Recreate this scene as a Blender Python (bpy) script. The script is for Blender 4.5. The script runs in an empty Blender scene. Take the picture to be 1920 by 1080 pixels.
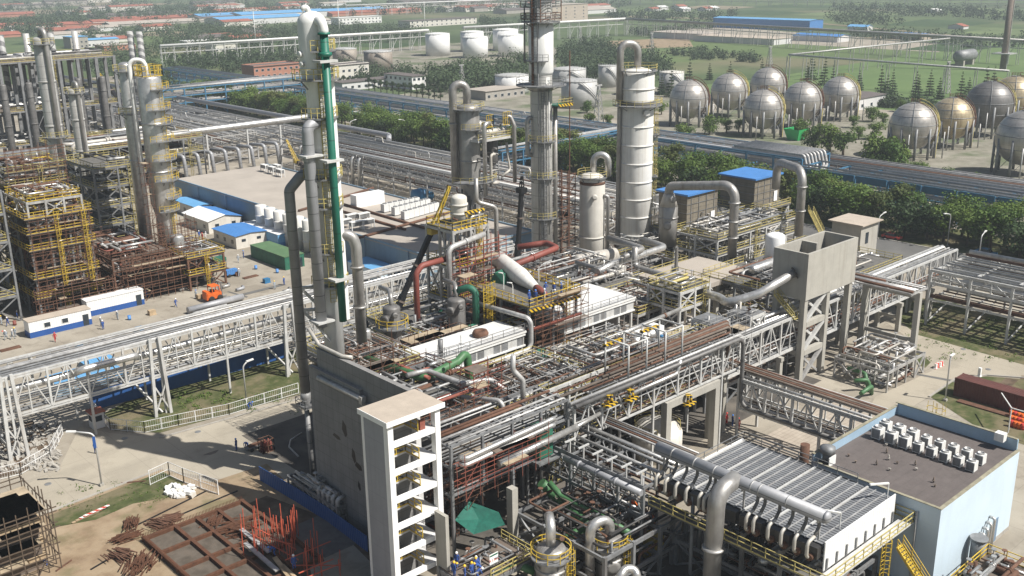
import bpy, math, random
from mathutils import Vector as Vec, Matrix
SC = bpy.context.scene
COL = SC.collection
PI = math.pi
R = math.radians
# ---------------------------------------------------------------- camera
CAM_H = 60.0
PITCH, ROLL, YAW, FPX = R(17.4606), R(-0.8602), R(42.3954), 1927.2   # plant axes: X = along the racks, Y = across them
_f = Vec((math.sin(YAW)*math.cos(PITCH), math.cos(YAW)*math.cos(PITCH), -math.sin(PITCH)))
_r0 = Vec((math.cos(YAW), -math.sin(YAW), 0)); _u0 = _r0.cross(_f)
_r = math.cos(ROLL)*_r0 + math.sin(ROLL)*_u0
_u = -math.sin(ROLL)*_r0 + math.cos(ROLL)*_u0
EYE = Vec((0, 0, CAM_H))
cd = bpy.data.cameras.new('camera'); cam = bpy.data.objects.new('camera', cd); COL.objects.link(cam)
cam.matrix_world = Matrix(((_r.x, _u.x, -_f.x, 0), (_r.y, _u.y, -_f.y, 0), (_r.z, _u.z, -_f.z, CAM_H), (0, 0, 0, 1)))
cd.sensor_fit = 'HORIZONTAL'; cd.sensor_width = 36; cd.lens = 36*FPX/1920; cd.clip_end = 20000; cd.clip_start = .5
SC.camera = cam
# ---------------------------------------------------------------- light
SUN_EL, SUN_DIR = R(51), Vec((0.41, -0.912, 0))       # direction towards the sun on the ground
w = bpy.data.worlds.new('World'); SC.world = w; w.use_nodes = True
nt = w.node_tree; sky = nt.nodes.new('ShaderNodeTexSky'); sky.sky_type = 'NISHITA'; sky.sun_disc = False
sky.sun_elevation = SUN_EL; sky.sun_rotation = math.atan2(SUN_DIR.x, SUN_DIR.y); sky.dust_density = 2.0; sky.air_density = 1.2
bg = nt.nodes['Background']; nt.links.new(sky.outputs[0], bg.inputs[0]); bg.inputs[1].default_value = 0.05
sd = bpy.data.lights.new('sun', 'SUN'); sd.energy = 4.9; sd.angle = R(.53); sd.color = (1, .96, .895)
sun = bpy.data.objects.new('sun', sd); COL.objects.link(sun)
_sv = Vec((SUN_DIR.x*math.cos(SUN_EL), SUN_DIR.y*math.cos(SUN_EL), math.sin(SUN_EL)))
sun.rotation_euler = _sv.to_track_quat('Z', 'Y').to_euler(); sun.location = (0, 0, 300)
SC.view_settings.view_transform = 'Standard'; SC.view_settings.look = 'None'; SC.view_settings.exposure = 0.5; SC.view_settings.gamma = 1
SC.cycles.max_bounces = 5; SC.cycles.diffuse_bounces = 2; SC.cycles.glossy_bounces = 2; SC.cycles.volume_bounces = 0; SC.cycles.transmission_bounces = 2
SC.cycles.use_denoising = True
# ---------------------------------------------------------------- measuring on the site
def ray(x, y): return _f + _r*((x-960)/FPX) - _u*((y-540)/FPX)
def G(x, y, z=0.0):
    d = ray(x, y); return EYE + d*((z-CAM_H)/d.z)
def PX(x, y, c):
    d = ray(x, y); return EYE + d*(c/d.x)
def PY(x, y, c):
    d = ray(x, y); return EYE + d*(c/d.y)
def row(p):
    v = Vec(p)-EYE; return 540-FPX*v.dot(_u)/v.dot(_f)
def ZT(p, py):
    lo, hi = -5.0, 140.0
    for _ in range(40):
        m = (lo+hi)/2
        if row((p[0], p[1], m)) > py: lo = m
        else: hi = m
    return lo
# ---------------------------------------------------------------- materials
def _n(nt, t, **k):
    n = nt.nodes.new(t)
    for a, b in k.items(): setattr(n, a, b)
    return n
MATS = {}
def mat(name, col, rough=.6, metal=0., var=.2, scale=.5, streak=0., dirt=(.12, .09, .06), spot=0., bump=0., wave=None, seams=None, alpha=None):
    m = bpy.data.materials.new(name); m.use_nodes = True; nt = m.node_tree; L = nt.links
    b = nt.nodes['Principled BSDF']; b.inputs['Roughness'].default_value = rough; b.inputs['Metallic'].default_value = metal
    tc = _n(nt, 'ShaderNodeTexCoord'); co = tc.outputs['Object']
    no = _n(nt, 'ShaderNodeTexNoise'); no.inputs['Scale'].default_value = scale; no.inputs['Detail'].default_value = 6; no.inputs['Roughness'].default_value = .65
    L.new(co, no.inputs['Vector'])
    rp = _n(nt, 'ShaderNodeValToRGB'); e = rp.color_ramp.elements
    e[0].position, e[1].position = .3, .7
    e[0].color = tuple(c*(1-var) for c in col)+(1,); e[1].color = tuple(min(1, c*(1+var)) for c in col)+(1,)
    L.new(no.outputs[0], rp.inputs[0]); c = rp.outputs[0]
    def over(fac, colour, c):
        mx = _n(nt, 'ShaderNodeMix', data_type='RGBA'); L.new(fac, mx.inputs[0]); L.new(c, mx.inputs[6]); mx.inputs[7].default_value = tuple(colour)+(1,); return mx.outputs[2]
    def ramp(src, a, bb, hi):
        mr = _n(nt, 'ShaderNodeMapRange'); L.new(src, mr.inputs[0]); mr.inputs[1].default_value = a; mr.inputs[2].default_value = bb; mr.inputs[4].default_value = hi; return mr.outputs[0]
    if streak:
        mp = _n(nt, 'ShaderNodeMapping'); mp.inputs['Scale'].default_value = (1.6, 1.6, .09); L.new(co, mp.inputs[0])
        n2 = _n(nt, 'ShaderNodeTexNoise'); n2.inputs['Scale'].default_value = 1.0; n2.inputs['Detail'].default_value = 5; L.new(mp.outputs[0], n2.inputs['Vector'])
        c = over(ramp(n2.outputs[0], .5, .72, streak), dirt, c)
    if spot:
        n3 = _n(nt, 'ShaderNodeTexNoise'); n3.inputs['Scale'].default_value = scale*2.3; n3.inputs['Detail'].default_value = 8; n3.inputs['Roughness'].default_value = .75; L.new(co, n3.inputs['Vector'])
        c = over(ramp(n3.outputs[0], .53, .68, spot), dirt, c)
    if seams:
        ax, per, wd, dk = seams                          # joints in the cladding every «per» metres along an axis
        sp = _n(nt, 'ShaderNodeSeparateXYZ'); L.new(co, sp.inputs[0])
        for a in ax:
            md = _n(nt, 'ShaderNodeMath', operation='PINGPONG'); L.new(sp.outputs['XYZ'.index(a)], md.inputs[0]); md.inputs[1].default_value = per/2
            lt = _n(nt, 'ShaderNodeMath', operation='LESS_THAN'); L.new(md.outputs[0], lt.inputs[0]); lt.inputs[1].default_value = wd
            ml = _n(nt, 'ShaderNodeMath', operation='MULTIPLY'); L.new(lt.outputs[0], ml.inputs[0]); ml.inputs[1].default_value = dk
            c = over(ml.outputs[0], tuple(x*.35 for x in col), c)
    L.new(c, b.inputs['Base Color'])
    h = None
    if wave:
        ax, per, st = wave
        wv = _n(nt, 'ShaderNodeTexWave', bands_direction=ax); wv.inputs['Scale'].default_value = .314/per*1.0; L.new(co, wv.inputs['Vector'])
        bp = _n(nt, 'ShaderNodeBump'); bp.inputs['Strength'].default_value = st; bp.inputs['Distance'].default_value = per*.25; L.new(wv.outputs['Fac'], bp.inputs['Height']); h = bp.outputs[0]
    if bump:
        n4 = _n(nt, 'ShaderNodeTexNoise'); n4.inputs['Scale'].default_value = scale*6; n4.inputs['Detail'].default_value = 5; L.new(co, n4.inputs['Vector'])
        bp = _n(nt, 'ShaderNodeBump'); bp.inputs['Strength'].default_value = bump; bp.inputs['Distance'].default_value = .15; L.new(n4.outputs[0], bp.inputs['Height'])
        if h: L.new(h, bp.inputs['Normal'])
        h = bp.outputs[0]
    if h: L.new(h, b.inputs['Normal'])
    if metal and var:
        mr = _n(nt, 'ShaderNodeMapRange'); L.new(no.outputs[0], mr.inputs[0]); mr.inputs[3].default_value = rough*.8; mr.inputs[4].default_value = min(1, rough*1.3); L.new(mr.outputs[0], b.inputs['Roughness'])
    MATS[name] = m; return m
M = MATS
RUST = (.16, .07, .035)
mat('galv', (.44, .435, .425), .5, .35, .28, 1.0, streak=.35, dirt=(.2, .17, .14))
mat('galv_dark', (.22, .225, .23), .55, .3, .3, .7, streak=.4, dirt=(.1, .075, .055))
mat('alum', (.56, .55, .53), .36, .7, .24, 1.1, streak=.3, dirt=(.3, .27, .23))
mat('alum_dull', (.36, .35, .335), .45, .55, .22, .5, streak=.45, dirt=(.17, .14, .11))
mat('clad', (.5, .49, .465), .5, .35, .13, .5, streak=.35, dirt=(.25, .23, .205), seams=('Z', 2.4, .05, .6))
mat('clad_grey', (.34, .345, .36), .55, .3, .12, .5, streak=.25, dirt=(.2, .19, .18), seams=('Z', 1.9, .05, .8))
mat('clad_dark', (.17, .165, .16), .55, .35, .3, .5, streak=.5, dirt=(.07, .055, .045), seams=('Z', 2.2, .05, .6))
mat('white', (.72, .72, .70), .5, 0, .08, .4, streak=.3, dirt=(.42, .38, .32))
mat('white_clean', (.82, .82, .81), .45, 0, .04, .4, streak=.1, dirt=(.5, .48, .44))
mat('white_steel', (.53, .53, .515), .5, .1, .15, .8, streak=.35, dirt=(.28, .22, .17))
mat('offwhite', (.68, .67, .635), .5, 0, .08, .35, streak=.35, dirt=(.42, .36, .29))
mat('cream', (.60, .575, .52), .6, 0, .1, .5, streak=.25, dirt=(.3, .25, .2))
mat('sphere_skin', (.46, .435, .40), .36, .55, .2, .22, streak=.35, dirt=(.17, .13, .1), seams=('Z', 2.3, .05, .35))
mat('sphere_gold', (.52, .43, .28), .36, .55, .25, .22, streak=.5, dirt=(.22, .13, .07), seams=('Z', 2.3, .05, .35))
mat('sphere_dark', (.19, .185, .18), .45, .5, .2, .22, streak=.35, dirt=(.13, .1, .08), seams=('Z', 2.3, .05, .35))
mat('tank_white', (.74, .74, .73), .5, 0, .05, .2, streak=.15, dirt=(.5, .47, .42), seams=('Z', 2.2, .05, .18))
mat('tank_grey', (.42, .42, .41), .55, .1, .1, .2, streak=.3, dirt=(.28, .25, .21), seams=('Z', 2.2, .05, .3))
mat('tank_brown', (.29, .255, .215), .6, .1, .15, .2, streak=.7, dirt=(.13, .075, .045), seams=('Z', 2.2, .05, .3))
mat('yellow', (.52, .365, .04), .5, 0, .25, .9, spot=.45, dirt=(.28, .17, .06))
mat('yellow_pale', (.45, .38, .14), .55, 0, .25, .9, spot=.4, dirt=(.2, .15, .08))
mat('rust', (.125, .062, .038), .85, 0, .4, 1.2, spot=.5, dirt=(.09, .05, .035))
mat('rust_red', (.23, .07, .048), .7, 0, .3, .9, spot=.4, dirt=(.13, .06, .04))
mat('rebar', (.095, .04, .02), .9, 0, .35, 1.5)
mat('orange_pole', (.48, .10, .055), .6, 0, .2, 1)
mat('red_oxide', (.21, .055, .04), .6, 0, .15, .6, streak=.4, dirt=(.14, .06, .045))
mat('red', (.5, .05, .035), .5, 0, .15, .6)
mat('green_pipe', (.06, .16, .065), .5, 0, .15, .5, streak=.35, dirt=(.05, .09, .045))
mat('teal_pipe', (.014, .13, .088), .45, 0, .12, .4, streak=.25, dirt=(.03, .1, .075), seams=('Z', 5.2, .06, .7))
mat('green_dark', (.02, .12, .075), .6, 0, .3, .7, spot=.4, dirt=(.02, .06, .04))
mat('net_green', (.012, .11, .08), .8, 0, .25, 2)
mat('blue_roof', (.065, .21, .50), .55, 0, .10, .5, streak=0, spot=.2, dirt=(.12, .24, .45), wave=('X', .5, .5))
mat('blue_light', (.14, .36, .62), .5, 0, .1, .3, wave=('X', .5, .4))
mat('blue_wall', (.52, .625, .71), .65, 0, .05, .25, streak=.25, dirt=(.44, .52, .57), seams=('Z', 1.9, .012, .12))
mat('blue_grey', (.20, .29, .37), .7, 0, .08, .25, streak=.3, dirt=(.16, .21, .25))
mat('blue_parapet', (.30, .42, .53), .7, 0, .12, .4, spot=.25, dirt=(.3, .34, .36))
mat('blue_shade', (.15, .22, .31), .7, 0, .08, .25, streak=.3, dirt=(.12, .15, .19))
mat('blue_fence', (.02, .085, .27), .6, 0, .12, .5, spot=.25, dirt=(.05, .1, .2), wave=('Y', .4, .6))
mat('blue_steel', (.05, .16, .27), .6, 0, .2, .6, spot=.3, dirt=(.12, .1, .09))
mat('blue_motor', (.03, .15, .30), .5, 0, .15, 1)
mat('blue_deep', (.02, .08, .28), .5, 0, .12, .6)
mat('concrete', (.335, .315, .28), .9, 0, .14, .35, streak=.35, dirt=(.2, .18, .155), spot=.2, bump=.15)
mat('concrete_wall', (.225, .22, .215), .9, 0, .14, .4, streak=.4, dirt=(.16, .155, .15), bump=.2, seams=('YZ', 1.25, .022, .6))
mat('concrete_pale', (.37, .355, .315), .9, 0, .1, .4, streak=.45, dirt=(.26, .24, .20), bump=.1, seams=('XY', 1.9, .02, .22))
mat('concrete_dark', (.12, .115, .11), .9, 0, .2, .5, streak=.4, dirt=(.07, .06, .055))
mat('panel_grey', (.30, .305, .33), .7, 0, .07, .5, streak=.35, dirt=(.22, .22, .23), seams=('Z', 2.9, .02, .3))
mat('white_wall', (.58, .575, .57), .75, 0, .06, .4, streak=.3, dirt=(.42, .41, .40))
mat('roof_felt', (.115, .098, .092), .95, 0, .14, .8, spot=.3, dirt=(.15, .135, .125), bump=.2, seams=('Y', 1.0, .015, .35))
mat('roof_slab', (.37, .33, .285), .95, 0, .12, .12, spot=.3, dirt=(.27, .24, .21), bump=.1)
mat('roof_hut', (.42, .36, .295), .95, 0, .12, .5, spot=.25, dirt=(.3, .26, .215))
mat('roof_red', (.30, .10, .065), .85, 0, .2, .1, spot=.3, dirt=(.22, .09, .06))
mat('brick_pink', (.38, .175, .12), .85, 0, .12, .3)
mat('roof_white', (.74, .735, .71), .45, .1, .06, .4, streak=0, spot=.18, dirt=(.56, .52, .46), wave=('Y', .45, .45))
mat('panel_white', (.75, .75, .74), .5, 0, .05, .5, wave=('X', .4, .5))
mat('grating', (.13, .125, .115), .8, .1, .3, 1.4, spot=.3, dirt=(.1, .08, .06))
mat('deck_rust', (.15, .122, .1), .85, 0, .3, .8, spot=.5, dirt=RUST)
mat('plank', (.36, .29, .2), .85, 0, .3, 1.2)
mat('black', (.012, .012, .014), .5, .1, .2, 1)
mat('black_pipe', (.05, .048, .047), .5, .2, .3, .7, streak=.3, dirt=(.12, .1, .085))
mat('tyre', (.02, .02, .02), .9)
mat('glass_dark', (.03, .04, .05), .15, 0, .2)
mat('orange', (.65, .13, .02), .5, 0, .12, 1)
mat('skin', (.45, .27, .18), .6)
mat('overall_blue', (.03, .08, .28), .85, 0, .15, 3)
mat('overall_pale', (.32, .36, .40), .85, 0, .15, 3)
mat('overall_red', (.40, .03, .03), .85, 0, .15, 3)
mat('overall_white', (.6, .6, .6), .85, 0, .1, 3)
mat('helmet_yellow', (.75, .5, .03), .4); mat('helmet_white', (.8, .8, .8), .4); mat('helmet_blue', (.05, .2, .6), .4); mat('helmet_red', (.6, .04, .03), .4)
mat('lamp_pole', (.55, .55, .54), .5, .3, .1)
mat('container', (.10, .032, .025), .7, 0, .2, .5, spot=.4, dirt=(.1, .045, .035), wave=('Y', .35, .5))
mat('moss', (.27, .25, .18), .95, 0, .3, 1.2, spot=.5, dirt=(.16, .15, .1))
mat('bark', (.09, .065, .045), .9, 0, .3, 2)
mat('timber', (.40, .30, .19), .85, 0, .3, 1)
mat('fence_white', (.72, .72, .71), .6)
mat('fan_black', (.03, .03, .032), .6)
mat('lagging', (.50, .475, .43), .55, .25, .12, .6, streak=.35, dirt=(.28, .23, .18))

def stripe_mat(name, ca, cb, per, axes):
    m = bpy.data.materials.new(name); m.use_nodes = True; nt = m.node_tree; L = nt.links
    b = nt.nodes['Principled BSDF']; b.inputs['Roughness'].default_value = .6
    tc = _n(nt, 'ShaderNodeTexCoord'); dt = _n(nt, 'ShaderNodeVectorMath', operation='DOT_PRODUCT'); dt.inputs[1].default_value = axes
    L.new(tc.outputs['Object'], dt.inputs[0])
    pp = _n(nt, 'ShaderNodeMath', operation='PINGPONG'); L.new(dt.outputs['Value'], pp.inputs[0]); pp.inputs[1].default_value = per
    gt = _n(nt, 'ShaderNodeMath', operation='GREATER_THAN'); L.new(pp.outputs[0], gt.inputs[0]); gt.inputs[1].default_value = per/2
    mx = _n(nt, 'ShaderNodeMix', data_type='RGBA'); L.new(gt.outputs[0], mx.inputs[0]); mx.inputs[6].default_value = ca+(1,); mx.inputs[7].default_value = cb+(1,)
    L.new(mx.outputs[2], b.inputs['Base Color']); MATS[name] = m
stripe_mat('hazard', (.65, .42, .02), (.02, .02, .02), .36, (1, 1, 1.0))
stripe_mat('barrier', (.55, .06, .04), (.75, .74, .72), .5, (1, 1, 0))
stripe_mat('spiral', (.36, .36, .35), (.13, .13, .13), 1.5, (.5, .5, 1))

def ground_mat(name, stops, scale, detail=8, rough=.95, seam=None, stain=None, patch=None):
    """ground: noise between several colours; optional slab joints, stains and field-sized patches"""
    m = bpy.data.materials.new(name); m.use_nodes = True; nt = m.node_tree; L = nt.links
    b = nt.nodes['Principled BSDF']; b.inputs['Roughness'].default_value = rough; b.inputs['Specular IOR Level'].default_value = .15
    tc = _n(nt, 'ShaderNodeTexCoord'); co = tc.outputs['Object']
    no = _n(nt, 'ShaderNodeTexNoise'); no.inputs['Scale'].default_value = scale; no.inputs['Detail'].default_value = detail; no.inputs['Roughness'].default_value = .62; L.new(co, no.inputs['Vector'])
    rp = _n(nt, 'ShaderNodeValToRGB'); cr = rp.color_ramp
    while len(cr.elements) < len(stops): cr.elements.new(.5)
    for e, (p, c) in zip(cr.elements, stops): e.position = p; e.color = tuple(c)+(1,)
    L.new(no.outputs[0], rp.inputs[0]); c = rp.outputs[0]
    def mix(fac, c, colour):
        mx = _n(nt, 'ShaderNodeMix', data_type='RGBA'); L.new(fac, mx.inputs[0]); L.new(c, mx.inputs[6])
        if isinstance(colour, tuple): mx.inputs[7].default_value = colour+(1,)
        else: L.new(colour, mx.inputs[7])
        return mx.outputs[2]
    if patch:
        for sc, lo, hi, amt, colour in patch:
            n2 = _n(nt, 'ShaderNodeTexNoise'); n2.inputs['Scale'].default_value = sc; n2.inputs['Detail'].default_value = 4; L.new(co, n2.inputs['Vector'])
            mr = _n(nt, 'ShaderNodeMapRange'); L.new(n2.outputs[0], mr.inputs[0]); mr.inputs[1].default_value = lo; mr.inputs[2].default_value = hi; mr.inputs[4].default_value = amt
            c = mix(mr.outputs[0], c, colour)
    if stain:
        n3 = _n(nt, 'ShaderNodeTexNoise'); n3.inputs['Scale'].default_value = stain[0]; n3.inputs['Detail'].default_value = 7; n3.inputs['Roughness'].default_value = .7; L.new(co, n3.inputs['Vector'])
        mr = _n(nt, 'ShaderNodeMapRange'); L.new(n3.outputs[0], mr.inputs[0]); mr.inputs[1].default_value = .52; mr.inputs[2].default_value = .72; mr.inputs[4].default_value = stain[1]
        c = mix(mr.outputs[0], c, stain[2])
    if seam:
        sx, sy, wd, amt, colour = seam
        sp = _n(nt, 'ShaderNodeSeparateXYZ'); L.new(co, sp.inputs[0])
        for k, per in ((0, sx), (1, sy)):
            if not per: continue
            md = _n(nt, 'ShaderNodeMath', operation='PINGPONG'); L.new(sp.outputs[k], md.inputs[0]); md.inputs[1].default_value = per/2
            lt = _n(nt, 'ShaderNodeMath', operation='LESS_THAN'); L.new(md.outputs[0], lt.inputs[0]); lt.inputs[1].default_value = wd
            ml = _n(nt, 'ShaderNodeMath', operation='MULTIPLY'); L.new(lt.outputs[0], ml.inputs[0]); ml.inputs[1].default_value = amt
            c = mix(ml.outputs[0], c, colour)
    L.new(c, b.inputs['Base Color']); MATS[name] = m
ground_mat('field', [(.3, (.055, .078, .036)), (.5, (.08, .112, .05)), (.7, (.12, .148, .07))], .012, patch=[(.0035, .5, .6, .8, (.115, .16, .06)), (.006, .55, .66, .7, (.026, .045, .02)), (.004, .58, .66, .6, (.2, .17, .11))], stain=(.08, .5, (.03, .055, .02)))
ground_mat('yard', [(.3, (.24, .212, .17)), (.5, (.31, .278, .228)), (.7, (.37, .335, .275))], .09, seam=(6, 5, .04, .4, (.15, .13, .105)), stain=(.3, .7, (.17, .145, .115)), patch=[(.05, .52, .6, .35, (.4, .37, .31)), (.11, .56, .62, .5, (.2, .175, .14))])
ground_mat('road', [(.3, (.30, .268, .212)), (.5, (.355, .318, .255)), (.7, (.395, .355, .285))], .06, seam=(5, 6, .04, .35, (.19, .17, .14)), stain=(.2, .55, (.22, .195, .155)), patch=[(.09, .55, .6, .4, (.26, .235, .19))])
ground_mat('asphalt', [(.3, (.10, .10, .098)), (.6, (.15, .147, .14)), (.8, (.18, .175, .165))], .08, stain=(.3, .4, (.08, .08, .078)))
ground_mat('plant_floor', [(.3, (.06, .055, .05)), (.5, (.11, .10, .088)), (.7, (.18, .16, .135))], .25, stain=(.5, .6, (.07, .06, .05)))  # tones kept dark, partly standing in for shade under the pipework
ground_mat('lawn', [(.3, (.05, .06, .024)), (.5, (.078, .092, .036)), (.72, (.17, .145, .085))], .6, stain=(1.6, .6, (.05, .055, .025)), patch=[(.16, .48, .62, .75, (.19, .155, .1))])
ground_mat('meadow', [(.3, (.085, .135, .05)), (.55, (.115, .17, .065)), (.75, (.15, .195, .085))], .03, stain=(.12, .5, (.045, .08, .025)))
ground_mat('sphere_ground', [(.3, (.15, .14, .11)), (.5, (.23, .215, .175)), (.7, (.31, .29, .24))], .12, stain=(.3, .6, (.08, .1, .05)), patch=[(.05, .5, .62, .7, (.07, .105, .04))])
for nm, c in (('crop_pale', (.13, .17, .075)), ('crop_dark', (.05, .085, .035)), ('crop_tan', (.24, .205, .14))): ground_mat(nm, [(.3, tuple(q*.75 for q in c)), (.5, c), (.7, tuple(q*1.25 for q in c))], .02, seam=(0, 9, .9, .3, tuple(q*.6 for q in c)), stain=(.06, .5, (.045, .07, .03)))
ground_mat('dirt', [(.3, (.2, .14, .09)), (.5, (.29, .22, .145)), (.72, (.35, .28, .195))], .25, stain=(.6, .6, (.16, .11, .07)), patch=[(.2, .55, .66, .6, (.12, .115, .055))])
ground_mat('pit_soil', [(.3, (.07, .05, .035)), (.5, (.12, .088, .062)), (.72, (.2, .155, .11))], .4, stain=(.9, .7, (.05, .04, .032)))
ground_mat('paving', [(.3, (.33, .285, .235)), (.6, (.40, .35, .29)), (.8, (.44, .39, .33))], .4, seam=(1.2, .6, .045, .45, (.2, .17, .14)), stain=(.5, .4, (.25, .21, .17)))
ground_mat('screed', [(.3, (.07, .058, .046)), (.6, (.13, .11, .09))], .6, stain=(1.2, .6, (.14, .11, .085)))
ground_mat('fan_slats', [(.3, (.15, .155, .165)), (.6, (.22, .228, .24)), (.8, (.27, .28, .29))], .3, rough=.5, seam=(.42, 0, .085, .85, (.04, .042, .045)))
def leaf_mat(name, a, b_):
    m = bpy.data.materials.new(name); m.use_nodes = True; nt = m.node_tree; L = nt.links
    p = nt.nodes['Principled BSDF']; p.inputs['Roughness'].default_value = .65; p.inputs['Specular IOR Level'].default_value = .25
    oi = _n(nt, 'ShaderNodeObjectInfo'); tc = _n(nt, 'ShaderNodeTexCoord')
    no = _n(nt, 'ShaderNodeTexNoise'); no.inputs['Scale'].default_value = .55; no.inputs['Detail'].default_value = 5; L.new(tc.outputs['Object'], no.inputs['Vector'])
    ad = _n(nt, 'ShaderNodeMath', operation='MULTIPLY_ADD'); L.new(oi.outputs['Random'], ad.inputs[0]); ad.inputs[1].default_value = .35; L.new(no.outputs[0], ad.inputs[2])
    rp = _n(nt, 'ShaderNodeValToRGB'); e = rp.color_ramp.elements; e[0].position, e[1].position = .38, .95; e[0].color = a+(1,); e[1].color = b_+(1,)
    L.new(ad.outputs[0], rp.inputs[0]); L.new(rp.outputs[0], p.inputs['Base Color'])
    tr = _n(nt, 'ShaderNodeBsdfTranslucent'); L.new(rp.outputs[0], tr.inputs[0]); ms = _n(nt, 'ShaderNodeMixShader'); ms.inputs[0].default_value = .25
    L.new(p.outputs[0], ms.inputs[1]); L.new(tr.outputs[0], ms.inputs[2]); L.new(ms.outputs[0], nt.nodes['Material Output'].inputs[0]); MATS[name] = m
mat('bright_green', (.03, .42, .12), .5, 0, .1)
mat('green_shed_roof', (.085, .16, .075), .7, 0, .15, .4, spot=.3, dirt=(.16, .19, .12))
mat('shed_brown', (.20, .175, .135), .75, .1, .2, .6, streak=.5, dirt=(.1, .085, .065), seams=('Z', .9, .05, .5))
mat('clad_mid', (.25, .25, .25), .55, .3, .2, .5, streak=.4, dirt=(.12, .11, .1), seams=('Z', 2.2, .05, .6))
leaf_mat('leaf', (.04, .09, .016), (.155, .22, .045))
leaf_mat('leaf_dark', (.022, .045, .016), (.05, .085, .028))
leaf_mat('leaf_far', (.035, .058, .026), (.07, .105, .045))
leaf_mat('leaf_olive', (.05, .075, .02), (.15, .17, .05))
# ---------------------------------------------------------------- shapes
class MB:
    def __init__(s): s.v = []; s.f = []; s.s = []
    def add(s, vs, fs, smooth=False):
        o = len(s.v); s.v += [tuple(p) for p in vs]
        for f in fs: s.f.append(tuple(i+o for i in f)); s.s.append(smooth)
        return s
    def box(s, x0, y0, z0, x1, y1, z1):
        return s.add([(x0, y0, z0), (x1, y0, z0), (x1, y1, z0), (x0, y1, z0), (x0, y0, z1), (x1, y0, z1), (x1, y1, z1), (x0, y1, z1)],
                     [(0, 3, 2, 1), (4, 5, 6, 7), (0, 1, 5, 4), (1, 2, 6, 5), (2, 3, 7, 6), (3, 0, 4, 7)])
    def bar(s, p, q, w=.2, h=None):
        p, q = Vec(p), Vec(q); h = h or w; d = q-p
        if d.length < 1e-4: return s
        d.normalize(); a = Vec((0, 0, 1)).cross(d)
        if a.length < .05: a = Vec((1, 0, 0))
        a.normalize(); b = d.cross(a); a = a*(w/2); b = b*(h/2)
        return s.add([p-a-b, p+a-b, p+a+b, p-a+b, q-a-b, q+a-b, q+a+b, q-a+b], [(0, 3, 2, 1), (4, 5, 6, 7), (0, 1, 5, 4), (1, 2, 6, 5), (2, 3, 7, 6), (3, 0, 4, 7)])
    def tube(s, pts, r, n=8, fil=None, k=5, r1=None):
        P = [Vec(p) for p in pts]
        if fil:
            Q = [P[0]]
            for i in range(1, len(P)-1):
                a, b = P[i-1]-P[i], P[i+1]-P[i]
                la, lb = a.length, b.length
                if la < 1e-4 or lb < 1e-4: continue
                a.normalize(); b.normalize(); ang = a.angle(b, PI)
                if ang > PI-.02 or ang < .02: Q.append(P[i]); continue
                t = min(fil/math.tan(ang/2), la*.49, lb*.49); A, B = P[i]+a*t, P[i]+b*t
                rr = t*math.tan(ang/2); cen = P[i]+(a+b).normalized()*(rr/math.sin(ang/2))
                va, vb = A-cen, B-cen; th = va.angle(vb, 0)
                for j in range(k+1):
                    u = j/k; w_ = (va*math.sin((1-u)*th)+vb*math.sin(u*th))/math.sin(th) if th > 1e-3 else va.lerp(vb, u)
                    Q.append(cen+w_)
            Q.append(P[-1]); P = [Q[0]]
            for p in Q[1:]:
                if (p-P[-1]).length > 1e-3: P.append(p)
        N = len(P); T = []
        for i in range(N):
            d = (P[min(i+1, N-1)]-P[i]).normalized()+(P[i]-P[max(i-1, 0)]).normalized()
            T.append(d.normalized() if d.length > 1e-6 else Vec((0, 0, 1)))
        x = T[0].orthogonal().normalized(); vs = []
        for i in range(N):
            x = (x-T[i]*x.dot(T[i])).normalized(); y = T[i].cross(x)
            rr = r if r1 is None else r+(r1-r)*i/(N-1)
            for j in range(n):
                a = 2*PI*j/n; vs.append(P[i]+(x*math.cos(a)+y*math.sin(a))*rr)
        fs = [(i*n+j, i*n+(j+1) % n, (i+1)*n+(j+1) % n, (i+1)*n+j) for i in range(N-1) for j in range(n)]
        s.add(vs, fs, True)
        return s.add([], []) if False else s.caps(vs, n)
    def caps(s, vs, n):
        o = len(s.v)-len(vs); s.f.append(tuple(o+j for j in range(n))[::-1]); s.s.append(False)
        o = len(s.v)-n; s.f.append(tuple(o+j for j in range(n))); s.s.append(False); return s
    def lathe(s, c, prof, n=24, axis=None):
        c = Vec(c); ax = Vec(axis).normalized() if axis else Vec((0, 0, 1)); x = ax.orthogonal().normalized(); y = ax.cross(x); vs = []
        for (r, z) in prof:
            for j in range(n):
                a = 2*PI*j/n; vs.append(c+ax*z+(x*math.cos(a)+y*math.sin(a))*max(r, .001))
        m = len(prof)
        s.add(vs, [(i*n+j, i*n+(j+1) % n, (i+1)*n+(j+1) % n, (i+1)*n+j) for i in range(m-1) for j in range(n)], True); return s.caps(vs, n)
    def plate(s, poly, z0, z1):
        n = len(poly); a = sum(poly[i][0]*poly[(i+1) % n][1]-poly[(i+1) % n][0]*poly[i][1] for i in range(n))
        if a < 0: poly = poly[::-1]
        vs = [(p[0], p[1], z0) for p in poly]+[(p[0], p[1], z1) for p in poly]
        return s.add(vs, [tuple(range(n))[::-1], tuple(range(n, 2*n))]+[(i, (i+1) % n, (i+1) % n+n, i+n) for i in range(n)])
    def rail(s, pts, h=1.1, step=1.9, w=.06, closed=False):
        P = [Vec(p) for p in pts]
        if closed: P.append(P[0])
        for a, b in zip(P, P[1:]):
            d = (b-a).length; k = max(1, round(d/step))
            for i in range(k+1):
                q = a.lerp(b, i/k); s.bar(q, q+Vec((0, 0, h)), w)
            for hh in (h, h*.55): s.bar(a+Vec((0, 0, hh)), b+Vec((0, 0, hh)), w)
            s.bar(a+Vec((0, 0, .08)), b+Vec((0, 0, .08)), .03, .14)
        return s
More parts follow.
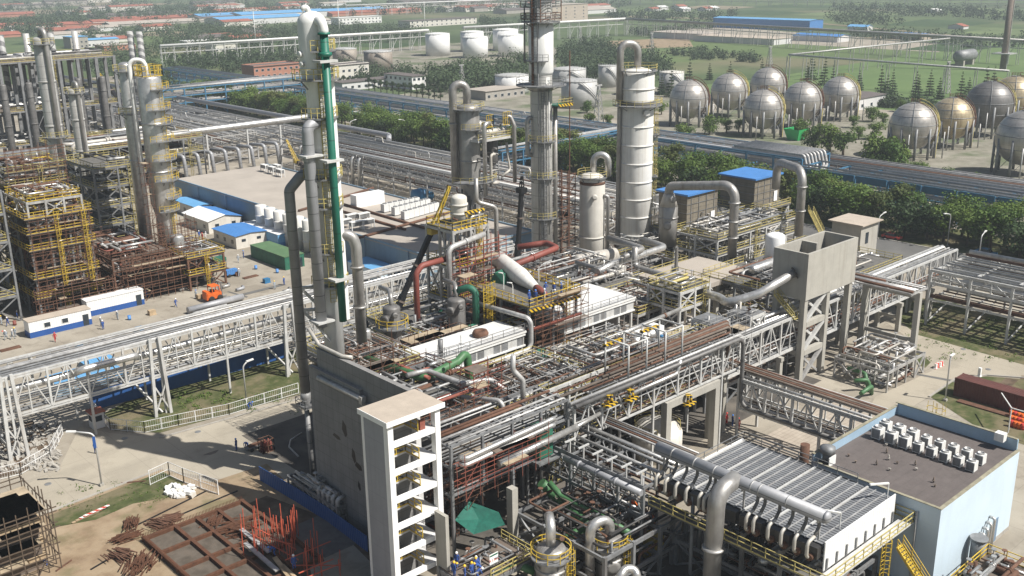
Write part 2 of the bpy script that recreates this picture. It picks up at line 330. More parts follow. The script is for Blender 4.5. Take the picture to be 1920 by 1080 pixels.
    def ladder(s, x, y, z0, z1, dx=0, dy=1, w=.5, cage=True):
        a = Vec((-dy, dx, 0))*(w/2)
        for sg in (-1, 1): s.bar(Vec((x, y, z0))+a*sg, Vec((x, y, z1))+a*sg, .07)
        z = z0
        while z < z1: s.bar(Vec((x, y, z))-a, Vec((x, y, z))+a, .05); z += .45
        if cage:
            z = z0+2.2; d = Vec((dx, dy, 0))
            ring = [a*1.2, a*1.4+d*.45, d*.75, -a*1.4+d*.45, -a*1.2]
            while z < z1+.9:
                for p, q in zip(ring, ring[1:]): s.bar(Vec((x, y, z))+p, Vec((x, y, z))+q, .05)
                z += .9
            for p in ring[1:4]: s.bar(Vec((x, y, z0+2.2))+p, Vec((x, y, z1+.9))+p, .04)
        return s
    def stair(s, p, q, w=.9, side=None):
        """straight flight with strings, treads and handrails"""
        p, q = Vec(p), Vec(q); d = q-p; hd = Vec((d.x, d.y, 0)).normalized(); a = Vec((-hd.y, hd.x, 0))*(w/2)
        for sg in (-1, 1):
            s.bar(p+a*sg, q+a*sg, .07, .25); s.bar(p+a*sg+Vec((0, 0, 1)), q+a*sg+Vec((0, 0, 1)), .06); s.bar(p+a*sg+Vec((0, 0, .55)), q+a*sg+Vec((0, 0, .55)), .05)
            for i in range(5):
                b = p.lerp(q, i/4)+a*sg; s.bar(b, b+Vec((0, 0, 1)), .06)
        k = max(3, int(abs(d.z)/.25))
        for i in range(k+1):
            b = p.lerp(q, i/k); s.bar(b-a, b+a, .26, .04)
        return s
ORG = {}
def _mesh(name, mb, material, org):
    me = bpy.data.meshes.new(name); o = Vec(org)
    me.from_pydata([(p[0]-o.x, p[1]-o.y, p[2]-o.z) for p in mb.v], [], mb.f)
    me.polygons.foreach_set('use_smooth', mb.s)
    for m in (material if isinstance(material, (list, tuple)) else [material]): me.materials.append(M[m] if isinstance(m, str) else m)
    if getattr(mb, 'mi', None): me.polygons.foreach_set('material_index', mb.mi)
    me.update(); return me
def part(name, mb, material, parent, label=None, kind=None):
    org = ORG[parent.name]; o = bpy.data.objects.new(name, _mesh(name, mb, material, org)); COL.objects.link(o); o.parent = parent; ORG[o.name] = org
    if label: o['label'] = label
    if kind: o['kind'] = kind
    return o
LABELS = {}
def thing(name, label, cat, loc, group=None):
    o = bpy.data.objects.new(name, None); COL.objects.link(o); o.location = loc; o.empty_display_size = .5; ORG[o.name] = Vec(loc)
    o['label'] = label; o['category'] = cat; LABELS.setdefault(label, []).append(o.name)
    if group: o['group'] = group
    return o
def solo(name, mb, material, label, cat, loc=None, group=None, kind=None):
    if loc is None:
        xs = [p[0] for p in mb.v]; ys = [p[1] for p in mb.v]; loc = ((min(xs)+max(xs))/2, (min(ys)+max(ys))/2, min(p[2] for p in mb.v))
    o = bpy.data.objects.new(name, _mesh(name, mb, material, loc)); COL.objects.link(o); o.location = loc; ORG[o.name] = Vec(loc)
    o['label'] = label; o['category'] = cat
    if group: o['group'] = group
    if kind: o['kind'] = kind
    return o
def struct(name, mb, material, kind='structure'):
    o = bpy.data.objects.new(name, _mesh(name, mb, material, (0, 0, 0))); COL.objects.link(o); o['kind'] = kind; ORG[o.name] = Vec((0, 0, 0)); return o
def dup(o, loc=None, rotz=None, label=None, group=None, scale=None, parent=None):
    c = o.copy(); COL.objects.link(c)
    if parent: c.parent = parent
    if loc is not None: c.location = loc
    if rotz is not None: c.rotation_euler = (0, 0, rotz)
    if scale is not None: c.scale = (scale, scale, scale) if isinstance(scale, (int, float)) else scale
    if label: c['label'] = label
    if group: c['group'] = group
    for ch in o.children: dup(ch, parent=c)
    return c
_O1 = ['zeroth', 'first', 'second', 'third', 'fourth', 'fifth', 'sixth', 'seventh', 'eighth', 'ninth', 'tenth', 'eleventh', 'twelfth', 'thirteenth', 'fourteenth', 'fifteenth', 'sixteenth', 'seventeenth', 'eighteenth', 'nineteenth']
def ordw(n):
    if n < 20: return _O1[n]
    t = {2: 'twent', 3: 'thirt', 4: 'fort', 5: 'fift', 6: 'sixt', 7: 'sevent', 8: 'eight', 9: 'ninet'}[n//10]
    return t+'ieth' if n % 10 == 0 else t+'y-'+_O1[n % 10]
# ---------------------------------------------------------------- builders for kinds of things
def rack(label, axis, a0, a1, c0, c1, levels, bay=6., truss=None, npipe=6, pm=('alum', 'galv', 'lagging'), post='galv', pr=(.07, .24), seed=1, pw=.3, ground=0., name='pipe_rack', cat='pipe rack', n=8, posts_every=1, cross=True, loops=.0):
    """pipe rack on bents: bents, long beams, side trusses and every pipe are parts"""
    rng = random.Random(seed); T = (lambda a, c, z: (a, c, z)) if axis == 'X' else (lambda a, c, z: (c, a, z))
    t = thing(name, label, cat, T((a0+a1)/2, (c0+c1)/2, ground)); k = max(1, round(abs(a1-a0)/bay)); top = max(levels+([truss[1]] if truss else []))
    for i in range(k+1):
        a = a0+(a1-a0)*i/k; mb = MB(); legs = i % posts_every == 0
        for c in (c0, c1): mb.bar(T(a, c, ground if legs else min(levels)), T(a, c, top), pw)
        for z in levels: mb.bar(T(a, c0, z-pw/2), T(a, c1, z-pw/2), pw*.8)
        if legs and cross:
            z1 = min(levels)-pw
            mb.bar(T(a, c0, ground+.3), T(a, c1, z1), pw*.5); mb.bar(T(a, c1, ground+.3), T(a, c0, z1), pw*.5)
        part('bent', mb, post, t)
    for z in levels:
        for c in (c0, c1): part('beam', MB().bar(T(a0, c, z+.02), T(a1, c, z+.02), pw*.6, pw*.9), post, t)
    if truss:
        for c in (c0, c1):
            mb = MB(); zl, zh = truss
            mb.bar(T(a0, c, zh), T(a1, c, zh), pw*.75); mb.bar(T(a0, c, zl), T(a1, c, zl), pw*.75)
            for i in range(k):
                p, q = a0+(a1-a0)*i/k, a0+(a1-a0)*(i+1)/k; m = (p+q)/2
                mb.bar(T(m, c, zl), T(m, c, zh), pw*.5)
                for u, v in ((p, q), (q, p)): mb.bar(T(u, c, zl), T(m, c, zh), pw*.5) if u == p else mb.bar(T(u, c, zl), T(m, c, zh), pw*.5)
                mb.bar(T(p, c, (zl+zh)/2), T(q, c, (zl+zh)/2), pw*.4)
            part('truss', mb, post, t)
    wd = abs(c1-c0)
    for li, z in enumerate(levels):
        slots = [c0+(c1-c0)*(j+.7)/(npipe+.4) for j in range(npipe)]
        for c in slots:
            if rng.random() < .1: continue
            r = rng.uniform(*pr); r = r*1.5 if rng.random() < .18 else r; s, e = a0, a1
            if rng.random() < .3: s = a0+(a1-a0)*rng.uniform(0, .35)
            if rng.random() < .3: e = a1-(a1-a0)*rng.uniform(0, .35)
            pts = [T(s, c, z+r+.05), T(e, c, z+r+.05)]
            if loops and rng.random() < loops and abs(e-s) > 30:
                m = s+(e-s)*rng.uniform(.3, .7); L = 4*(1 if e > s else -1); h = 1.6
                pts = [pts[0], T(m, c, z+r+.05), T(m, c, z+r+h), T(m+L, c, z+r+h), T(m+L, c, z+r+.05), pts[1]]
            if rng.random() < .3: pts.append(T(e, c, z-rng.uniform(1, 3)))
            part('pipe', MB().tube(pts, r, n, fil=r*3, k=3), rng.choice(pm), t)
    return t
def deck_ring(mb_d, mb_r, cx, cy, z, r0, r1, a0=0., a1=360., h=1.1):
    k = max(4, int((a1-a0)/18)); vs = []
    for i in range(k+1):
        a = R(a0+(a1-a0)*i/k); c, s = math.cos(a), math.sin(a)
        vs += [(cx+r0*c, cy+r0*s, z), (cx+r1*c, cy+r1*s, z), (cx+r1*c, cy+r1*s, z-.18), (cx+r0*c, cy+r0*s, z-.18)]
    fs = []
    for i in range(k):
        o, q = i*4, i*4+4
        for j in range(4): fs.append((o+j, o+(j+1) % 4, q+(j+1) % 4, q+j))
    fs += [(0, 3, 2, 1), (k*4, k*4+1, k*4+2, k*4+3)]
    mb_d.add(vs, fs)
    pts = [(cx+(r1-.06)*math.cos(R(a0+(a1-a0)*i/k)), cy+(r1-.06)*math.sin(R(a0+(a1-a0)*i/k)), z) for i in range(k+1)]
    for i, p in enumerate(pts):
        p = Vec(p)
        if i % 2 == 0 or a1-a0 < 359: mb_r.bar(p, p+Vec((0, 0, h)), .07)
        if i < k:
            q = Vec(pts[i+1])
            for hh in (h, h*.55): mb_r.bar(p+Vec((0, 0, hh)), q+Vec((0, 0, hh)), .07)
    nb = max(3, k//4)
    for i in range(nb):
        a = R(a0+(a1-a0)*(i+.5)/nb); c, s = math.cos(a), math.sin(a)
        mb_d.bar((cx+r0*.98*c, cy+r0*.98*s, z-1.1), (cx+(r1-.1)*c, cy+(r1-.1)*s, z-.2), .12)
FACE = 225.  # bearing of the side that faces the photographer, degrees from +X
def vessel(label, cat, x, y, z0, z1, r, m='clad', dome=.45, plats=(), rings=(), ladder=None, name='process_column', r_top=None, zc=None, nozz=(), railm='yellow_pale', deckm='galv_dark', ringm=None, cone=None, group=None, n=28):
    """upright vessel: shell (with skirt and domed head), bands, nozzles, ladder, platforms with their rails"""
    t = thing(name, label, cat, (x, y, z0), group); rt = r_top or r; H = r*dome*2 if dome > .5 else r*dome*1.6
    prof = [(r*1.0, z0)]
    if cone: prof += [(r, cone[0]), (rt, cone[1])]
    else: prof += [(r, z0+(z1-z0)*.5)]; rt = r_top or r
    prof.append((rt, z1-H)); 
    for i in range(1, 6):
        a = PI/2*i/5; prof.append((rt*math.cos(a), z1-H+H*math.sin(a)))
    mb = MB().lathe((x, y, 0), prof, n); part('shell', mb, m, t)
    for z in rings:
        rr = r if not cone or z < (cone[0]+cone[1])/2 else rt
        part('ring', MB().lathe((x, y, 0), [(rr*.99, z-.16), (rr+.14, z-.13), (rr+.14, z+.13), (rr*.99, z+.16)], n), ringm or m, t)
    for (z, e, a0, a1) in plats:
        rr = r if not cone or z < (cone[0]+cone[1])/2 else rt
        d, q = MB(), MB(); deck_ring(d, q, x, y, z, rr*.97, rr+e, a0, a1); p = part('platform', d, deckm, t); part('railing', q, railm, p)
    for (z, ang, rr, L) in nozz:
        a = R(ang); d = Vec((math.cos(a), math.sin(a), 0)); c = Vec((x, y, z))+d*(r*.95)
        part('nozzle', MB().lathe(c, [(rr, 0), (rr, L*.8), (rr*1.3, L*.8), (rr*1.3, L), (rr*.6, L)], 12, d), m, t)
    if ladder:
        for (ang, la, lb) in ladder:
            a = R(ang); dx, dy = math.cos(a), math.sin(a); part('ladder', MB().ladder(x+dx*(r+.2), y+dy*(r+.2), la, lb, dx, dy, .7), railm, t)
    return t
def pipe(label, pts, r, m='alum', n=14, fil=None, cat='pipe', name='pipe', flanges=(), group=None, brk=None, k=7):
    """one run of pipe; collars are its parts"""
    mb = MB().tube(pts, r, n, fil=fil or r*2.6, k=k); o = solo(name, mb, m, label, cat, None, group)
    for (p, d) in flanges: part('flange', MB().lathe(Vec(p)-Vec(d)*.12, [(r*.9, -.02), (r*1.28, 0), (r*1.28, .24), (r*.9, .26)], n, d), brk or m, o)
    return o
def clutter(parent, x0, x1, y0, y1, z0, z1, n, seed, mats=('galv', 'alum', 'galv_dark', 'lagging', 'rust'), rr=(.05, .2), ns=7, zlev=None):
    """the small pipework of a unit: runs with bends, each a part of the unit"""
    rng = random.Random(seed)
    for i in range(n):
        r = rng.uniform(rr[0], rr[1])*(1.6 if rng.random() < .12 else 1)
        p = Vec((rng.uniform(x0, x1), rng.uniform(y0, y1), rng.choice(zlev)+rng.uniform(.3, 1.4) if zlev else rng.uniform(z0, z1))); pts = [p.copy()]; ax = rng.choice('XYZ')
        for j in range(rng.randint(2, 4)):
            q = pts[-1].copy()
            if ax == 'X': q.x = rng.uniform(x0, x1)
            elif ax == 'Y': q.y = rng.uniform(y0, y1)
            else: q.z = min(z1, max(z0, q.z+rng.uniform(-4, 4)))
            if (q-pts[-1]).length > r*5: pts.append(q)
            ax = rng.choice({'X': 'YZ', 'Y': 'XZ', 'Z': 'XY'}[ax])
        if len(pts) < 2: continue
        mb = MB().tube(pts, r, ns, fil=r*3, k=3)
        if rng.random() < .5:
            d = (pts[1]-pts[0]); L = d.length; d.normalize(); c = pts[0].lerp(pts[1], .5)
            mb.lathe(c-d*r, [(r, 0), (r*1.7, .02), (r*1.7, r*.6), (r*1.1, r*.7), (r*1.1, r*1.5), (r*1.7, r*1.6), (r*1.7, r*2.2), (r, r*2.3)], ns+1, d)
            if abs(d.z) < .5: mb.bar(c, c+Vec((0, 0, r*4+.3)), .07); mb.lathe(c+Vec((0, 0, r*4+.3)), [(.28, 0), (.28, .06)], 8)
        part('pipe', mb, rng.choice(mats), parent)
def module(label, cat, x0, x1, y0, y1, levels, nx=3, ny=2, m='galv_dark', railm='yellow', deckm='grating', z0=0., top_rail=True, brace='xy', colw=.35, deck_holes=.0, seed=1, pipes=20, pm=('galv', 'alum', 'galv_dark', 'lagging', 'rust'), name='process_structure', rr=(.05, .2), over=0., ladders=1, hazard=False, drums=0, drumm='alum', group=None, rails=True):
    """open steel structure: columns, beams, braces, decks with their rails, ladder, pipes and drums are parts"""
    rng = random.Random(seed); t = thing(name, label, cat, ((x0+x1)/2, (y0+y1)/2, z0), group)
    xs = [x0+(x1-x0)*i/(nx-1) for i in range(nx)]; ys = [y0+(y1-y0)*i/(ny-1) for i in range(ny)]; zt = levels[-1]
    for x in xs:
        for y in ys: part('column', MB().bar((x, y, z0), (x, y, zt), colw), m, t)
    zz = [z0]+list(levels)
    for li, z in enumerate(levels):
        mb = MB()
        for y in ys: mb.bar((x0, y, z-.3), (x1, y, z-.3), colw*.7, .4)
        for x in xs: mb.bar((x, y0, z-.32), (x, y1, z-.32), colw*.65, .38)
        part('beam', mb, m, t)
        dk = t
        if deckm:
            cells = [(i, j) for i in range(nx-1) for j in range(ny-1) if not deck_holes or rng.random() > deck_holes] if deck_holes else None
            if cells is None: dk = part('deck', MB().box(x0-over, y0-over, z-.09, x1+over, y1+over, z), deckm, t)
            else:
                for i, j in cells: part('deck', MB().box(xs[i]-(over if i == 0 else 0)+.004, ys[j]-(over if j == 0 else 0)+.004, z-.09, xs[i+1]+(over if i == nx-2 else 0)-.004, ys[j+1]+(over if j == ny-2 else 0)-.004, z), deckm, t)
                dk = part('walkway', MB().box(x0-over-.1, y0-over-.25, z-.1, x1+over+.1, y0-over+.6, z+.01), deckm, t)
        if rails and (top_rail or li < len(levels)-1):
            q = MB().rail([(x0-over, y0-over, z), (x1+over, y0-over, z), (x1+over, y1+over, z), (x0-over, y1+over, z)], 1.1, 1.7, .075, True); part('railing', q, railm, dk)
        if hazard: part('toe_board', MB().bar((x0-over-.05, y0-over-.05, z-.12), (x1+over+.05, y0-over-.05, z-.12), .1, .42), 'hazard', dk)
        zb = zz[li]; mb = MB()
        if 'x' in brace:
            i = rng.randrange(nx-1); mb.bar((xs[i], y0, zb), (xs[i+1], y0, z-.4), .2); mb.bar((xs[i+1], y0, zb), (xs[i], y0, z-.4), .2)
        if mb.v: part('brace', mb, m, t)
        mb = MB()
        if 'y' in brace:
            i = rng.randrange(ny-1); mb.bar((x0, ys[i], zb), (x0, ys[i+1], z-.4), .2); mb.bar((x0, ys[i+1], zb), (x0, ys[i], z-.4), .2)
        if mb.v: part('brace', mb, m, t)
    for i in range(ladders):
        x = xs[0]+(x1-x0)*rng.uniform(.1, .9)
        for a, b in zip(zz, levels): part('ladder', MB().ladder(x, y0-over-.25, a, b, 0, -1, .6), railm, t)
    for i in range(drums):
        z = rng.choice(levels); L = (x1-x0)*rng.uniform(.3, .55); r = rng.uniform(.5, .8); x = rng.uniform(x0+.5, x1-L-.3); y = rng.uniform(y0+1, y1-1)
        part('drum', MB().lathe((x, y, z+r+.4), [(r*.3, -.3), (r*.8, -.15), (r, .1), (r, L), (r*.8, L+.25), (r*.3, L+.4)], 14, (1, 0, 0)), drumm, t)
    if pipes: clutter(t, x0+.2, x1-.2, y0+.1, y1-.2, z0+.5, zt+.6, pipes, seed+7, pm, rr, zlev=zz)
    return t
def scaffold(label, x0, x1, y0, y1, z0, z1, seed=1, step=1.6, lift=1.8, m='rust', planks=2, w=.09, name='scaffold', cat='scaffold', group=None):
    rng = random.Random(seed); t = thing(name, label, cat, ((x0+x1)/2, (y0+y1)/2, z0), group); mb = MB()
    nx, ny, nz = max(1, round((x1-x0)/step)), max(1, round((y1-y0)/step)), max(1, round((z1-z0)/lift))
    X = [x0+(x1-x0)*i/nx for i in range(nx+1)]; Y = [y0+(y1-y0)*i/ny for i in range(ny+1)]
    for x in X:
        for y in Y:
            if nx > 2 and ny > 2 and x not in (x0, x1) and y not in (y0, y1): continue
            mb.bar((x+rng.uniform(-.1, .1), y, z0), (x, y+rng.uniform(-.1, .1), z1+rng.uniform(-.3, 1.3)), w)
    for k in range(1, nz+1):
        z = z0+(z1-z0)*k/nz
        for y in (Y[0], Y[-1]):
            for dz in (0, .55): mb.bar((x0-rng.uniform(0, .7), y, z-dz+rng.uniform(-.06, .06)), (x1+rng.uniform(0, .7), y, z-dz+rng.uniform(-.06, .06)), w)
        for x in (X[0], X[-1]): mb.bar((x, y0-rng.uniform(0, .5), z), (x, y1+rng.uniform(0, .5), z+rng.uniform(-.1, .1)), w)
        if rng.random() < .7:
            i = rng.randrange(nx); mb.bar((X[i], y0, z-(z1-z0)/nz), (X[i+1], y0, z), w)
    part('tube_frame', mb, m, t)
    for k in range(planks):
        z = z0+(z1-z0)*rng.randint(1, nz)/nz; a = rng.uniform(x0, (x0+x1)/2); part('plank', MB().box(a, y0+.05, z+.05, a+(x1-a)*rng.uniform(.5, 1), y0+.05+(y1-y0)*rng.uniform(.4, .95), z+.11), rng.choice(['plank', 'deck_rust']), t)
    return t
def shed(label, x0, x1, y0, y1, h, wall, roof, rise=.0, axis='X', over=.3, wins=0, doors=1, name='shed', cat='shed', z0=0., trim=None, wz=(1.0, 2.1), group=None, parapet=0., side_wins=0):
    """building with walls, roof (pitched or flat), windows and doors as parts"""
    t = thing(name, label, cat, ((x0+x1)/2, (y0+y1)/2, z0), group); xm, ym = (x0+x1)/2, (y0+y1)/2
    if rise and axis == 'X':
        wv = MB().add([(x0, y0, z0), (x1, y0, z0), (x1, y1, z0), (x0, y1, z0), (x0, y0, z0+h), (x1, y0, z0+h), (x1, y1, z0+h), (x0, y1, z0+h), (x0, ym, z0+h+rise), (x1, ym, z0+h+rise)],
                      [(0, 1, 5, 4), (1, 2, 6, 9, 5), (2, 3, 7, 6), (3, 0, 4, 8, 7), (0, 3, 2, 1)])
        rf = MB(); s = rise/((y1-y0)/2)
        for ya, yb in ((y0-over, ym), (y1+over, ym)):
            za, zb = z0+h-over*s+.05, z0+h+rise+.05; rf.add([(x0-over, ya, za), (x1+over, ya, za), (x1+over, yb, zb), (x0-over, yb, zb), (x0-over, ya, za+.12), (x1+over, ya, za+.12), (x1+over, yb, zb+.12), (x0-over, yb, zb+.12)], [(0, 3, 2, 1), (4, 5, 6, 7), (0, 1, 5, 4), (1, 2, 6, 5), (2, 3, 7, 6), (3, 0, 4, 7)])
    elif rise:
        wv = MB().add([(x0, y0, z0), (x1, y0, z0), (x1, y1, z0), (x0, y1, z0), (x0, y0, z0+h), (x1, y0, z0+h), (x1, y1, z0+h), (x0, y1, z0+h), (xm, y0, z0+h+rise), (xm, y1, z0+h+rise)],
                      [(0, 1, 5, 8, 4), (1, 2, 6, 5), (2, 3, 7, 9, 6), (3, 0, 4, 7), (0, 3, 2, 1)])
        rf = MB(); s = rise/((x1-x0)/2)
        for xa, xb in ((x0-over, xm), (x1+over, xm)):
            za, zb = z0+h-over*s+.05, z0+h+rise+.05; rf.add([(xa, y0-over, za), (xa, y1+over, za), (xb, y1+over, zb), (xb, y0-over, zb), (xa, y0-over, za+.12), (xa, y1+over, za+.12), (xb, y1+over, zb+.12), (xb, y0-over, zb+.12)], [(0, 3, 2, 1), (4, 5, 6, 7), (0, 1, 5, 4), (1, 2, 6, 5), (2, 3, 7, 6), (3, 0, 4, 7)])
    else:
        wv = MB().box(x0, y0, z0, x1, y1, z0+h); rf = MB().box(x0-over, y0-over, z0+h+.003, x1+over, y1+over, z0+h+.25)
    part('wall', wv, wall, t); part('roof', rf, roof, t)
    if parapet:
        q = MB(); a, b, zz = z0+h+.253, z0+h+parapet, .25
        q.box(x0, y0, a, x1, y0+zz, b).box(x0, y1-zz, a, x1, y1, b).box(x0, y0+zz, a, x0+zz, y1-zz, b).box(x1-zz, y0+zz, a, x1, y1-zz, b); part('parapet', q, wall, t)
    for k in range(wins):
        x = x0+(x1-x0)*(k+.5)/wins; wd = min(1.6, (x1-x0)/wins*.55)
        zf = z0
        while zf+wz[1] < z0+h:
            f = part('window', MB().box(x-wd/2-.08, y0-.05, zf+wz[0]-.08, x+wd/2+.08, y0+.02, zf+wz[1]+.08), 'white', t); part('pane', MB().box(x-wd/2, y0-.08, zf+wz[0], x+wd/2, y0-.051, zf+wz[1]), 'glass_dark', f); zf += 3.4
    for k in range(side_wins):
        y = y0+(y1-y0)*(k+.5)/side_wins; wd = min(1.6, (y1-y0)/side_wins*.55); zf = z0
        while zf+wz[1] < z0+h:
            f = part('window', MB().box(x0-.05, y-wd/2-.08, zf+wz[0]-.08, x0+.02, y+wd/2+.08, zf+wz[1]+.08), 'white', t); part('pane', MB().box(x0-.08, y-wd/2, zf+wz[0], x0-.051, y+wd/2, zf+wz[1]), 'glass_dark', f); zf += 3.4
    for k in range(doors):
        y = y0+(y1-y0)*(k+1)/(doors+1); part('door', MB().box(x0-.05, y-.5, z0+.02, x0+.03, y+.5, z0+2.1), 'glass_dark', t)
    return t
# ---------------------------------------------------------------- the ground
def sheet(name, poly, z, m):
    n = len(poly); a = sum(poly[i][0]*poly[(i+1) % n][1]-poly[(i+1) % n][0]*poly[i][1] for i in range(n))
    if a < 0: poly = poly[::-1]
    mb = MB(); mb.add([(p[0], p[1], z) for p in poly], [tuple(range(n))]); return struct(name, mb, m)
gp = lambda *ps: [tuple(G(x, y)[:2]) for x, y in ps]
sheet('ground', [(-2500, -1500), (6500, -1500), (6500, 7000), (-2500, 7000)], 0, 'field')
sheet('plant_yard', [(10, -30), (420, -30), (420, 110), (390, 330), (250, 420), (250, 620), (20, 620)], .02, 'yard')
sheet('process_floor', [(58, 74), (130, 74), (130, 118), (58, 118)], .036, 'plant_floor')
sheet('process_floor', [(64, 30), (95, 30), (95, 62), (64, 62)], .036, 'plant_floor')
sheet('process_floor', [(140, 110), (200, 110), (200, 160), (140, 160)], .036, 'plant_floor')
sheet('main_road', [(198, -60), (212, -60), (212, 640), (198, 640)], .03, 'asphalt')
for xx in (197.6, 212): struct('kerb', MB().box(xx, -60, .0, xx+.4, 640, .15), 'concrete')
sheet('verge', [(212.5, -60), (232, -60), (232, 640), (212.5, 640)], .04, 'lawn')
sheet('road', gp((-40, 950), (110, 880), (150, 800), (205, 812), (300, 822), (565, 748), (640, 760), (640, 900), (420, 900), (300, 880), (270, 893), (90, 962), (-40, 1010)), .032, 'road')
sheet('lawn', gp((190, 778), (215, 808), (300, 812), (562, 740), (575, 650), (300, 720)), .044, 'lawn')
sheet('dirt', gp((-60, 1015), (90, 962), (270, 893), (300, 880), (395, 905), (500, 870), (600, 960), (720, 1090), (700, 1250), (-200, 1250)), .044, 'dirt')
sheet('grass_patch', gp((90, 968), (270, 898), (305, 885), (345, 905), (330, 930), (250, 945), (180, 975), (100, 990)), .056, 'lawn')
sheet('lawn', gp((1672, 560), (1690, 605), (1720, 628), (1940, 690), (1940, 612), (1760, 560)), .044, 'lawn')
sheet('lawn', gp((1715, 650), (1745, 680), (1735, 690), (1700, 676)), .044, 'lawn')
sheet('lawn', gp((1745, 745), (1790, 712), (1850, 706), (1960, 715), (1960, 850), (1830, 800)), .044, 'lawn')
sheet('bend_road', gp((1620, 790), (1640, 745), (1760, 690), (1690, 625), (1640, 590), (1700, 600), (1800, 640), (1960, 690), (1960, 712), (1850, 702), (1790, 712), (1740, 745), (1700, 770)), .032, 'road')
sheet('paving', [tuple(p) for p in [(97, 45), (124, 45), (124, 69), (97, 69)]], .05, 'paving')
sheet('meadow', [(345, 100), (900, 60), (900, 330), (640, 330), (480, 320), (395, 330)], .012, 'meadow')
for i, (px, py, w_, h_) in enumerate(((1260, 36, 80, 5), (1420, 24, 90, 5), (1600, 26, 120, 6), (1760, 44, 110, 8), (1880, 60, 90, 8), (1700, 70, 90, 6), (1850, 20, 90, 5), (1500, 12, 120, 4), (1340, 14, 80, 4), (1780, 90, 90, 8), (1190, 22, 60, 5), (1690, 12, 120, 4), (200, 8, 140, 5), (420, 10, 130, 5), (560, 16, 90, 5), (110, 80, 90, 8), (330, 64, 100, 6), (520, 74, 100, 6), (60, 22, 90, 5), (720, 84, 60, 6))):
    sheet('field_patch', gp((px-w_, py+h_*.4), (px+w_*.3, py+h_), (px+w_, py-h_*.2), (px-w_*.2, py-h_)), .05+.01*i, ('crop_pale', 'crop_dark', 'crop_tan')[2 if px < 600 and i % 2 == 0 or i in (5, 8) else i % 2])
sheet('farm_track', gp((1180, 30), (1500, 40), (1920, 78), (1920, 80), (1500, 42), (1180, 32)), .3, 'crop_tan')
sheet('dirt_lot', gp((1120, 78), (1290, 70), (1300, 88), (1160, 92)), .03, 'dirt')
sheet('storage_yard', gp((1200, 60), (1350, 50), (1780, 82), (1760, 98), (1300, 72)), .034, 'yard')
sheet('sphere_pad', [(290, 92), (395, 92), (385, 262), (290, 262)], .03, 'sphere_ground')
sheet('scrub', [(258, -40), (290, -40), (290, 280), (258, 280)], .03, 'sphere_ground')
sheet('tank_pad', [(270, 280), (400, 280), (420, 420), (560, 560), (560, 660), (350, 660), (330, 420), (260, 400)], .034, 'sphere_ground')
sheet('excavation', [tuple(G(x, y)[:2]) for x, y in ((430, 960), (500, 930), (620, 975), (700, 1040), (700, 1200), (440, 1200), (330, 1060))], .058, 'pit_soil')
for lb, ps in (('kerb', ((90, 962), (270, 893), (305, 879))), ('kerb', ((300, 822), (565, 748))), ('kerb', ((1742, 745), (1790, 712), (1850, 704), (1960, 712)))):
    P = [G(x, y) for x, y in ps]; mb = MB()
    for a, b in zip(P, P[1:]): mb.bar(a+Vec((0, 0, .07)), b+Vec((0, 0, .07)), .3, .22)
    struct(lb, mb, 'concrete')
# ---------------------------------------------------------------- stair tower
SX0, SX1, SY0, SY1 = 49.8, 56.0, 71.9, 76.1
t = thing('stair_tower', 'white open fronted stair tower with a beige flat roof beside the dark concrete wall', 'stair tower', ((SX0+SX1)/2, (SY0+SY1)/2, 0))
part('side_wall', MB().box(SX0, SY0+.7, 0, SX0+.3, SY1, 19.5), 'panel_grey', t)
part('edge_strip', MB().box(SX0-.06, SY1-.35, 0, SX0-.003, SY1, 19.5), 'white_clean', t)
part('back_wall', MB().box(SX0+.3, SY1-.3, 0, SX1, SY1-.003, 19.5), 'concrete_wall', t)
for x in (SX0, SX1-.62): part('column', MB().box(x, SY0, 0, x+.62, SY0+.697, 19.5), 'white_clean', t)
part('column', MB().box(SX1-.6, SY1-1.0, 0, SX1-.003, SY1-.31, 19.5), 'white_wall', t)
part('roof', MB().box(SX0-.25, SY0-.25, 19.6, SX1+.35, SY1+.2, 20.0), 'roof_hut', t)
part('fascia', MB().box(SX0-.3, SY0-.32, 19.5, SX1+.4, SY0-.253, 20.03).box(SX0-.32, SY0-.25, 19.5, SX0-.253, SY1+.2, 20.03), 'white_clean', t)
z = 17.6
while z > .5:
    lv = MB().box(SX0+.65, SY0+.05, z-.55, SX1-.65, SY0+.4, z); part('floor_beam', lv, 'white_clean', t)
    ln = MB().box(SX0+.35, SY1-1.5, z-.2, SX1-.65, SY1-.32, z-.003).box(SX1-2.3, SY0+.42, z-.2, SX1-.65, SY1-1.503, z-.003); l = part('landing', ln, 'white_wall', t)
    part('railing', MB().rail([(SX0+.5, SY1-1.5, z), (SX1-2.35, SY1-1.5, z), (SX1-2.35, SY0+.5, z)], 1.1, 1.3, .07), 'yellow', l)
    part('stair_flight', MB().stair((SX1-2.6, SY1-.9, z), (SX0+.6, SY1-.9, z-1.45), 1.0), 'galv_dark', t)
    z -= 2.9
part('cabinet', MB().box(SX1-2.1, SY0+.45, 17.6, SX1-1.5, SY0+.7, 18.6), 'rust_red', t)
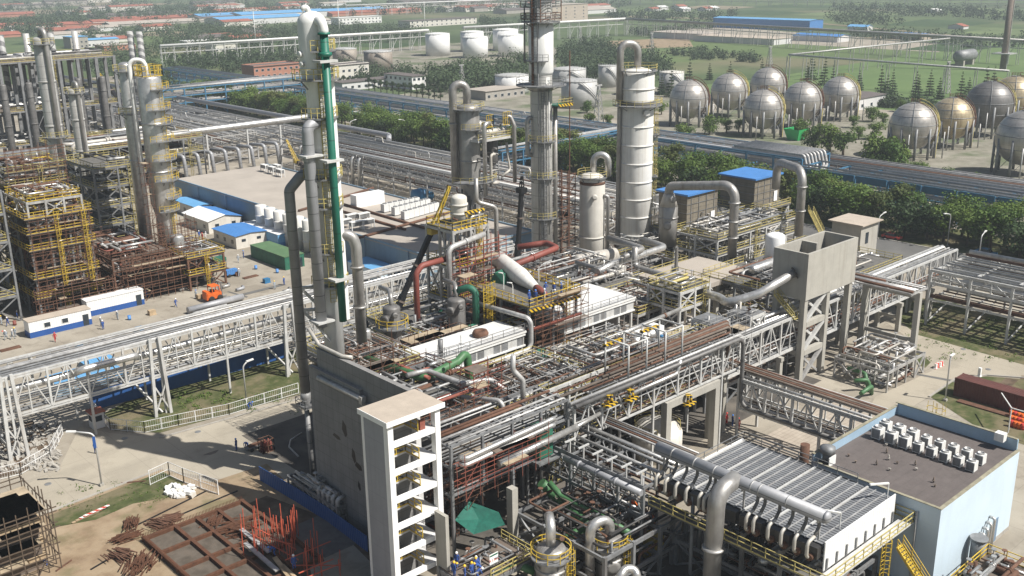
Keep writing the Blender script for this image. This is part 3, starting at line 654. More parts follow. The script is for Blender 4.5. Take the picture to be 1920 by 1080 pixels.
# ---------------------------------------------------------------- blast wall
t = thing('blast_wall', 'tall dark grey concrete wall left of the white stair tower', 'wall', (55.9, 85, 0))
part('wall', MB().box(55.7, 76.3, 0, 56.3, 93.2, 19.9), 'concrete_wall', t)
part('lower_panel', MB().box(55.25, 84.5, 0, 55.697, 94.4, 17.7).box(55.25, 76.3, 0, 55.697, 84.497, 16.4), 'concrete_wall', t)
part('pipe', MB().tube([(55.05, 92.2, 16.9), (55.05, 83.6, 16.9)], .28, 10).box(54.7, 83.4, 16.5, 55.25, 83.9, 17.3), 'galv', t)
part('pipe', MB().tube([(56, 95, 21.6), (56, 93.0, 20.2), (56, 88.6, 20.15), (56.6, 87.5, 20.15)], .22, 10, fil=.7), 'lagging', t)
for (y, z, a, b) in ((87.9, 12.1, .5, 1.0), (86.4, 9.4, .4, .9), (85.6, 8.4, .7, .45), (85.7, 6.0, .3, .6), (89.6, 10.6, .8, .3)):
    part('opening', MB().add([(55.245, y-a, z-b*.6), (55.245, y-a*.2, z-b), (55.245, y+a, z-b*.2), (55.245, y+a*.5, z+b), (55.245, y-a*.7, z+b*.5)], [(4, 3, 2, 1, 0)]), 'black', t)
# ---------------------------------------------------------------- control building
BX0, BX1, BY0, BY1, BZ = 89.0, 107.0, 37.0, 51.1, 9.6
t = thing('control_building', 'pale blue building with a brown felt flat roof and low parapet', 'building', ((BX0+BX1)/2, (BY0+BY1)/2, 0))
part('wall', MB().box(BX0, BY0, 0, BX1, BY1, BZ-.6), 'blue_wall', t)
part('roof', MB().box(BX0+.25, BY0+.25, BZ-.6, BX1-.25, BY1-.25, BZ-.12), 'roof_felt', t)
part('parapet', MB().box(BX0, BY0, BZ-.597, BX1, BY0+.25, BZ), 'blue_wall', t); part('parapet', MB().box(BX0, BY0+.252, BZ-.597, BX0+.25, BY1-.252, BZ+.02), 'blue_wall', t)
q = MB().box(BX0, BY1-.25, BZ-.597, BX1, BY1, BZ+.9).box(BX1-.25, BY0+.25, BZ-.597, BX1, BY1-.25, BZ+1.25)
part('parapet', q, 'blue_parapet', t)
part('coping', MB().box(BX0-.06, BY0-.06, BZ+.002, BX1+.06, BY0+.31, BZ+.08).box(BX1-.3, BY0+.32, BZ+1.253, BX1+.06, BY1, BZ+1.33).box(BX0, BY1-.3, BZ+.903, BX1-.31, BY1+.05, BZ+.98).box(BX0-.06, BY0+.32, BZ+.023, BX0+.3, BY1-.31, BZ+.09), 'moss', t)
part('plinth', MB().box(BX0-.04, BY0-.04, 0, BX1+.04, BY0-.002, .5), 'concrete', t)
part('downpipe', MB().tube([(BX0-.15, BY0+2.2, .2), (BX0-.15, BY0+2.2, 8.6)], .09, 8), 'galv', t)
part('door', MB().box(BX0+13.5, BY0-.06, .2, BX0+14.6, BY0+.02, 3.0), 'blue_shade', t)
part('duct', MB().tube([(96.6, 36.0, 0), (96.6, 36.0, 3.7)], .75, 14).lathe((96.6, 36, 3.7), [(.9, 0), (.9, .15)], 14), 'galv_dark', t)
for i in range(4): part('pipe', MB().tube([(99+i*.7, 36.4, 0), (99+i*.7, 36.4, 3+i*.35), (99+i*.7, 36.95, 3+i*.35)], .16, 8, fil=.4), 'alum', t)
for i in range(14):
    rng = random.Random(i); x, y = BX0+2+rng.random()*9, BY0+1.5+rng.random()*11
    part('roof_vent', MB().tube([(x, y, BZ-.12), (x, y, BZ+rng.choice([.12, .16, .5]))], .07, 7).lathe((x, y, BZ+.1), [(.15, 0), (.15, .06)], 8), 'deck_rust' if i % 3 else 'concrete', t)
gb = G(1515, 815, 9.5)
part('vent_stack', MB().tube([(BX0-.6, 51.6, 7.5), (BX0-.6, 51.6, 11.6)], .5, 12), 'rust', t)
part('tank', MB().lathe((BX0+1.2, 50.0, BZ-.1), [(.5, 0), (.5, .9), (.35, 1.1), (.8, 1.15), (.8, 1.75), (.1, 1.9)], 14), 'galv_dark', t)
part('box', MB().box(BX0+.3, 50.9-1.6, BZ-.1, BX0+1.6, 49.2, BZ+.9), 'white', t)
# air conditioners on the roof: two rows of eight
def ac_unit():
    u = thing('air_conditioner', 'x', 'air conditioner', (0, 0, 0))
    part('case', MB().box(-.45, -.45, .12, .45, .45, 1.15), 'white', u)
    part('coil', MB().box(-.475, -.38, .2, -.452, .38, 1.05), 'galv_dark', u)
    part('fan', MB().lathe((0, 0, 1.15), [(.36, 0), (.36, .16), (.31, .16), (.31, .04), (.02, .04)], 16), 'galv', u)
    part('foot', MB().box(-.5, -.4, 0, .5, -.3, .12).box(-.5, .3, 0, .5, .4, .12), 'galv_dark', u)
    return u
ac0 = ac_unit(); first = True
side_words = ('by the parapet', 'away from the parapet')
for r_, (pa, pb) in enumerate((((1660, 803), (1838, 861)), ((1646, 814), (1822, 874)))):
    for i in range(8):
        f = i/7; g = G(pa[0]+(pb[0]-pa[0])*f, pa[1]+(pb[1]-pa[1])*f, BZ+.4)
        lb = f'white air conditioner on the brown roof, {ordw(i+1)} along the row {side_words[r_]}'
        loc = (g.x, g.y, BZ-.12); sc = 1.18 if i < 3 else 1.0
        if first: ac0.location = loc; ac0['label'] = lb; ac0['group'] = 'rooftop air conditioners'; ac0.scale = (sc,)*3; first = False
        else: dup(ac0, loc, 0, lb, 'rooftop air conditioners', sc)
for k, (x, lbl) in enumerate(((1853, 'small white air conditioner hung on the far parapet corner of the blue building'), (1862, None))):
    if lbl:
        g = PX(1879, 831, BX1-.6); solo('wall_air_conditioner', MB().box(BX1-1.2, g.y-.3, BZ+.85, BX1-.32, g.y+.7, BZ+1.75), 'white', lbl, 'air conditioner')
# annex beyond the blue building
t = thing('low_annex', 'low blue walled annex behind the brown felt roof', 'building', (115, 45, 0))
part('wall', MB().box(108.2, 41, 0, 108.5, 50, 4.4).box(116, 41, 0, 116.3, 50.3, 4.4).box(108.5, 49.7, 0, 116, 50, 4.4).box(108.5, 41, 0, 116, 41.3, 4.4), 'blue_parapet', t); part('roof', MB().box(108.5, 41.3, 0, 116, 49.7, 3.4), 'roof_felt', t)
part('railing', MB().rail([(116.1, 41, 4.4), (116.1, 50, 4.4)], 1.0, 1.5, .06), 'rust', t)
cg = G(1742, 800, 9)
solo('roof_ladder', MB().ladder(107.35, 46.2, 3.6, 10.9, 1, 0, .7).ladder(107.35, 47.3, 3.6, 10.9, 1, 0, .7), 'yellow', 'yellow caged ladder standing at the far parapet of the blue building', 'ladder')
# ---------------------------------------------------------------- fin fan cooler
FX0, FX1, FY0, FY1, FZ = 74.8, 87.5, 41.0, 58.6, 10.0
t = thing('air_cooler', 'fin fan air cooler deck with slatted grey top under the long grey header', 'air cooler', ((FX0+FX1)/2, (FY0+FY1)/2, 0))
nb = 6; bw = (FY1-FY0)/nb
for i in range(nb):
    y0, y1 = FY0+i*bw, FY0+(i+1)*bw
    part('tube_bundle', MB().box(FX0+.1, y0+.25, FZ-.35, FX1-.1, y1-.25, FZ-.02), 'fan_slats', t)
    part('side_beam', MB().box(FX0, y1-.2 if i < nb-1 else y1-.24, FZ-.5, FX1, y1-.003, FZ+.08), 'white_steel', t)
    for k in (1, 2): part('tie_bar', MB().box(FX0, y0+bw*k/3-.05, FZ-.018, FX1, y0+bw*k/3+.05, FZ+.05), 'galv', t)
    part('header_box', MB().box(FX0-.75, y0+.2, FZ-1.25, FX0-.02, y1-.2, FZ-.1), 'black_pipe', t)
part('end_panel', MB().box(FX0, FY0-.12, FZ-2.6, FX1, FY0-.003, FZ+.35), 'panel_white', t)
part('end_panel', MB().box(FX0, FY1+.003, FZ-2.6, FX1, FY1+.1, FZ+.2), 'panel_white', t)
for i in range(8): part('stiffener', MB().box(FX0+.3+i*1.7, FY0-.26, FZ-2.5, FX0+.5+i*1.7, FY0-.122, FZ-1.4), 'galv_dark', t)
w_ = part('walkway', MB().box(FX0-2.0, FY0-1.6, FZ-2.75, FX1+1.4, FY0-.27, FZ-2.62), 'white_steel', t)
part('railing', MB().rail([(FX0-2, FY0-1.55, FZ-2.6), (FX1+1.35, FY0-1.55, FZ-2.6), (FX1+1.35, FY0+2.4, FZ-2.6)], 1.1, 1.6, .075), 'yellow_pale', w_)
w_ = part('walkway', MB().box(FX0-2.0, FY0-.265, FZ-2.75, FX0-.8, FY1+1, FZ-2.62), 'grating', t)
part('railing', MB().rail([(FX0-2, FY0-1.5, FZ-2.6), (FX0-2, FY1+1, FZ-2.6)], 1.1, 1.6, .075), 'yellow_pale', w_)
part('railing', MB().rail([(FX1+.05, FY0+4, FZ-.1), (FX1+.05, FY1, FZ-.1), (FX0+1, FY1+.05, FZ-.1)], 1.1, 2.4, .06), 'galv_dark', t)
for i in range(5):
    y = FY0+.3+(FY1-FY0-.6)*i/4
    for x in (FX0+.4, FX1-.4): part('leg', MB().bar((x, y, 0), (x, y, FZ-2.6), .35), 'galv_dark', t)
    part('brace', MB().bar((FX0+.4, y, 3), (FX1-.4, y, FZ-2.8), .18).bar((FX0+.4, y, FZ-2.9), (FX1-.4, y, FZ-2.9), .3), 'galv_dark', t)
for i in range(12):
    x, y = FX0+3.2+6.4*(i % 2), FY0+bw*(i//2+.5); part('fan_ring', MB().lathe((x, y, FZ-1.6), [(1.25, 0), (1.25, .9), (1.2, .9), (1.2, 0)], 18), 'galv_dark', t)
part('plenum', MB().box(FX0+.15, FY0+.1, FZ-.75, FX1-.15, FY1-.1, FZ-.37), 'galv_dark', t)
part('ladder', MB().ladder(82.5, FY0-1.85, .5, FZ-2.5, 0, -1, .7), 'yellow', t)
for (x, y, dx, dy) in ((78.4, 41.6, -.9, 1.0), (86.8, 41.4, -1.5, .6)):
    part('lamp', MB().bar((x, y, FZ), (x, y, FZ+1.6), .08).bar((x, y, FZ+1.6), (x+dx*1.4, y+dy*1.4, FZ+1.9), .22, .14), 'white', t)
HX, HZ = 75.2, 12.6
t = thing('header_pipe', 'long fat grey header pipe above the fin fan cooler with hooked white drops', 'pipe', (HX, 50, HZ))
part('pipe', MB().tube([(HX, 60.6, HZ), (HX, 41.3, HZ)], .62, 20).lathe((HX, 41.3, HZ), [(.62, 0), (.54, .22), (.35, .38), (.02, .45)], 20, (0, -1, 0)), 'clad_grey', t)
for y in (58.4, 55.6, 53.2, 48.9, 48.0, 45.0): part('joint_band', MB().lathe((HX, y, HZ), [(.6, 0), (.65, .02), (.65, .14), (.6, .16)], 20, (0, 1, 0)), 'galv', t)
for i, y in enumerate((59.3, 58.1, 56.8, 55.5, 53.9, 53.3, 48.4, 47.6, 46.0, 44.6, 43.2, 41.9)):
    a = FZ-.75
    part('drop_pipe', MB().tube([(HX, y, HZ), (HX, y, HZ-1.25), (HX-.7, y, HZ-2.0)], .16, 10, fil=.45, k=5), 'clad_dark', t)
    part('hook', MB().tube([(HX-.65, y, HZ-1.95), (HX-1.75, y, HZ-2.15), (HX-1.75, y, a-.35), (HX-.9, y, a-.35)], .17, 10, fil=.5, k=7), 'lagging', t)
    part('nozzle', MB().lathe((HX-1.0, y-.1, a-.35), [(.34, -.5), (.34, .25)], 12, (1, 0, .02)), 'rust', t)
for y in (59.8, 50.0, 41.9): part('leg', MB().bar((HX+.1, y, FZ), (HX+.1, y, HZ-.6), .16).bar((HX-.3, y, HZ-.62), (HX+.5, y, HZ-.62), .2), 'galv', t)
pipe('wide silver elbow pipe dropping from the header in front of the cooler', [(HX, 51.0, HZ+.1), (72.3, 51.0, HZ-.3), (71.9, 50.9, 0)], .86, 'alum_dull', 20, 1.9, flanges=[((71.98, 50.9, 6.6), (0, 0, 1))], k=10)
for (px, py, zt, lb) in ((1205, 895, 10.5, 'thin grey pipe standing left of the hooked drops'), (1300, 930, 9.6, 'thin grey pipe with an open top between hooks and the silver elbow')):
    g = G(px, py, zt); pipe(lb, [(g.x, g.y, zt), (g.x, g.y, .6), (g.x+2.5, g.y, .4)], .2, 'galv_dark', 10)
# ---------------------------------------------------------------- central rack, tank and bridge
Y0, Y1, ZL, ZH = 71.8, 77.0, 9.7, 14.0
rack('long central pipe rack with white side trusses passing under the concrete tank', 'X', 74.5, 106, Y0, Y1, [9.7, 13.6], 4.5, (ZL, ZH-.2), 8, ('rust', 'deck_rust', 'galv', 'rust', 'galv_dark'), 'white_steel', (.06, .15), 11, .26, cross=False, posts_every=3)
rack('lower pipe rack running on through the concrete tank legs towards the bend road', 'X', 107.5, 178, 76.9, 80.3, [5.5, 10.2], 5.0, (5.3, 10.4), 8, ('alum', 'galv', 'white', 'rust', 'galv_dark'), 'white_steel', (.08, .24), 12, .28, cross=False, posts_every=4)
rack('rusty upper rack of scaffolded pipes beside the stair tower', 'X', 57.5, 74, 72.3, 77.5, [9.2, 12.4, 14.6], 4.1, None, 8, ('galv', 'galv', 'galv_dark', 'rust', 'galv_dark'), 'galv_dark', (.07, .18), 13, .28, cross=False, posts_every=2)
for i, (y, r, z) in enumerate(((71.2, .28, 14.1), (72.0, .2, 14.2))):
    pipe(('black topped pipe along the front edge of the central rack, turning down at its end', 'second dark pipe along the central rack behind the black topped one')[i],
         [(74.0, y, z), (105.0-i*.0+i*1.1, y, z), (105.0+i*1.1, y-.1, 4.6), (105.0+i*1.1, 50.5-i, 4.6)], r, ('clad_dark', 'galv')[i], 10, 1.3)
for i in range(4):
    y = 74.6+i*.5; pipe(f'rust brown pipe on the central rack, {ordw(i+1)} from its near side, dropping to the bridge', [(82+i, y, 14.3), (106.8+i*.55, y, 14.3+.02*i), (106.8+i*.55, y, 8.9), (106.8+i*.55, 50.8, 8.7)], .17, 'rust' if i % 2 else 'deck_rust', 8, .7)
for i, (a, b, lb) in enumerate((((1055, 815), (1125, 775), 'bright silver pipe stub low on the central rack near the hazard striped valve'), ((935, 870), (1082, 800), 'bright silver thick pipe in the near truss of the central rack'), ((1175, 742), (1270, 700), 'bright silver pipe ending in an upturned elbow on the central rack'))):
    p, q = PY(*a, 71.2), PY(*b, 71.2); pts = [p, q] if i < 2 else [p, q, q+Vec((.5, 0, 1.6))]
    pipe(lb, pts, (.22, .36, .24)[i], 'alum', 12)
for i, px in enumerate((1140, 1180, 1290)):
    p = PY(px, (745, 735, 745)[i], 71.0); solo('valve_manifold', MB().box(p.x-.5, 70.6, p.z-1.1, p.x+1.2, 71.5, p.z-.8).tube([(p.x, 71, p.z-.8), (p.x, 71, p.z+.3)], .16, 8).tube([(p.x+.6, 71, p.z-.8), (p.x+.6, 71, p.z+.1)], .16, 8).lathe((p.x, 71, p.z+.3), [(.35, 0), (.35, .07)], 10), 'hazard', f'yellow and black striped valve stand on the central rack, {ordw(i+1)} from the left', 'valve', group='striped valve stands')
# hanging white portal frames over the rack
for i, (px, py) in enumerate(((1165, 672), (1235, 615))):
    p = PY(px, py, 73.5); t = thing('pipe_portal', ('white tubular portal frame standing on the central rack near the blue valves', 'white tubular portal frame standing on the central rack nearer the concrete tank')[i], 'frame', (p.x, 73.5, 14))
    for x in (p.x, p.x+3.2):
        for y in (72.4, 76): part('post', MB().tube([(x, y, 13.9), (x, y, 18.2)], .11, 8), 'white_steel', t)
    part('top_frame', MB().tube([(p.x, 72.4, 18.2), (p.x+3.2, 72.4, 18.2), (p.x+3.2, 76, 18.2), (p.x, 76, 18.2), (p.x, 72.4, 18.2)], .12, 8), 'white_steel', t)
    part('stripe_beam', MB().box(p.x-.3, 75.8, 17.2, p.x+2.8, 76.2, 17.5), 'hazard', t)
# concrete portals under the rack
for i, (x, zt, y0, y1) in enumerate(((91.0, 9.2, 71.7, 77), (100.2, 9.2, 71.7, 77))):
    pass
t = thing('concrete_portal', 'pale concrete portal frame carrying the central rack above the dome tank', 'portal', (95.6, 71.9, 0))
for x in (90.6, 100.3): part('leg', MB().box(x-.45, 71.4, 0, x+.45, 72.3, 8.55), 'concrete_pale', t)
part('beam', MB().box(90.15, 71.4, 8.553, 100.75, 72.3, 9.45), 'concrete_pale', t)
t = thing('concrete_portal', 'second concrete portal, standing right of the first beside the paved yard', 'portal', (103, 74, 0))
for x in (102.2, 104.9): part('leg', MB().box(x-.35, 73.5, 0, x+.35, 74.3, 7.9), 'concrete_pale', t)
part('beam', MB().box(101.8, 73.5, 7.903, 105.4, 74.3, 8.6), 'concrete_pale', t)
for i, x in enumerate((122.5, 145.5, 158, 169)):
    t = thing('rack_trestle', f'concrete trestle under the central rack, {ordw(i+1)} beyond the tank', 'trestle', (x, 74.5, 0), 'rack trestles')
    for y in (76.7, 80.5): part('leg', MB().box(x-.35, y-.35, 0, x+.35, y+.35, 4.5), 'concrete_pale', t)
    part('beam', MB().box(x-.35, 76.2, 4.503, x+.35, 81, 5.1), 'concrete_pale', t); part('tie', MB().box(x-.2, 77.05, 2.2, x+.2, 80.15, 2.7), 'concrete_pale', t)
g = G(1708, 688); t = thing('concrete_portal', 'tall concrete portal at the edge of the bend road right of the tank', 'portal', tuple(g)); zt_ = ZT(g, 548)
part('leg', MB().box(g.x-.4, g.y-.4, 0, g.x+.4, g.y+.4, zt_), 'concrete_pale', t); part('leg', MB().box(g.x-.4, 75.5, 0, g.x+.4, 76.3, zt_), 'concrete_pale', t); part('beam', MB().box(g.x-.35, g.y+.403, zt_-1, g.x+.35, 75.497, zt_-.1), 'concrete_pale', t); part('tie', MB().box(g.x-.2, g.y+.403, 4, g.x+.2, 75.497, 4.6), 'concrete_pale', t)
rack('short cross rack over the tall concrete portal by the bend road', 'Y', g.y, 84, g.x-2.5, g.x+2.5, [zt_+.2], 4, None, 6, ('alum', 'yellow_pale', 'galv', 'rust'), 'galv', (.1, .25), 14, .26, ground=zt_-.1, cross=False)
# concrete tank on legs
TX0, TX1, TY0, TY1 = 126.3, 139.9, 75.5, 81.3
t = thing('concrete_tank', 'big grey open topped concrete tank raised on concrete legs', 'tank', ((TX0+TX1)/2, (TY0+TY1)/2, 0))
q = MB().box(TX0, TY0, 13.0, TX1, TY0+.4, 20).box(TX0, TY1-.4, 13.0, TX1, TY1, 20).box(TX0, TY0+.4, 13.0, TX0+.4, TY1-.4, 20).box(TX1-.4, TY0+.4, 13.0, TX1, TY1-.4, 20)
part('wall', q, 'concrete_pale', t); part('floor', MB().box(TX0+.4, TY0+.4, 13.05, TX1-.4, TY1-.4, 13.6), 'concrete', t)
part('baffle', MB().box(TX0+6.8, TY0+2.9, 13.6, TX0+7.3, TY1-.403, 19.8), 'concrete_pale', t)
for x in (TX0+.6, TX0+6.6):
    for y in (TY0+.6, TY1-.6): part('leg', MB().box(x-.42, y-.42, 0, x+.42, y+.42, 13.0), 'concrete_pale', t)
for x in (TX1-.7,):
    for y in (TY0+.6, TY1-.6): part('leg', MB().box(x-.42, y-.42, 0, x+.42, y+.42, 13.0), 'concrete_pale', t)
for z in (4.2, 8.6): part('tie_beam', MB().box(TX0+1.1, TY0+.2, z, TX0+6.1, TY0+1, z+.8), 'concrete_pale', t); part('tie_beam', MB().box(TX0+.2, TY0+1.1, z, TX0+1, TY1-1.1, z+.8), 'concrete_pale', t)
for a, b in ((9.5, 12.9), (5.1, 8.5), (.3, 4.1)):
    part('cross_brace', MB().bar((TX0+1.1, TY0+.5, a), (TX0+6.1, TY0+.5, b), .5).bar((TX0+1.1, TY0+.9, b), (TX0+6.1, TY0+.9, a), .35), 'white_steel' if a > 5 else 'galv', t)
part('stair', MB().stair((TX0-.6, TY0+4.6, 13.2), (TX0-.6, TY0+1.0, 10.2), .9), 'yellow_pale', t)
pipe('big bright silver pipe running into the side of the raised concrete tank', [(121.0, 95.0, 12.4), (120.9, 86.6, 12.3), (118.6, 83.6, 12.6), (122.0, 80.5, 14.0), (TX0+.1, 77.6, 16.9)], .62, 'alum', 18, 1.8, k=8)
solo('pipe_collar', MB().lathe((TX0, 77.6, 16.8), [(.95, -.05), (.95, .03), (.7, .05)], 18, (-1, .6, -.5)), 'black_pipe', 'dark round collar where the silver pipe enters the concrete tank', 'collar')
# bridge from the rack to the blue building
t = rack('truss bridge with white lattice carrying dark pipes towards the blue building', 'Y', 71.5, 47.5, 105.0, 109.6, [4.2, 8.3], 4.0, (4.2, 8.0), 6, ('deck_rust', 'black_pipe', 'galv'), 'white_steel', (.1, .22), 21, .3, cross=False, posts_every=3)
# rack running from the centre to the cooler
rack('dark truss rack between the green equipment box and the fin fan cooler', 'Y', 76.5, 59.5, 71.8, 78.2, [6.5, 9.8], 3.4, (6.4, 9.6), 7, ('galv', 'galv_dark', 'alum', 'rust'), 'galv_dark', (.07, .2), 22, .26, cross=False, posts_every=2)
pipe('long straight grey pipe with segmented cladding along the dark rack', [(71.4, 70.2, 9.3), (71.4, 59.4, 9.3)], .36, 'clad_grey', 14, flanges=[((71.4, y, 9.3), (0, 1, 0)) for y in (68, 65.4, 62.8)])
for i in range(6):
    y = 70-i*2.0; solo('cable_bracket', MB().bar((72.0, y, 9.8), (72.0, y, 11.2), .14).bar((71.2, y, 11.25), (72.8, y, 11.25), .16), 'white_steel', f'white T shaped cable bracket on the dark rack, {ordw(i+1)} from the green box', 'bracket', group='cable brackets')
for i in range(5): pipe(f'cable tray between the dark rack and the paved yard, {ordw(i+1)} from the rack', [(79.2+i*.42, 77.0, 10.3), (79.2+i*.42, 59.6, 10.3)], .12, ('galv', 'rust', 'galv_dark', 'deck_rust', 'galv')[i], 6, cat='cable tray', name='cable_tray')
g = G(1050, 830, 11)
t = thing('equipment_box', 'dark green equipment boxes on a platform at the corner of the racks', 'box', (70.0, 73.2, 9))
part('case', MB().box(69.0, 71.6, 9.4, 71.0, 73.0, 12.4), 'green_dark', t); part('case', MB().box(70.0, 73.1, 9.4, 72.2, 75, 12.0), 'green_dark', t); part('platform', MB().box(68.4, 71, 9.0, 73, 75.4, 9.2), 'galv_dark', t)
# dome tank
g = G(1228, 838)
t = thing('dome_tank', 'squat cream dome topped tank under the central rack', 'tank', (93.6, 77.2, 0))
part('shell', MB().lathe((93.6, 75.6, 0), [(3.2, 0), (3.2, 3.4), (3.1, 3.5), (2.6, 4.2), (1.6, 4.8), (.2, 5.0)], 32), 'cream', t); part('railing', MB().rail([(93.6+2.9*math.cos(a), 75.6+2.9*math.sin(a), 3.7) for a in [R(20*i) for i in range(-3, 12)]], 1.0, 1, .06), 'yellow_pale', t)
for i in range(2): pipe(f'thin grey pipe bent down over the dome tank, {ordw(i+1)} of the pair', [(91.0+i*.5, 72.0, 9.5), (91.0+i*.5, 72.0, 6.2), (92+i*.5, 73.4, 5.4), (92+i*.5, 73.4, 4.6)], .1, 'galv', 8, .3)
g0 = G(1030, 560)
# ---------------------------------------------------------------- main columns
CR, CF = Vec((.7385, -.6743, 0)), Vec((.6743, .7385, 0))    # across the view and away from it, on the ground
P = G(645, 900); cx, cy = P.x, P.y; S_ = .88; zt = ZT(P, 20)
zz = lambda r_: ZT(P, r_)
t1 = vessel('tall white column with a green pipe down its side and yellow railed platforms', 'process column', cx, cy, 0, zt, 1.15, 'white', .55,
       plats=[(zz(93), .8, 230, 380), (zz(146), 1.0, 160, 400), (zz(218), 1.0, 180, 400), (zz(330), 1.1, 170, 400), (zz(384), 1.0, 200, 400), (zz(468), .9, 120, 300), (zz(530), 1.0, 160, 400)],
       rings=[zz(130)], ladder=[(262, zz(330), zz(93)), (250, zz(560), zz(330))], cone=(zz(165), zz(138)), r_top=1.55, railm='yellow_pale', nozz=[(zz(100), 180, .25, .8), (zz(118), 190, .2, .9)])
part('vent', MB().tube([(cx-.3, cy, zt-.3), (cx-.5, cy, zt+.5), (cx-1.0, cy+.3, zt+.1)], .3, 10, .4), 'white', t1)
part('stiffener', MB().bar((cx+1.35, cy-.9, zz(600)), (cx+1.3, cy-.9, zz(150)), .55), 'white_clean', t1)
def off(a, b): return Vec((cx, cy, 0))+CR*a*S_+CF*b*S_
q = off(1.75, -2.2); zb = ZT(q, 602); zh = ZT(q, 64)
tg = pipe('long dark green pipe running down the side of the tall white column', [(q.x, q.y, zh), (q.x, q.y, zb)], .44, 'teal_pipe', 18)
part('clamp', MB().lathe((q.x, q.y, ZT(q, 106)), [(.45, 0), (.75, .1), (.75, .4), (.45, .5)], 16), 'teal_pipe', tg)
for r_ in (112, 298, 520): z = ZT(q, r_); part('bracket', MB().box(q.x-1.2, q.y-.85, z-.25, q.x+1.0, q.y+.75, z), 'white_steel', tg); part('brace', MB().bar((q.x, q.y+.6, z-.2), (cx, cy, z-3.0), .25), 'white_steel', tg)
e = [off(.5, -.5)+Vec((0, 0, zh+1.2)), Vec((q.x-.1, q.y+.15, zh+1.35)), Vec((q.x, q.y, zh+.5)), Vec((q.x, q.y, zh-.05))]
pipe('white elbow joining the head of the white column to the green pipe', e, .52, 'white', 18, .9, flanges=[((q.x, q.y, zh+.05), (0, 0, 1))], brk='teal_pipe')
q = off(-1.0, -2.6); zh = ZT(q, 236)
b = pipe('long grey banded duct pipe in front of the white column, with a silver elbow', [tuple(off(.2, -1.2)+Vec((0, 0, zh+.2))), (q.x, q.y, zh), (q.x, q.y, ZT(q, 612))], .64, 'clad_grey', 18, 1.5)
for r_ in (290, 600): z = ZT(q, r_); part('bracket', MB().box(q.x-1.0, q.y-1.0, z-.2, q.x+1.2, q.y+1.0, z), 'white_steel', b); part('brace', MB().bar((q.x+.6, q.y+.8, z-.2), (cx, cy, z-3.2), .25).bar((q.x-.8, q.y+.3, z-.2), (cx-.8, cy-.6, z-3.2), .2), 'white_steel', b)
q = off(-4.25, -.6); zh = ZT(q, 345)
a = pipe('dark mottled duct pipe left of the white column, narrowing to a thin leg', [tuple(off(-1.0, 0)+Vec((0, 0, zh+1.2))), (q.x+1.2, q.y-.8, zh+.9), (q.x, q.y, zh-.7), (q.x, q.y, ZT(q, 735))], .6, 'clad_mid', 18, 1.0)
z = ZT(q, 735); part('reducer', MB().lathe((q.x, q.y, z), [(.6, .05), (.66, -.6), (.42, -1.6), (.3, -2.2)], 16), 'clad_mid', a)
part('leg', MB().tube([(q.x, q.y, z-2.2), (q.x+.1, q.y, .2)], .3, 12), 'clad_mid', a); part('branch', MB().tube([(q.x, q.y, z-.8), (q.x+3.2, q.y-.5, z-.8)], .42, 12), 'clad_dark', a)
z = ZT(q, 540); part('bracket', MB().bar(q+Vec((0, 0, z)), Vec((cx, cy, z)), .4, .3).bar(q+Vec((.3, -.2, z)), Vec((cx, cy, z-4)), .3), 'galv', a)
z = ZT(q, 582); part('bracket', MB().bar(q+Vec((0, 0, z)), Vec((cx, cy, z)), .4, .3).bar(q+Vec((.3, -.2, z)), Vec((cx, cy, z-4)), .3), 'galv', a)
solo('vent_platform', MB().box(q.x-.9, q.y-1.2, 10.2, q.x+1.3, q.y+.9, 10.35).rail([(q.x-.9, q.y-1.2, 10.35), (q.x+1.3, q.y-1.2, 10.35), (q.x+1.3, q.y+.9, 10.35), (q.x-.9, q.y+.9, 10.35)], 1.0, 1, .06, True), 'galv_dark', 'small railed platform round the thin leg of the dark duct', 'platform')
q = off(3.55, .9); zh = ZT(q, 462)
pipe('grey pipe right of the green one, with a brown elbow at its head', [tuple(off(.8, .6)+Vec((0, 0, zh+1.6))), (q.x-.3, q.y+.2, zh+1.3), (q.x, q.y, zh), (q.x, q.y, ZT(q, 640))], .64, 'alum_dull', 18, 1.5, flanges=[((q.x, q.y, ZT(q, 500)), (0, 0, 1)), ((q.x, q.y, ZT(q, 575)), (0, 0, 1))])
# central column
P = G(1017, 548); cx2, cy2 = P.x, P.y; zz2 = lambda r_: ZT(P, r_)
t = vessel('very tall grey column in the middle with white upper shell, reaching out of view', 'process column', cx2, cy2, 0, zz2(-70), 1.98, 'clad', .4,
       plats=[(zz2(158), 2.6, 0, 360), (zz2(40), 1.5, 0, 360), (zz2(-14), 1.3, 0, 360), (zz2(112), 1.2, 120, 250)], rings=[zz2(72), zz2(100), zz2(133)], ladder=[(235, zz2(470), zz2(160)), (200, zz2(158), zz2(40))], railm='galv_dark')
part('white_shell', MB().lathe((cx2, cy2, 0), [(1.99, zz2(140)), (2.22, zz2(134)), (2.22, zz2(46)), (2.0, zz2(44))], 28), 'white', t)
part('cone', MB().lathe((cx2, cy2, 0), [(2.0, zz2(170)), (2.5, zz2(160)), (2.0, zz2(159))], 28), 'alum_dull', t)
for i in range(5):
    z_ = zz2(36-i*22); part('cage_rail', MB().rail([(cx2-2.5, cy2-2.5, z_), (cx2+2.5, cy2-2.5, z_), (cx2+2.5, cy2+2.5, z_), (cx2-2.5, cy2+2.5, z_)], 1.1, 1.2, .09, True), 'galv_dark' if i % 2 else 'rust', t)
part('scaffold_cage', MB().box(cx2-2.6, cy2-2.6, zz2(40), cx2-2.5, cy2-2.5, zz2(-60)).box(cx2+2.5, cy2-2.6, zz2(40), cx2+2.6, cy2-2.5, zz2(-60)).box(cx2+2.5, cy2+2.5, zz2(40), cx2+2.6, cy2+2.6, zz2(-60)), 'rust', t)
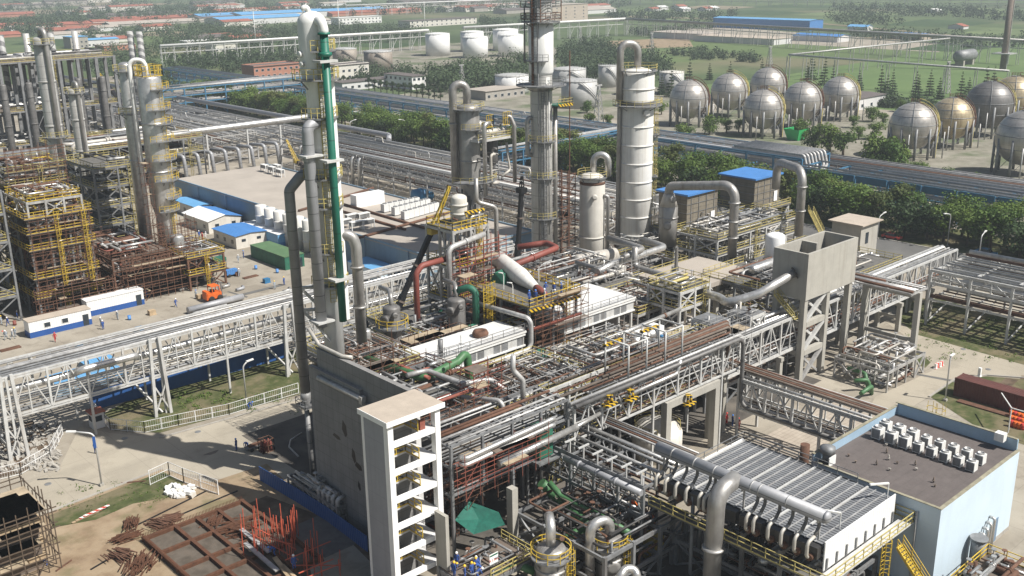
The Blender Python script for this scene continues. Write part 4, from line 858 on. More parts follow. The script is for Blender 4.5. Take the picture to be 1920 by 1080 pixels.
part('sign_board', MB().box(cx2-2.6, cy2-3.9, zz2(153), cx2-1.6, cy2-3.85, zz2(140)), 'white', t)
z_ = zz2(196); part('side_deck', MB().box(cx2+.8, cy2-3.6, z_-.2, cx2+4.4, cy2-.4, z_), 'green_dark', t); part('toe_board', MB().box(cx2+.75, cy2-3.75, z_-.25, cx2+4.45, cy2-3.61, z_+.25), 'hazard', t); part('railing', MB().rail([(cx2+.8, cy2-3.6, z_), (cx2+4.4, cy2-3.6, z_), (cx2+4.4, cy2-.4, z_)], 1.1, 1.2, .07), 'yellow_pale', t)
for r_ in (262, 330, 405): d_, q_ = MB(), MB(); deck_ring(d_, q_, cx2, cy2, zz2(r_), 1.9, 3.0, 150, 290); part('railing', q_, 'yellow_pale', part('platform', d_, 'galv_dark', t))
def off2(a, b): return Vec((cx2, cy2, 0))+CR*a+CF*b
for i, (a_, b_, r_, ra, rb, mm) in enumerate(((2.55, .4, .42, 195, 470, 'alum_dull'), (-.6, -2.25, .1, -50, 470, 'galv_dark'), (.5, -2.3, .1, 170, 470, 'galv'), (-1.55, -1.7, .24, -40, 160, 'rust'), (-2.9, .3, .13, 10, 118, 'galv_dark'), (1.3, -2.0, .12, 150, 440, 'galv'))):
    q = off2(a_, b_); part('riser', MB().tube([(q.x, q.y, ZT(q, ra)), (q.x, q.y, ZT(q, rb))], r_, 10), mm, t)
q = off2(-2.6, -1.2); pipe('grey C shaped side pipe on the left of the central column', [tuple(off2(-1.6, -.6)+Vec((0, 0, ZT(q, 222)))), (q.x, q.y, ZT(q, 222)), (q.x, q.y, ZT(q, 290)), tuple(off2(-1.6, -.6)+Vec((0, 0, ZT(q, 292))))], .42, 'alum_dull', 14, .8)
t = thing('antenna_mast', 'thin rust red lattice pole beside the central column', 'mast', tuple(off2(5.2, 1)), None); q = off2(5.2, 1); part('pole', MB().bar((q.x, q.y, 0), (q.x, q.y, ZT(q, 95)), .14), 'rust', t)
# white ringed tower
P = G(1188, 512); cx3, cy3 = P.x, P.y; zz3 = lambda r_: ZT(P, r_)
t = vessel('broad white ringed tower with a big grey loop pipe over its top', 'process tower', cx3, cy3, 0, zz3(126), 3.2, 'offwhite', .3, plats=[(zz3(131), .55, 0, 360), (zz3(195), 1.6, 140, 400), (zz3(252), 1.2, 300, 380), (zz3(330), 1.2, 300, 380)],
       rings=[zz3(r_) for r_ in (165, 235, 270, 304, 338, 370, 403, 436)], ladder=[(320, 2, zz3(195))], nozz=[(zz3(208), 250, .55, .8)], railm='yellow_pale', n=36)
part('stain_band', MB().lathe((cx3, cy3, 0), [(3.21, zz3(196)), (3.23, zz3(194)), (3.23, zz3(189)), (3.21, zz3(188))], 36), 'clad_dark', t)
q = Vec((cx3, cy3, 0))-CR*3.55-CF*1.0; tp = Vec((cx3, cy3, 0))-CR*.1
lp = pipe('thick grey loop pipe arching over the white ringed tower and down its left side', [tuple(tp+Vec((0, 0, zz3(128)))), tuple(tp+Vec((0, 0, zz3(83)))), (q.x, q.y, ZT(q, 80)), (q.x, q.y, ZT(q, 190))], .68, 'alum_dull', 18, 1.8, k=10)
pipe('slimmer grey pipe standing against the left side of the white ringed tower', [tuple(q+CR*1.2+Vec((0, 0, ZT(q, 176)))), (q.x, q.y, ZT(q, 176)), (q.x, q.y, ZT(q, 505))], .42, 'alum_dull', 14, .9)
for r_ in (196, 320, 438): z = ZT(q, r_); solo('pipe_bracket', MB().bar((q.x-.7, q.y, z), (q.x+2.2, q.y+.2, z), .22).bar((q.x+.4, q.y, z), (q.x+1.8, q.y+.4, z-1.6), .18), 'white_steel', f'white bracket holding the slim pipe {dict([(196, "near the top"), (320, "half way down"), (438, "near the foot")])[r_]} of the white tower', 'bracket')
# pale vessel with loop
P = G(1109, 530); cx4, cy4 = P.x, P.y; zz4 = lambda r_: ZT(P, r_)
t = vessel('cream upright vessel with a silver loop pipe, left of the white ringed tower', 'vessel', cx4, cy4, 0, zz4(322), 2.45, 'cream', .3, plats=[(zz4(330), .5, 0, 360)], rings=[zz4(442)], nozz=[(zz4(364), 232, .42, .7), (zz4(405), 340, .35, .8)], n=32)
part('rust_band', MB().lathe((cx4, cy4, 0), [(2.46, zz4(344)), (2.5, zz4(342)), (2.42, zz4(336))], 32), 'rust', t)
q = Vec((cx4, cy4, 0))+CR*2.9-CF*.7; tp = Vec((cx4, cy4, 0))+CR*.2
pipe('silver loop pipe over the cream vessel running down its right side', [tuple(tp+Vec((0, 0, zz4(326)))), tuple(tp+Vec((0, 0, zz4(290)))), (q.x, q.y, ZT(q, 290)), (q.x, q.y, ZT(q, 330))], .62, 'alum', 16, 1.5, k=10)
pipe('thin grey pipe with a hooked top on the right of the cream vessel', [tuple(q-CR*.9-CF*.6+Vec((0, 0, ZT(q, 366)))), tuple(q-CF*.6+Vec((0, 0, ZT(q, 366)))), tuple(q-CF*.6+Vec((0, 0, ZT(q, 478))))], .36, 'alum_dull', 12, .8)
# loop column with decks
P = G(886, 505); cx5, cy5 = P.x, P.y; zz5 = lambda r_: ZT(P, r_)
t = vessel('brownish grey column with a silver loop pipe, round and square decks and dangling pipes', 'process column', cx5, cy5, 0, zz5(193), 2.0, 'alum_dull', .3, plats=[(zz5(203), 1.0, 0, 360), (zz5(335), 3.2, 190, 380), (zz5(240), .8, 200, 330)], rings=[zz5(300), zz5(340)], railm='yellow_pale', cone=(zz5(360), zz5(330)), r_top=2.2)
def off5(a, b): return Vec((cx5, cy5, 0))+CR*a+CF*b
dk = MB(); c = off5(0, 0)
ax, ay = Vec((1, 0, 0)), Vec((0, 1, 0)); za = zz5(258)
part('square_deck', MB().box(cx5-1.2, cy5-4.2, za-.5, cx5+8.2, cy5+2.4, za), 'white_steel', t); part('railing', MB().rail([(cx5-1.2, cy5-4.2, za), (cx5+8.2, cy5-4.2, za), (cx5+8.2, cy5+2.4, za)], 1.1, 1.6, .08), 'yellow_pale', t)
part('drum', MB().lathe((cx5+.4, cy5-2.6, za+1.0), [(.3, -.3), (.6, 0), (.6, 7.0), (.3, 7.3)], 14, (1, 0, 0)), 'lagging', t)
part('tank', MB().lathe((cx5+3.2, cy5+.6, za), [(1.0, 0), (1.0, 2.3), (.5, 3.0), (.1, 3.1)], 16), 'alum_dull', t); part('tank', MB().lathe((cx5+5.5, cy5-.5, za-6.5), [(.4, 0), (1.3, 1.0), (1.3, 6), (.9, 6.4)], 16), 'clad_dark', t)
part('riser', MB().tube([(cx5+6.2, cy5-3.6, za+2.4), (cx5+7.4, cy5-3.6, za+4.6), (cx5+8.0, cy5-4.6, za+2), (cx5+8.0, cy5-4.6, za-9.5)], .42, 12, 1.2), 'alum_dull', t)
part('riser', MB().tube([(cx5+1.5, cy5-4.6, za+3.2), (cx5-.2, cy5-4.9, za+3.2), (cx5-.2, cy5-4.9, za-11)], .42, 12, 1.0), 'alum', t)
part('riser', MB().tube([(cx5+3.0, cy5-4.2, za-3.2), (cx5+1.8, cy5-4.4, za-3.2), (cx5+1.8, cy5-4.4, za-9), (cx5+3.8, cy5-4.4, za-9)], .3, 10, .8), 'lagging', t)
part('riser', MB().tube([(cx5+7.3, cy5-3, za-1.5), (cx5+7.3, cy5-4, za-7), (cx5+5.0, cy5-4, za-8)], .28, 10, .8), 'lagging', t)
part('cage', MB().rail([(cx5+1.2, cy5-4.0, za+2.2), (cx5+3.0, cy5-4.0, za+2.2), (cx5+3, cy5-2.6, za+2.2)], 2.4, .6, .1).rail([(cx5+5.6, cy5-4.0, za+2.2), (cx5+7.8, cy5-4.0, za+2.2)], 2.6, .6, .1), 'yellow', t)
for i in range(6): q = off5(-1.6+i*.65, -2.3); part('riser', MB().tube([(q.x, q.y, zz5(350+i*7)), (q.x, q.y, zz5(455))], .2+.06*(i % 3), 8), ('clad_dark', 'alum_dull')[i % 2], t)
clutter(t, cx5-1, cx5+8, cy5-4, cy5+2, za-11, za+3, 18, 77, ('alum_dull', 'lagging', 'galv_dark', 'clad_dark'), (.08, .22))
q = off5(-2.95, -.6); tp = off5(-.2, 0)
pipe('silver loop pipe over the brownish column, dropping down its left side as a dark duct', [tuple(tp+Vec((0, 0, zz5(196)))), tuple(tp+Vec((0, 0, zz5(158)))), (q.x, q.y, ZT(q, 158)), (q.x, q.y, ZT(q, 345))], .78, 'alum_dull', 18, 2.0, k=10, flanges=[((q.x, q.y, ZT(q, 232)), (0, 0, 1))])
# ---------------------------------------------------------------- unit behind the blast wall
module('rust stained pipe deck behind the dark concrete wall', 'process deck', 57.2, 70.5, 78.2, 92.8, [5.5, 11, 14.4], 3, 4, 'galv_dark', 'rust', 'grating', deck_holes=.45, seed=31, pipes=90, pm=('galv', 'galv', 'galv_dark', 'rust_red', 'alum', 'rust'), rr=(.07, .24), ladders=2, name='pipe_deck')
module('lower vessel deck behind the end of the dark concrete wall', 'process deck', 63.5, 71.2, 95, 110, [6, 10.5, 13.5], 3, 4, 'galv_dark', 'yellow_pale', 'grating', deck_holes=.5, seed=32, pipes=80, pm=('galv', 'galv_dark', 'alum', 'rust', 'clad_dark'), rr=(.08, .28), drums=3, name='vessel_deck', hazard=True)
module('pipe filled walkway deck in front of the white compressor roof', 'process deck', 73.5, 104, 79.2, 91.2, [5.2, 9.0], 7, 3, 'galv_dark', 'yellow_pale', 'grating', deck_holes=.45, seed=33, pipes=98, pm=('galv', 'rust', 'alum', 'rust', 'galv_dark', 'galv_dark'), rr=(.05, .17), ladders=2, drums=2, name='pipe_deck')
module('dark steelwork under the centre of the unit with tangled pipes', 'process structure', 78.5, 104, 99.6, 117, [5.5, 9.5, 12.2], 5, 4, 'galv_dark', 'yellow_pale', 'grating', deck_holes=.5, seed=34, pipes=98, pm=('galv_dark', 'clad_dark', 'rust', 'galv', 'alum', 'green_dark'), rr=(.07, .25), drums=2, hazard=True)
gpipe = [(65.8, 103.5, 12.0), (65.8, 102.6, 13.8), (65.8, 86.3, 13.9), (72.8, 86.3, 14.3), (72.8, 87.0, 16.0), (73.0, 85.6, 15.6), (73.0, 85.6, 7.5)]
gq = pipe('bright green pipe along the top of the wall, bending down behind the stair tower', [(65.8, 104.5, 13.9), (65.8, 87.0, 15.2), (71.2, 87.6, 15.6), (72.9, 88.0, 16.3), (72.9, 87.2, 9.5)], .5, 'green_pipe', 16, 1.3)
part('flange', MB().box(72.1, 86.3, 11.3, 73.7, 88.1, 11.6), 'white_steel', gq)
pipe('thick grey pipe on the deck edge running beside the green pipe', [(64.0, 88.0, 15.8), (66.5, 87.6, 15.8), (67.3, 82.0, 15.6), (70.5, 81.0, 15.5), (71, 79, 14.5)], .3, 'galv', 12, 1)
pipe('grey handle shaped pipe above the rusty upper rack', [(66.2, 81.2, 14.6), (67.6, 75.8, 15.4), (67.6, 75.4, 10.4), (60.5, 74.4, 10.6)], .26, 'galv', 10, .8)
pipe('short grey swan neck vent pipe at the rack corner', [(70.4, 75.6, 14.2), (70.4, 75.6, 17.0), (69.5, 76.2, 18.3), (69.6, 76.2, 20.0)], .3, 'galv', 10, .7)
for i, z in enumerate((12.9, 13.6)): pipe(f'silver pipe leading from the stair tower along the rusty rack, {("lower", "upper")[i]} of two', [(58.0, 71.7, z), (58.2, 70.9, z), (70, 70.9, z+.4), (70.5, 70.9, z+.4)], .27, 'alum', 12, .8)
# dark upright vessels
for (x, y, zt_, r_, lb, lz) in ((73.7, 104, 18.2, 1.15, 'dark grey upright vessel with a yellow railed collar platform', 15.4), (84.6, 104, 16.8, 1.3, 'dark grey upright vessel beside the yellow caged ladder', 0)):
    t = vessel(lb, 'vessel', x, y, 4, zt_, r_, 'clad_dark', .25, plats=[(lz, 1.0, 0, 360)] if lz else (), rings=[8, 11.5], railm='yellow', nozz=[(zt_-1.6, 200, .5, .7), (zt_-1, 250, .3, .6)])
    part('name_plate', MB().box(x-.55, y-r_-.16, 11.6, x+.4, y-r_-.1, 12.2), 'white', t)
    part('head_pipe', MB().tube([(x, y, zt_-.4), (x, y, zt_+1.2), (x+.9, y+1.5, zt_+1.4), (x+1.2, y+4, zt_+1.2)], .32, 10, .7), 'alum_dull', t)
pipe('dark teal drop pipe hugging the yellow caged ladder', [(84.6, 104.4, 17.4), (85.8, 102.6, 18.2), (86.2, 101.8, 17.6), (86.2, 101.8, 9)], .48, 'green_dark', 14, 1)
solo('caged_ladder', MB().ladder(87.2, 100.6, 9.5, 18.2, -.4, -.9, .9).ladder(88.0, 100.9, 9.5, 18.2, -.4, -.9, .9), 'yellow', 'bright yellow caged ladder between the dark vessel and the workers platform', 'ladder')
t = vessel('small silver upright pot among hazard striped platforms near the wall', 'vessel', 69.2, 103.4, 11.5, 16.2, .62, 'alum', .3, rings=[13], plats=(), n=18)
# compressor houses
def house(lb, x0, x1, y0, y1, z0, zt_, girder):
    t = thing('compressor_house', lb, 'building', ((x0+x1)/2, (y0+y1)/2, z0))
    part('wall', MB().box(x0+.3, y0+1.4, z0, x1-.3, y1-.3, zt_-2.1), 'concrete_dark', t); part('upper_wall', MB().box(x0, y0, zt_-2.1, x1, y1, zt_-.25), 'white_steel', t)  # dark set-back wall stands in for the shaded void below the girder
    for i in range(6): x = x0+.3+(x1-x0-.6)*i/5; part('column', MB().bar((x, y0+.2, z0), (x, y0+.2, zt_-2.1), .3), 'white_steel', t)
    part('roof', MB().box(x0-.25, y0-.25, zt_-.25, x1+.25, y1+.25, zt_), 'roof_white', t)
    mb = MB(); n = max(3, int((x1-x0)/1.35))
    for i in range(n):
        a, b = x0+(x1-x0)*i/n, x0+(x1-x0)*(i+1)/n
        if i % 3: part('opening', MB().box(a+.12, y0-.02, zt_-1.9, b-.12, y0-.003, zt_-.75), 'galv_dark', t)
    
    part('girder', MB().box(x0-.1, y0-.2, zt_-.62, x1+.1, y0-.023, zt_-.38).box(x0-.1, y0-.2, zt_-2.1, x1+.1, y0-.023, zt_-1.9), 'white', t)
    part('railing', MB().rail([(x0, y0-.15, zt_), (x1, y0-.15, zt_)], 1.0, 1.8, .055), 'galv_dark', t)
    return t
h1 = house('white ribbed compressor house roof nearest the stair tower', 71.9, 87.0, 93.1, 98.4, 9.2, 14.0, True)
house('larger white ribbed roof behind the workers platform', 95.5, 110.0, 94.0, 103.2, 8.1, 13.2, True)
solo('roof_fan', MB().lathe((81.6, 95.6, 13.9), [(.95, 0), (1.1, .5), (.9, .9), (.55, .95), (.5, .6), (.05, .55)], 18), 'rust', 'rusty round fan housing on the near white roof', 'fan')
sq = G(805, 680, 14); pipe('short dark vent stub at the near end of the white roof', [(73.4, 93.6, 14), (73.4, 93.6, 16.2)], .32, 'galv_dark', 10)
scaffold('thin grey scaffold rails round the near end of the white compressor roof', 70.6, 76, 91.6, 92.9, 9.2, 15.2, 41, 1.7, 2.1, 'galv_dark', 1, .045)
# workers' platform and the scaffolding below it
t = thing('work_platform', 'yellow railed high platform where workers in blue stand round the silver cone', 'platform', (93.7, 100, 9))
part('deck', MB().box(88.9, 94.0, 16.3, 98.6, 106, 16.5), 'grating', t)
part('railing', MB().rail([(88.9, 106, 16.5), (88.9, 94, 16.5), (98.6, 94, 16.5), (98.6, 106, 16.5)], 1.15, 1.4, .08), 'yellow', t)
part('toe_board', MB().box(88.8, 93.9, 15.7, 98.7, 93.99, 16.25), 'hazard', t)
for x in (89.2, 93.7, 98.2):
    for y in (94.4, 100, 105.6): part('column', MB().bar((x, y, 0), (x, y, 16.3), .32), 'galv_dark', t)
dk = part('lower_deck', MB().box(87.8, 93.2, 9.0, 98.6, 97, 9.2), 'white_steel', t); part('railing', MB().rail([(87.8, 97, 9.2), (87.8, 93.3, 9.2), (98.5, 93.3, 9.2), (98.5, 97, 9.2)], 1.15, 1.4, .08), 'yellow', dk)
part('beam', MB().box(88.7, 93.8, 13.2, 98.8, 94.2, 13.5).box(88.7, 105.2, 13.2, 98.8, 105.6, 13.5), 'rust_red', t)
part('ladder', MB().ladder(96.6, 94.9, 9.2, 18, 0, -1, .7), 'yellow', t)
clutter(t, 89, 98.4, 94.3, 105, 9.3, 15.6, 34, 55, ('galv_dark', 'rust', 'rust_red', 'galv', 'clad_dark'), (.07, .3))
solo('net_bundle', MB().add([(89.3, 93.1, 10.7), (91.0, 93.1, 10.6), (91.4, 93.0, 8.3), (90.5, 92.9, 7.7), (89.8, 93.0, 7.9), (89.5, 92.6, 9), (91, 92.5, 9.2)], [(0, 5, 4), (0, 1, 6, 5), (1, 2, 6), (5, 6, 3, 4), (6, 2, 3), (0, 4, 3, 2, 1)]), 'net_green', 'green sheet hung over the lower yellow railing', 'sheet')
scaffold('rusty scaffold under the hazard striped edge of the workers platform', 90, 99, 92.8, 94.0, 9.2, 17.2, 42, 1.5, 1.9, 'rust', 2, .055)
pipe('grey bent pipe down the left face of the workers platform', [(86.6, 107, 15.6), (87.6, 95.6, 15.6), (88.2, 93.0, 15.4), (88.2, 93.0, 11.2), (77.5, 92.4, 11.4)], .32, 'galv', 12, 1.0)
pipe('second fat dark pipe low under the workers platform', [(86.8, 106, 13.6), (87.0, 96, 13.4), (90, 94.8, 13.2)], .4, 'clad_dark', 12, 1.0)
solo('stairway', MB().stair((97.2, 90.6, 9.0), (92.6, 84.4, 6.2), 1.1).stair((98.6, 90.2, 9.0), (94.0, 84.0, 6.2), 1.1), 'yellow', 'yellow double stairway below the green sheet', 'stairs')
# silver vessel with cone
a, b = Vec((97.6, 109.6, 18.2)), Vec((92.8, 95.2, 17.3)); d = (b-a).normalized(); L = (b-a).length
t = thing('cone_vessel', 'big white horizontal vessel tapering to a rusty nose above the workers', 'vessel', tuple(a))
part('shell', MB().lathe(a, [(.3, -.6), (1.05, -.25), (1.25, 0), (1.25, L*.5), (.55, L*.84)], 26, d), 'offwhite', t)
part('nose', MB().lathe(a, [(.55, L*.84), (.58, L*.9), (.5, L*.96), (.4, L*1.02), (.1, L*1.04)], 20, d), 'red_oxide', t)
for f in (.12, .4): part('saddle', MB().box(a.x+d.x*L*f-1.2, a.y+d.y*L*f-.2, 16.5, a.x+d.x*L*f+1.2, a.y+d.y*L*f+.2, 17.2), 'galv_dark', t)
for i, (x, y, z, dx) in enumerate(((92.0, 102.5, 18.5, -1.5), (89.6, 98, 18.6, -1.6), (97.9, 101.5, 18.6, 1.2), (98.2, 96, 18.4, -1.0))):
    solo('flood_lamp', MB().bar((x, y, 16.4), (x, y, z), .09).bar((x, y, z), (x+dx*.5, y-.6, z+.7), .07).bar((x+dx*.4, y-.4, z+.6), (x+dx*1.2, y-1.2, z+1.1), .3, .14), 'white', ('white tube lamp left of the white horizontal vessel', 'white tube lamp at the front left of the workers platform', 'white tube lamp right of the white horizontal vessel', 'white tube lamp at the right corner of the workers platform')[i], 'lamp')
solo('green_cover', MB().add([(93, 106.5, 16.5), (95.4, 107, 16.5), (96, 104.6, 16.5), (93.5, 104, 16.5), (93.4, 106, 17.9), (95.2, 106.2, 18.1), (95.3, 105, 17.7), (93.9, 104.8, 18)], [(0, 1, 5, 4), (1, 2, 6, 5), (2, 3, 7, 6), (3, 0, 4, 7), (4, 5, 6, 7)]), 'green_dark', 'dark green tarpaulin lump behind the white horizontal vessel', 'tarpaulin')
# red pipes
pipe('rust red pipe rising and bending right behind the crane boom', [(82.3, 110, 8), (82.4, 110, 19.2), (83.4, 110, 20.2), (88.5, 110, 20.3)], .42, 'red_oxide', 16, 1.2)
pipe('long rust red pipe between the white horizontal vessel and the cream vessel', [(98.6, 110, 16.4), (112.6, 112.5, 16.6), (114.2, 116.5, 16.4), (110, 119, 16.0)], .5, 'red_oxide', 14, 1.2, flanges=[((106, 111.3, 16.5), (1, .18, 0))])
# platform with the small white vessel
t = module('yellow railed tower platform carrying the small white vessel', 'process structure', 89.6, 96.2, 110.5, 116.5, [8.5, 13.5, 18.5, 24.0], 3, 3, 'galv', 'yellow', 'grating', seed=35, pipes=40, pm=('galv', 'alum', 'rust_red', 'galv_dark', 'rust'), rr=(.07, .24), hazard=True, drums=1)
t = vessel('small stained white domed vessel on the yellow railed tower', 'vessel', 93.3, 113.4, 24.05, 28.3, 1.2, 'cream', .3, rings=[25.5, 26.8], n=20)
solo('hazard_beam', MB().box(92.2, 110.6, 25.9, 95.8, 110.9, 26.3).bar((92.4, 110.75, 24), (92.4, 110.75, 25.9), .12).bar((95.6, 110.75, 24), (95.6, 110.75, 25.9), .12), 'hazard', 'yellow and black striped beam in front of the small white vessel', 'beam')
pipe('grey lying pipe with an elbow below the yellow tower platform', [(87.7, 109.2, 11), (87.7, 109.2, 22.0), (94.6, 109.4, 22.8)], .4, 'galv', 12, 1.0, flanges=[((91, 109.3, 22.4), (1, 0, .1))])
pipe('grey S shaped pipe right of the yellow tower platform', [(97.2, 114, 30.0), (97.2, 114, 26.4), (99.8, 112.6, 25.4), (99.8, 112.6, 13)], .34, 'alum_dull', 12, 1.0)
scaffold('red scaffold poles below the yellow tower platform', 89, 98, 108.4, 110.2, 12, 21.5, 43, 1.5, 1.8, 'rust_red', 2, .08)
# cranes in the unit
def crane(lb, base, knee, tip, r, jm='yellow', name='mobile_crane', w0=1.0, w1=.55, hook=True):
    base, knee, tip = Vec(base), Vec(knee), Vec(tip); t = thing(name, lb, 'crane', (base.x, base.y, 0))
    part('boom', MB().bar(base, base.lerp(knee, .55), w0).bar(base.lerp(knee, .5), knee, w0*.78), 'black', t)
    for f in (.25, .5, .75): part('collar', MB().bar(base.lerp(knee, f), base.lerp(knee, f+.012), w0*1.2), 'deck_rust', t)
    mb = MB(); d = (tip-knee).normalized(); a = d.cross(Vec((0, 0, 1))); a = (a if a.length > .1 else Vec((1, 0, 0))).normalized(); b = d.cross(a); L = (tip-knee).length; n = max(3, int(L/1.3))
    cs = [(a+b), (a-b), (-a-b), (b-a)]
    for c in cs: mb.bar(knee+c*w1*.6, tip+c*w1*.25, .12)
    for i in range(n):
        f, g_ = i/n, (i+1)/n
        for j in range(4):
            c, e = cs[j], cs[(j+1) % 4]; mb.bar(knee.lerp(tip, f)+c*w1*(.6-.35*f), knee.lerp(tip, g_)+e*w1*(.6-.35*g_), .09)
    part('jib', mb, jm, t); part('jib_head', MB().box(knee.x-.7, knee.y-.7, knee.z-.5, knee.x+.7, knee.y+.7, knee.z+.4), jm, t)
    if hook: part('hoist_rope', MB().bar(tip, (tip.x, tip.y, max(6, tip.z-14)), .05), 'black', t); part('hook', MB().lathe((tip.x, tip.y, max(6, tip.z-14)-.8), [(.05, 0), (.3, .2), (.3, .6), (.05, .8)], 8), 'orange', t)
    part('chassis', MB().box(base.x-1.3, base.y-3.8, .5, base.x+1.3, base.y+3.8, 1.5).box(base.x-1.2, base.y-1.5, 1.5, base.x+1.2, base.y+1.2, max(2.6, base.z)), jm, t)
    for s in (-1, 1):
        for k in (-2.6, -1, 1, 2.6): part('wheel', MB().lathe((base.x+s*1.0, base.y+k, .55), [(.3, -.18), (.55, -.15), (.55, .15), (.3, .18)], 14, (1, 0, 0)), 'tyre', t)
    return t
yb = 117.0; p0, p1, p2 = PY(748, 572, yb), PY(810, 432, yb-1), PY(843, 349, yb-2); dirn = (p0-p1).normalized(); bs = p0+dirn*((p0.z-3)/-dirn.z)
crane('black telescopic crane boom with a yellow lattice tip beside the rust red pipe', bs, p1, p2, .5, w0=.85)
p0, p1 = PY(970, 482, 127), PY(978, 356, 127); dirn = (p0-p1).normalized(); bs = p0+dirn*((p0.z-3)/-dirn.z)
crane('upright black crane boom between the brownish column and the central column', bs, p1, p1+Vec((.1, 0, 2.4)), .5, 'black', w0=.8, hook=False)
# ---------------------------------------------------------------- concrete deck on the right of the centre
DZ = 8.0
t = thing('concrete_deck', 'beige concrete deck on columns right of the larger white roof', 'deck', (118, 100, 0))
part('slab', MB().box(103.2, 87.4, DZ-.8, 122.0, 104.0, DZ), 'roof_slab', t); part('slab', MB().box(132, 100, DZ-.8, 149, 112, DZ+.003), 'roof_slab', t)
part('railing', MB().rail([(103.2, 87.5, DZ), (121.9, 87.5, DZ), (121.9, 103, DZ)], 1.1, 1.7, .07), 'yellow_pale', t)
for x in (104.5, 113, 121):
    for y in (88.4, 95, 102): part('column', MB().box(x-.35, y-.35, 0, x+.35, y+.35, DZ-.803), 'concrete_pale', t)
for x in (133, 140, 148):
    for y in (101, 111): part('column', MB().box(x-.35, y-.35, 0, x+.35, y+.35, DZ-.803), 'concrete_pale', t)
g = G(1264, 562, DZ); solo('pedestal', MB().lathe((g.x, g.y, DZ), [(1.0, 0), (1.0, 4.4), (.6, 4.5), (.6, 5.6)], 18).box(g.x-.9, g.y-.9, DZ+4.5, g.x-.5, g.y-.5, DZ+9), 'alum_dull', 'grey round pedestal carrying pipes on the beige concrete deck', 'pedestal')
module('steel frame with valves on the beige concrete deck', 'process structure', 114.5, 121.5, 89, 95, [11.4, 14], 3, 3, 'white_steel', 'yellow_pale', 'grating', z0=DZ, seed=36, pipes=22, pm=('alum', 'lagging', 'galv', 'yellow_pale'), rr=(.08, .26))
module('white lattice pipe support below the big bright silver pipe', 'pipe support', 110, 113.4, 79.4, 83.2, [5, 9.2, 12.6], 2, 2, 'white_steel', 'galv', 'galv_dark', seed=37, pipes=8, colw=.24, ladders=0, rails=False, name='pipe_support')
module('white lattice pipe support nearer the raised concrete tank', 'pipe support', 117, 120.4, 78.4, 82.2, [5, 9.2, 12.2], 2, 2, 'white_steel', 'galv', 'galv_dark', seed=38, pipes=8, colw=.24, ladders=0, rails=False, name='pipe_support')
# blue motors and silver drums
for i, (x, y) in enumerate(((97.6, 82.8), (99.2, 83.2), (100.8, 83.6), (105.2, 84.6))):
    t = thing('pump_motor', f'blue upright pump motor on the walkway deck, {ordw(i+1)} from the yellow stairway', 'motor', (x, y, 9), 'blue pump motors')
    part('motor', MB().lathe((x, y, 9), [(.5, 0), (.5, .3), (.38, .35), (.38, 1.7), (.3, 1.9)], 14), 'blue_motor', t); part('pump', MB().lathe((x, y-.4, 9.5), [(.2, 0), (.45, .1), (.45, 2.4), (.2, 2.5)], 12, (.35, -1, 0)), 'galv_dark', t)
for i, (x, y) in enumerate(((101.0, 86.2), (104.5, 86.6))):
    t = thing('silver_drum', ('short silver drum with a white cover beside the blue motors, left one', 'short silver drum with a white cover beside the blue motors, right one')[i], 'drum', (x, y, 9))
    part('shell', MB().lathe((x, y, 10.4), [(.4, -.2), (.85, 0), (.85, 2.6), (.4, 2.8)], 18, (1, .15, 0)), 'alum', t); part('cover', MB().box(x+1.2, y-.95, 9.6, x+2.4, y+.95, 11.6), 'white_clean', t); part('saddle', MB().box(x+.4, y-.6, 9, x+.7, y+.6, 9.8), 'galv', t)
pipe('bright silver pipe spanning from the workers platform to the right over the blue motors', [(93.4, 88.4, 10.8), (114.0, 88.6, 11.6)], .32, 'alum', 12, flanges=[((110.5, 88.57, 11.47), (1, 0, 0))], brk='rust')
# big pipes in front of the white tower
pz = 11.5
a_ = [G(1180, 448, pz), G(1210, 466, pz), G(1168, 482, pz)]
pipe('dull silver pipe folding back in front of the white ringed tower', [tuple(G(1140, 446, pz+2)), tuple(G(1206, 466, pz+2)), tuple(G(1168, 483, pz+2))], .52, 'alum_dull', 14, 1.2)
pipe('bright silver pipe in a hairpin right of the folded pipe', [tuple(G(1208, 450, pz+1)), tuple(G(1248, 463, pz+1)), tuple(G(1150, 494, pz+1)), tuple(G(1120, 510, pz+1))], .56, 'alum', 16, 1.4)
p0, p1 = G(1080, 492, 10.5), G(1155, 478, 10.5)
t = thing('lagged_drum', 'lagged horizontal drum in front of the cream vessel', 'drum', tuple(p0)); d = (p1-p0).normalized(); part('shell', MB().lathe(p0, [(.5, -.4), (1.2, -.1), (1.35, .2), (1.35, (p1-p0).length-.2), (.4, (p1-p0).length)], 22, d), 'lagging', t)
for f in (.25, .75): c = p0.lerp(p1, f); part('saddle', MB().box(c.x-.3, c.y-1.1, DZ, c.x+.3, c.y+1.1, 9.6), 'concrete', t)
for i, (pa, pb, r_, z) in enumerate((((1080, 492), (1158, 512), .36, 12.2), ((1095, 503), (1200, 528), .36, 10.6), ((1190, 500), (1310, 535), .5, 11.6))):
    A, B = G(*pa, z), G(*pb, z); pipe(('grey pipe with a turned end above the larger white roof', 'long grey manifold pipe behind the larger white roof, on short legs', 'dull silver pipe running from the white tower to the valve frame')[i], [tuple(A), tuple(B)] if i != 2 else [(A.x, A.y, 15), tuple(A), tuple(B), (B.x+.4, B.y-1.5, z)], r_, 'alum_dull', 14, 1.0)
module('pipe legs and valves behind the larger white roof', 'process structure', 101, 124, 105.2, 110.2, [10.8], 8, 2, 'galv_dark', 'yellow_pale', 'grating', z0=DZ, seed=39, pipes=40, pm=('alum', 'lagging', 'galv_dark', 'rust'), rr=(.1, .26), rails=False)
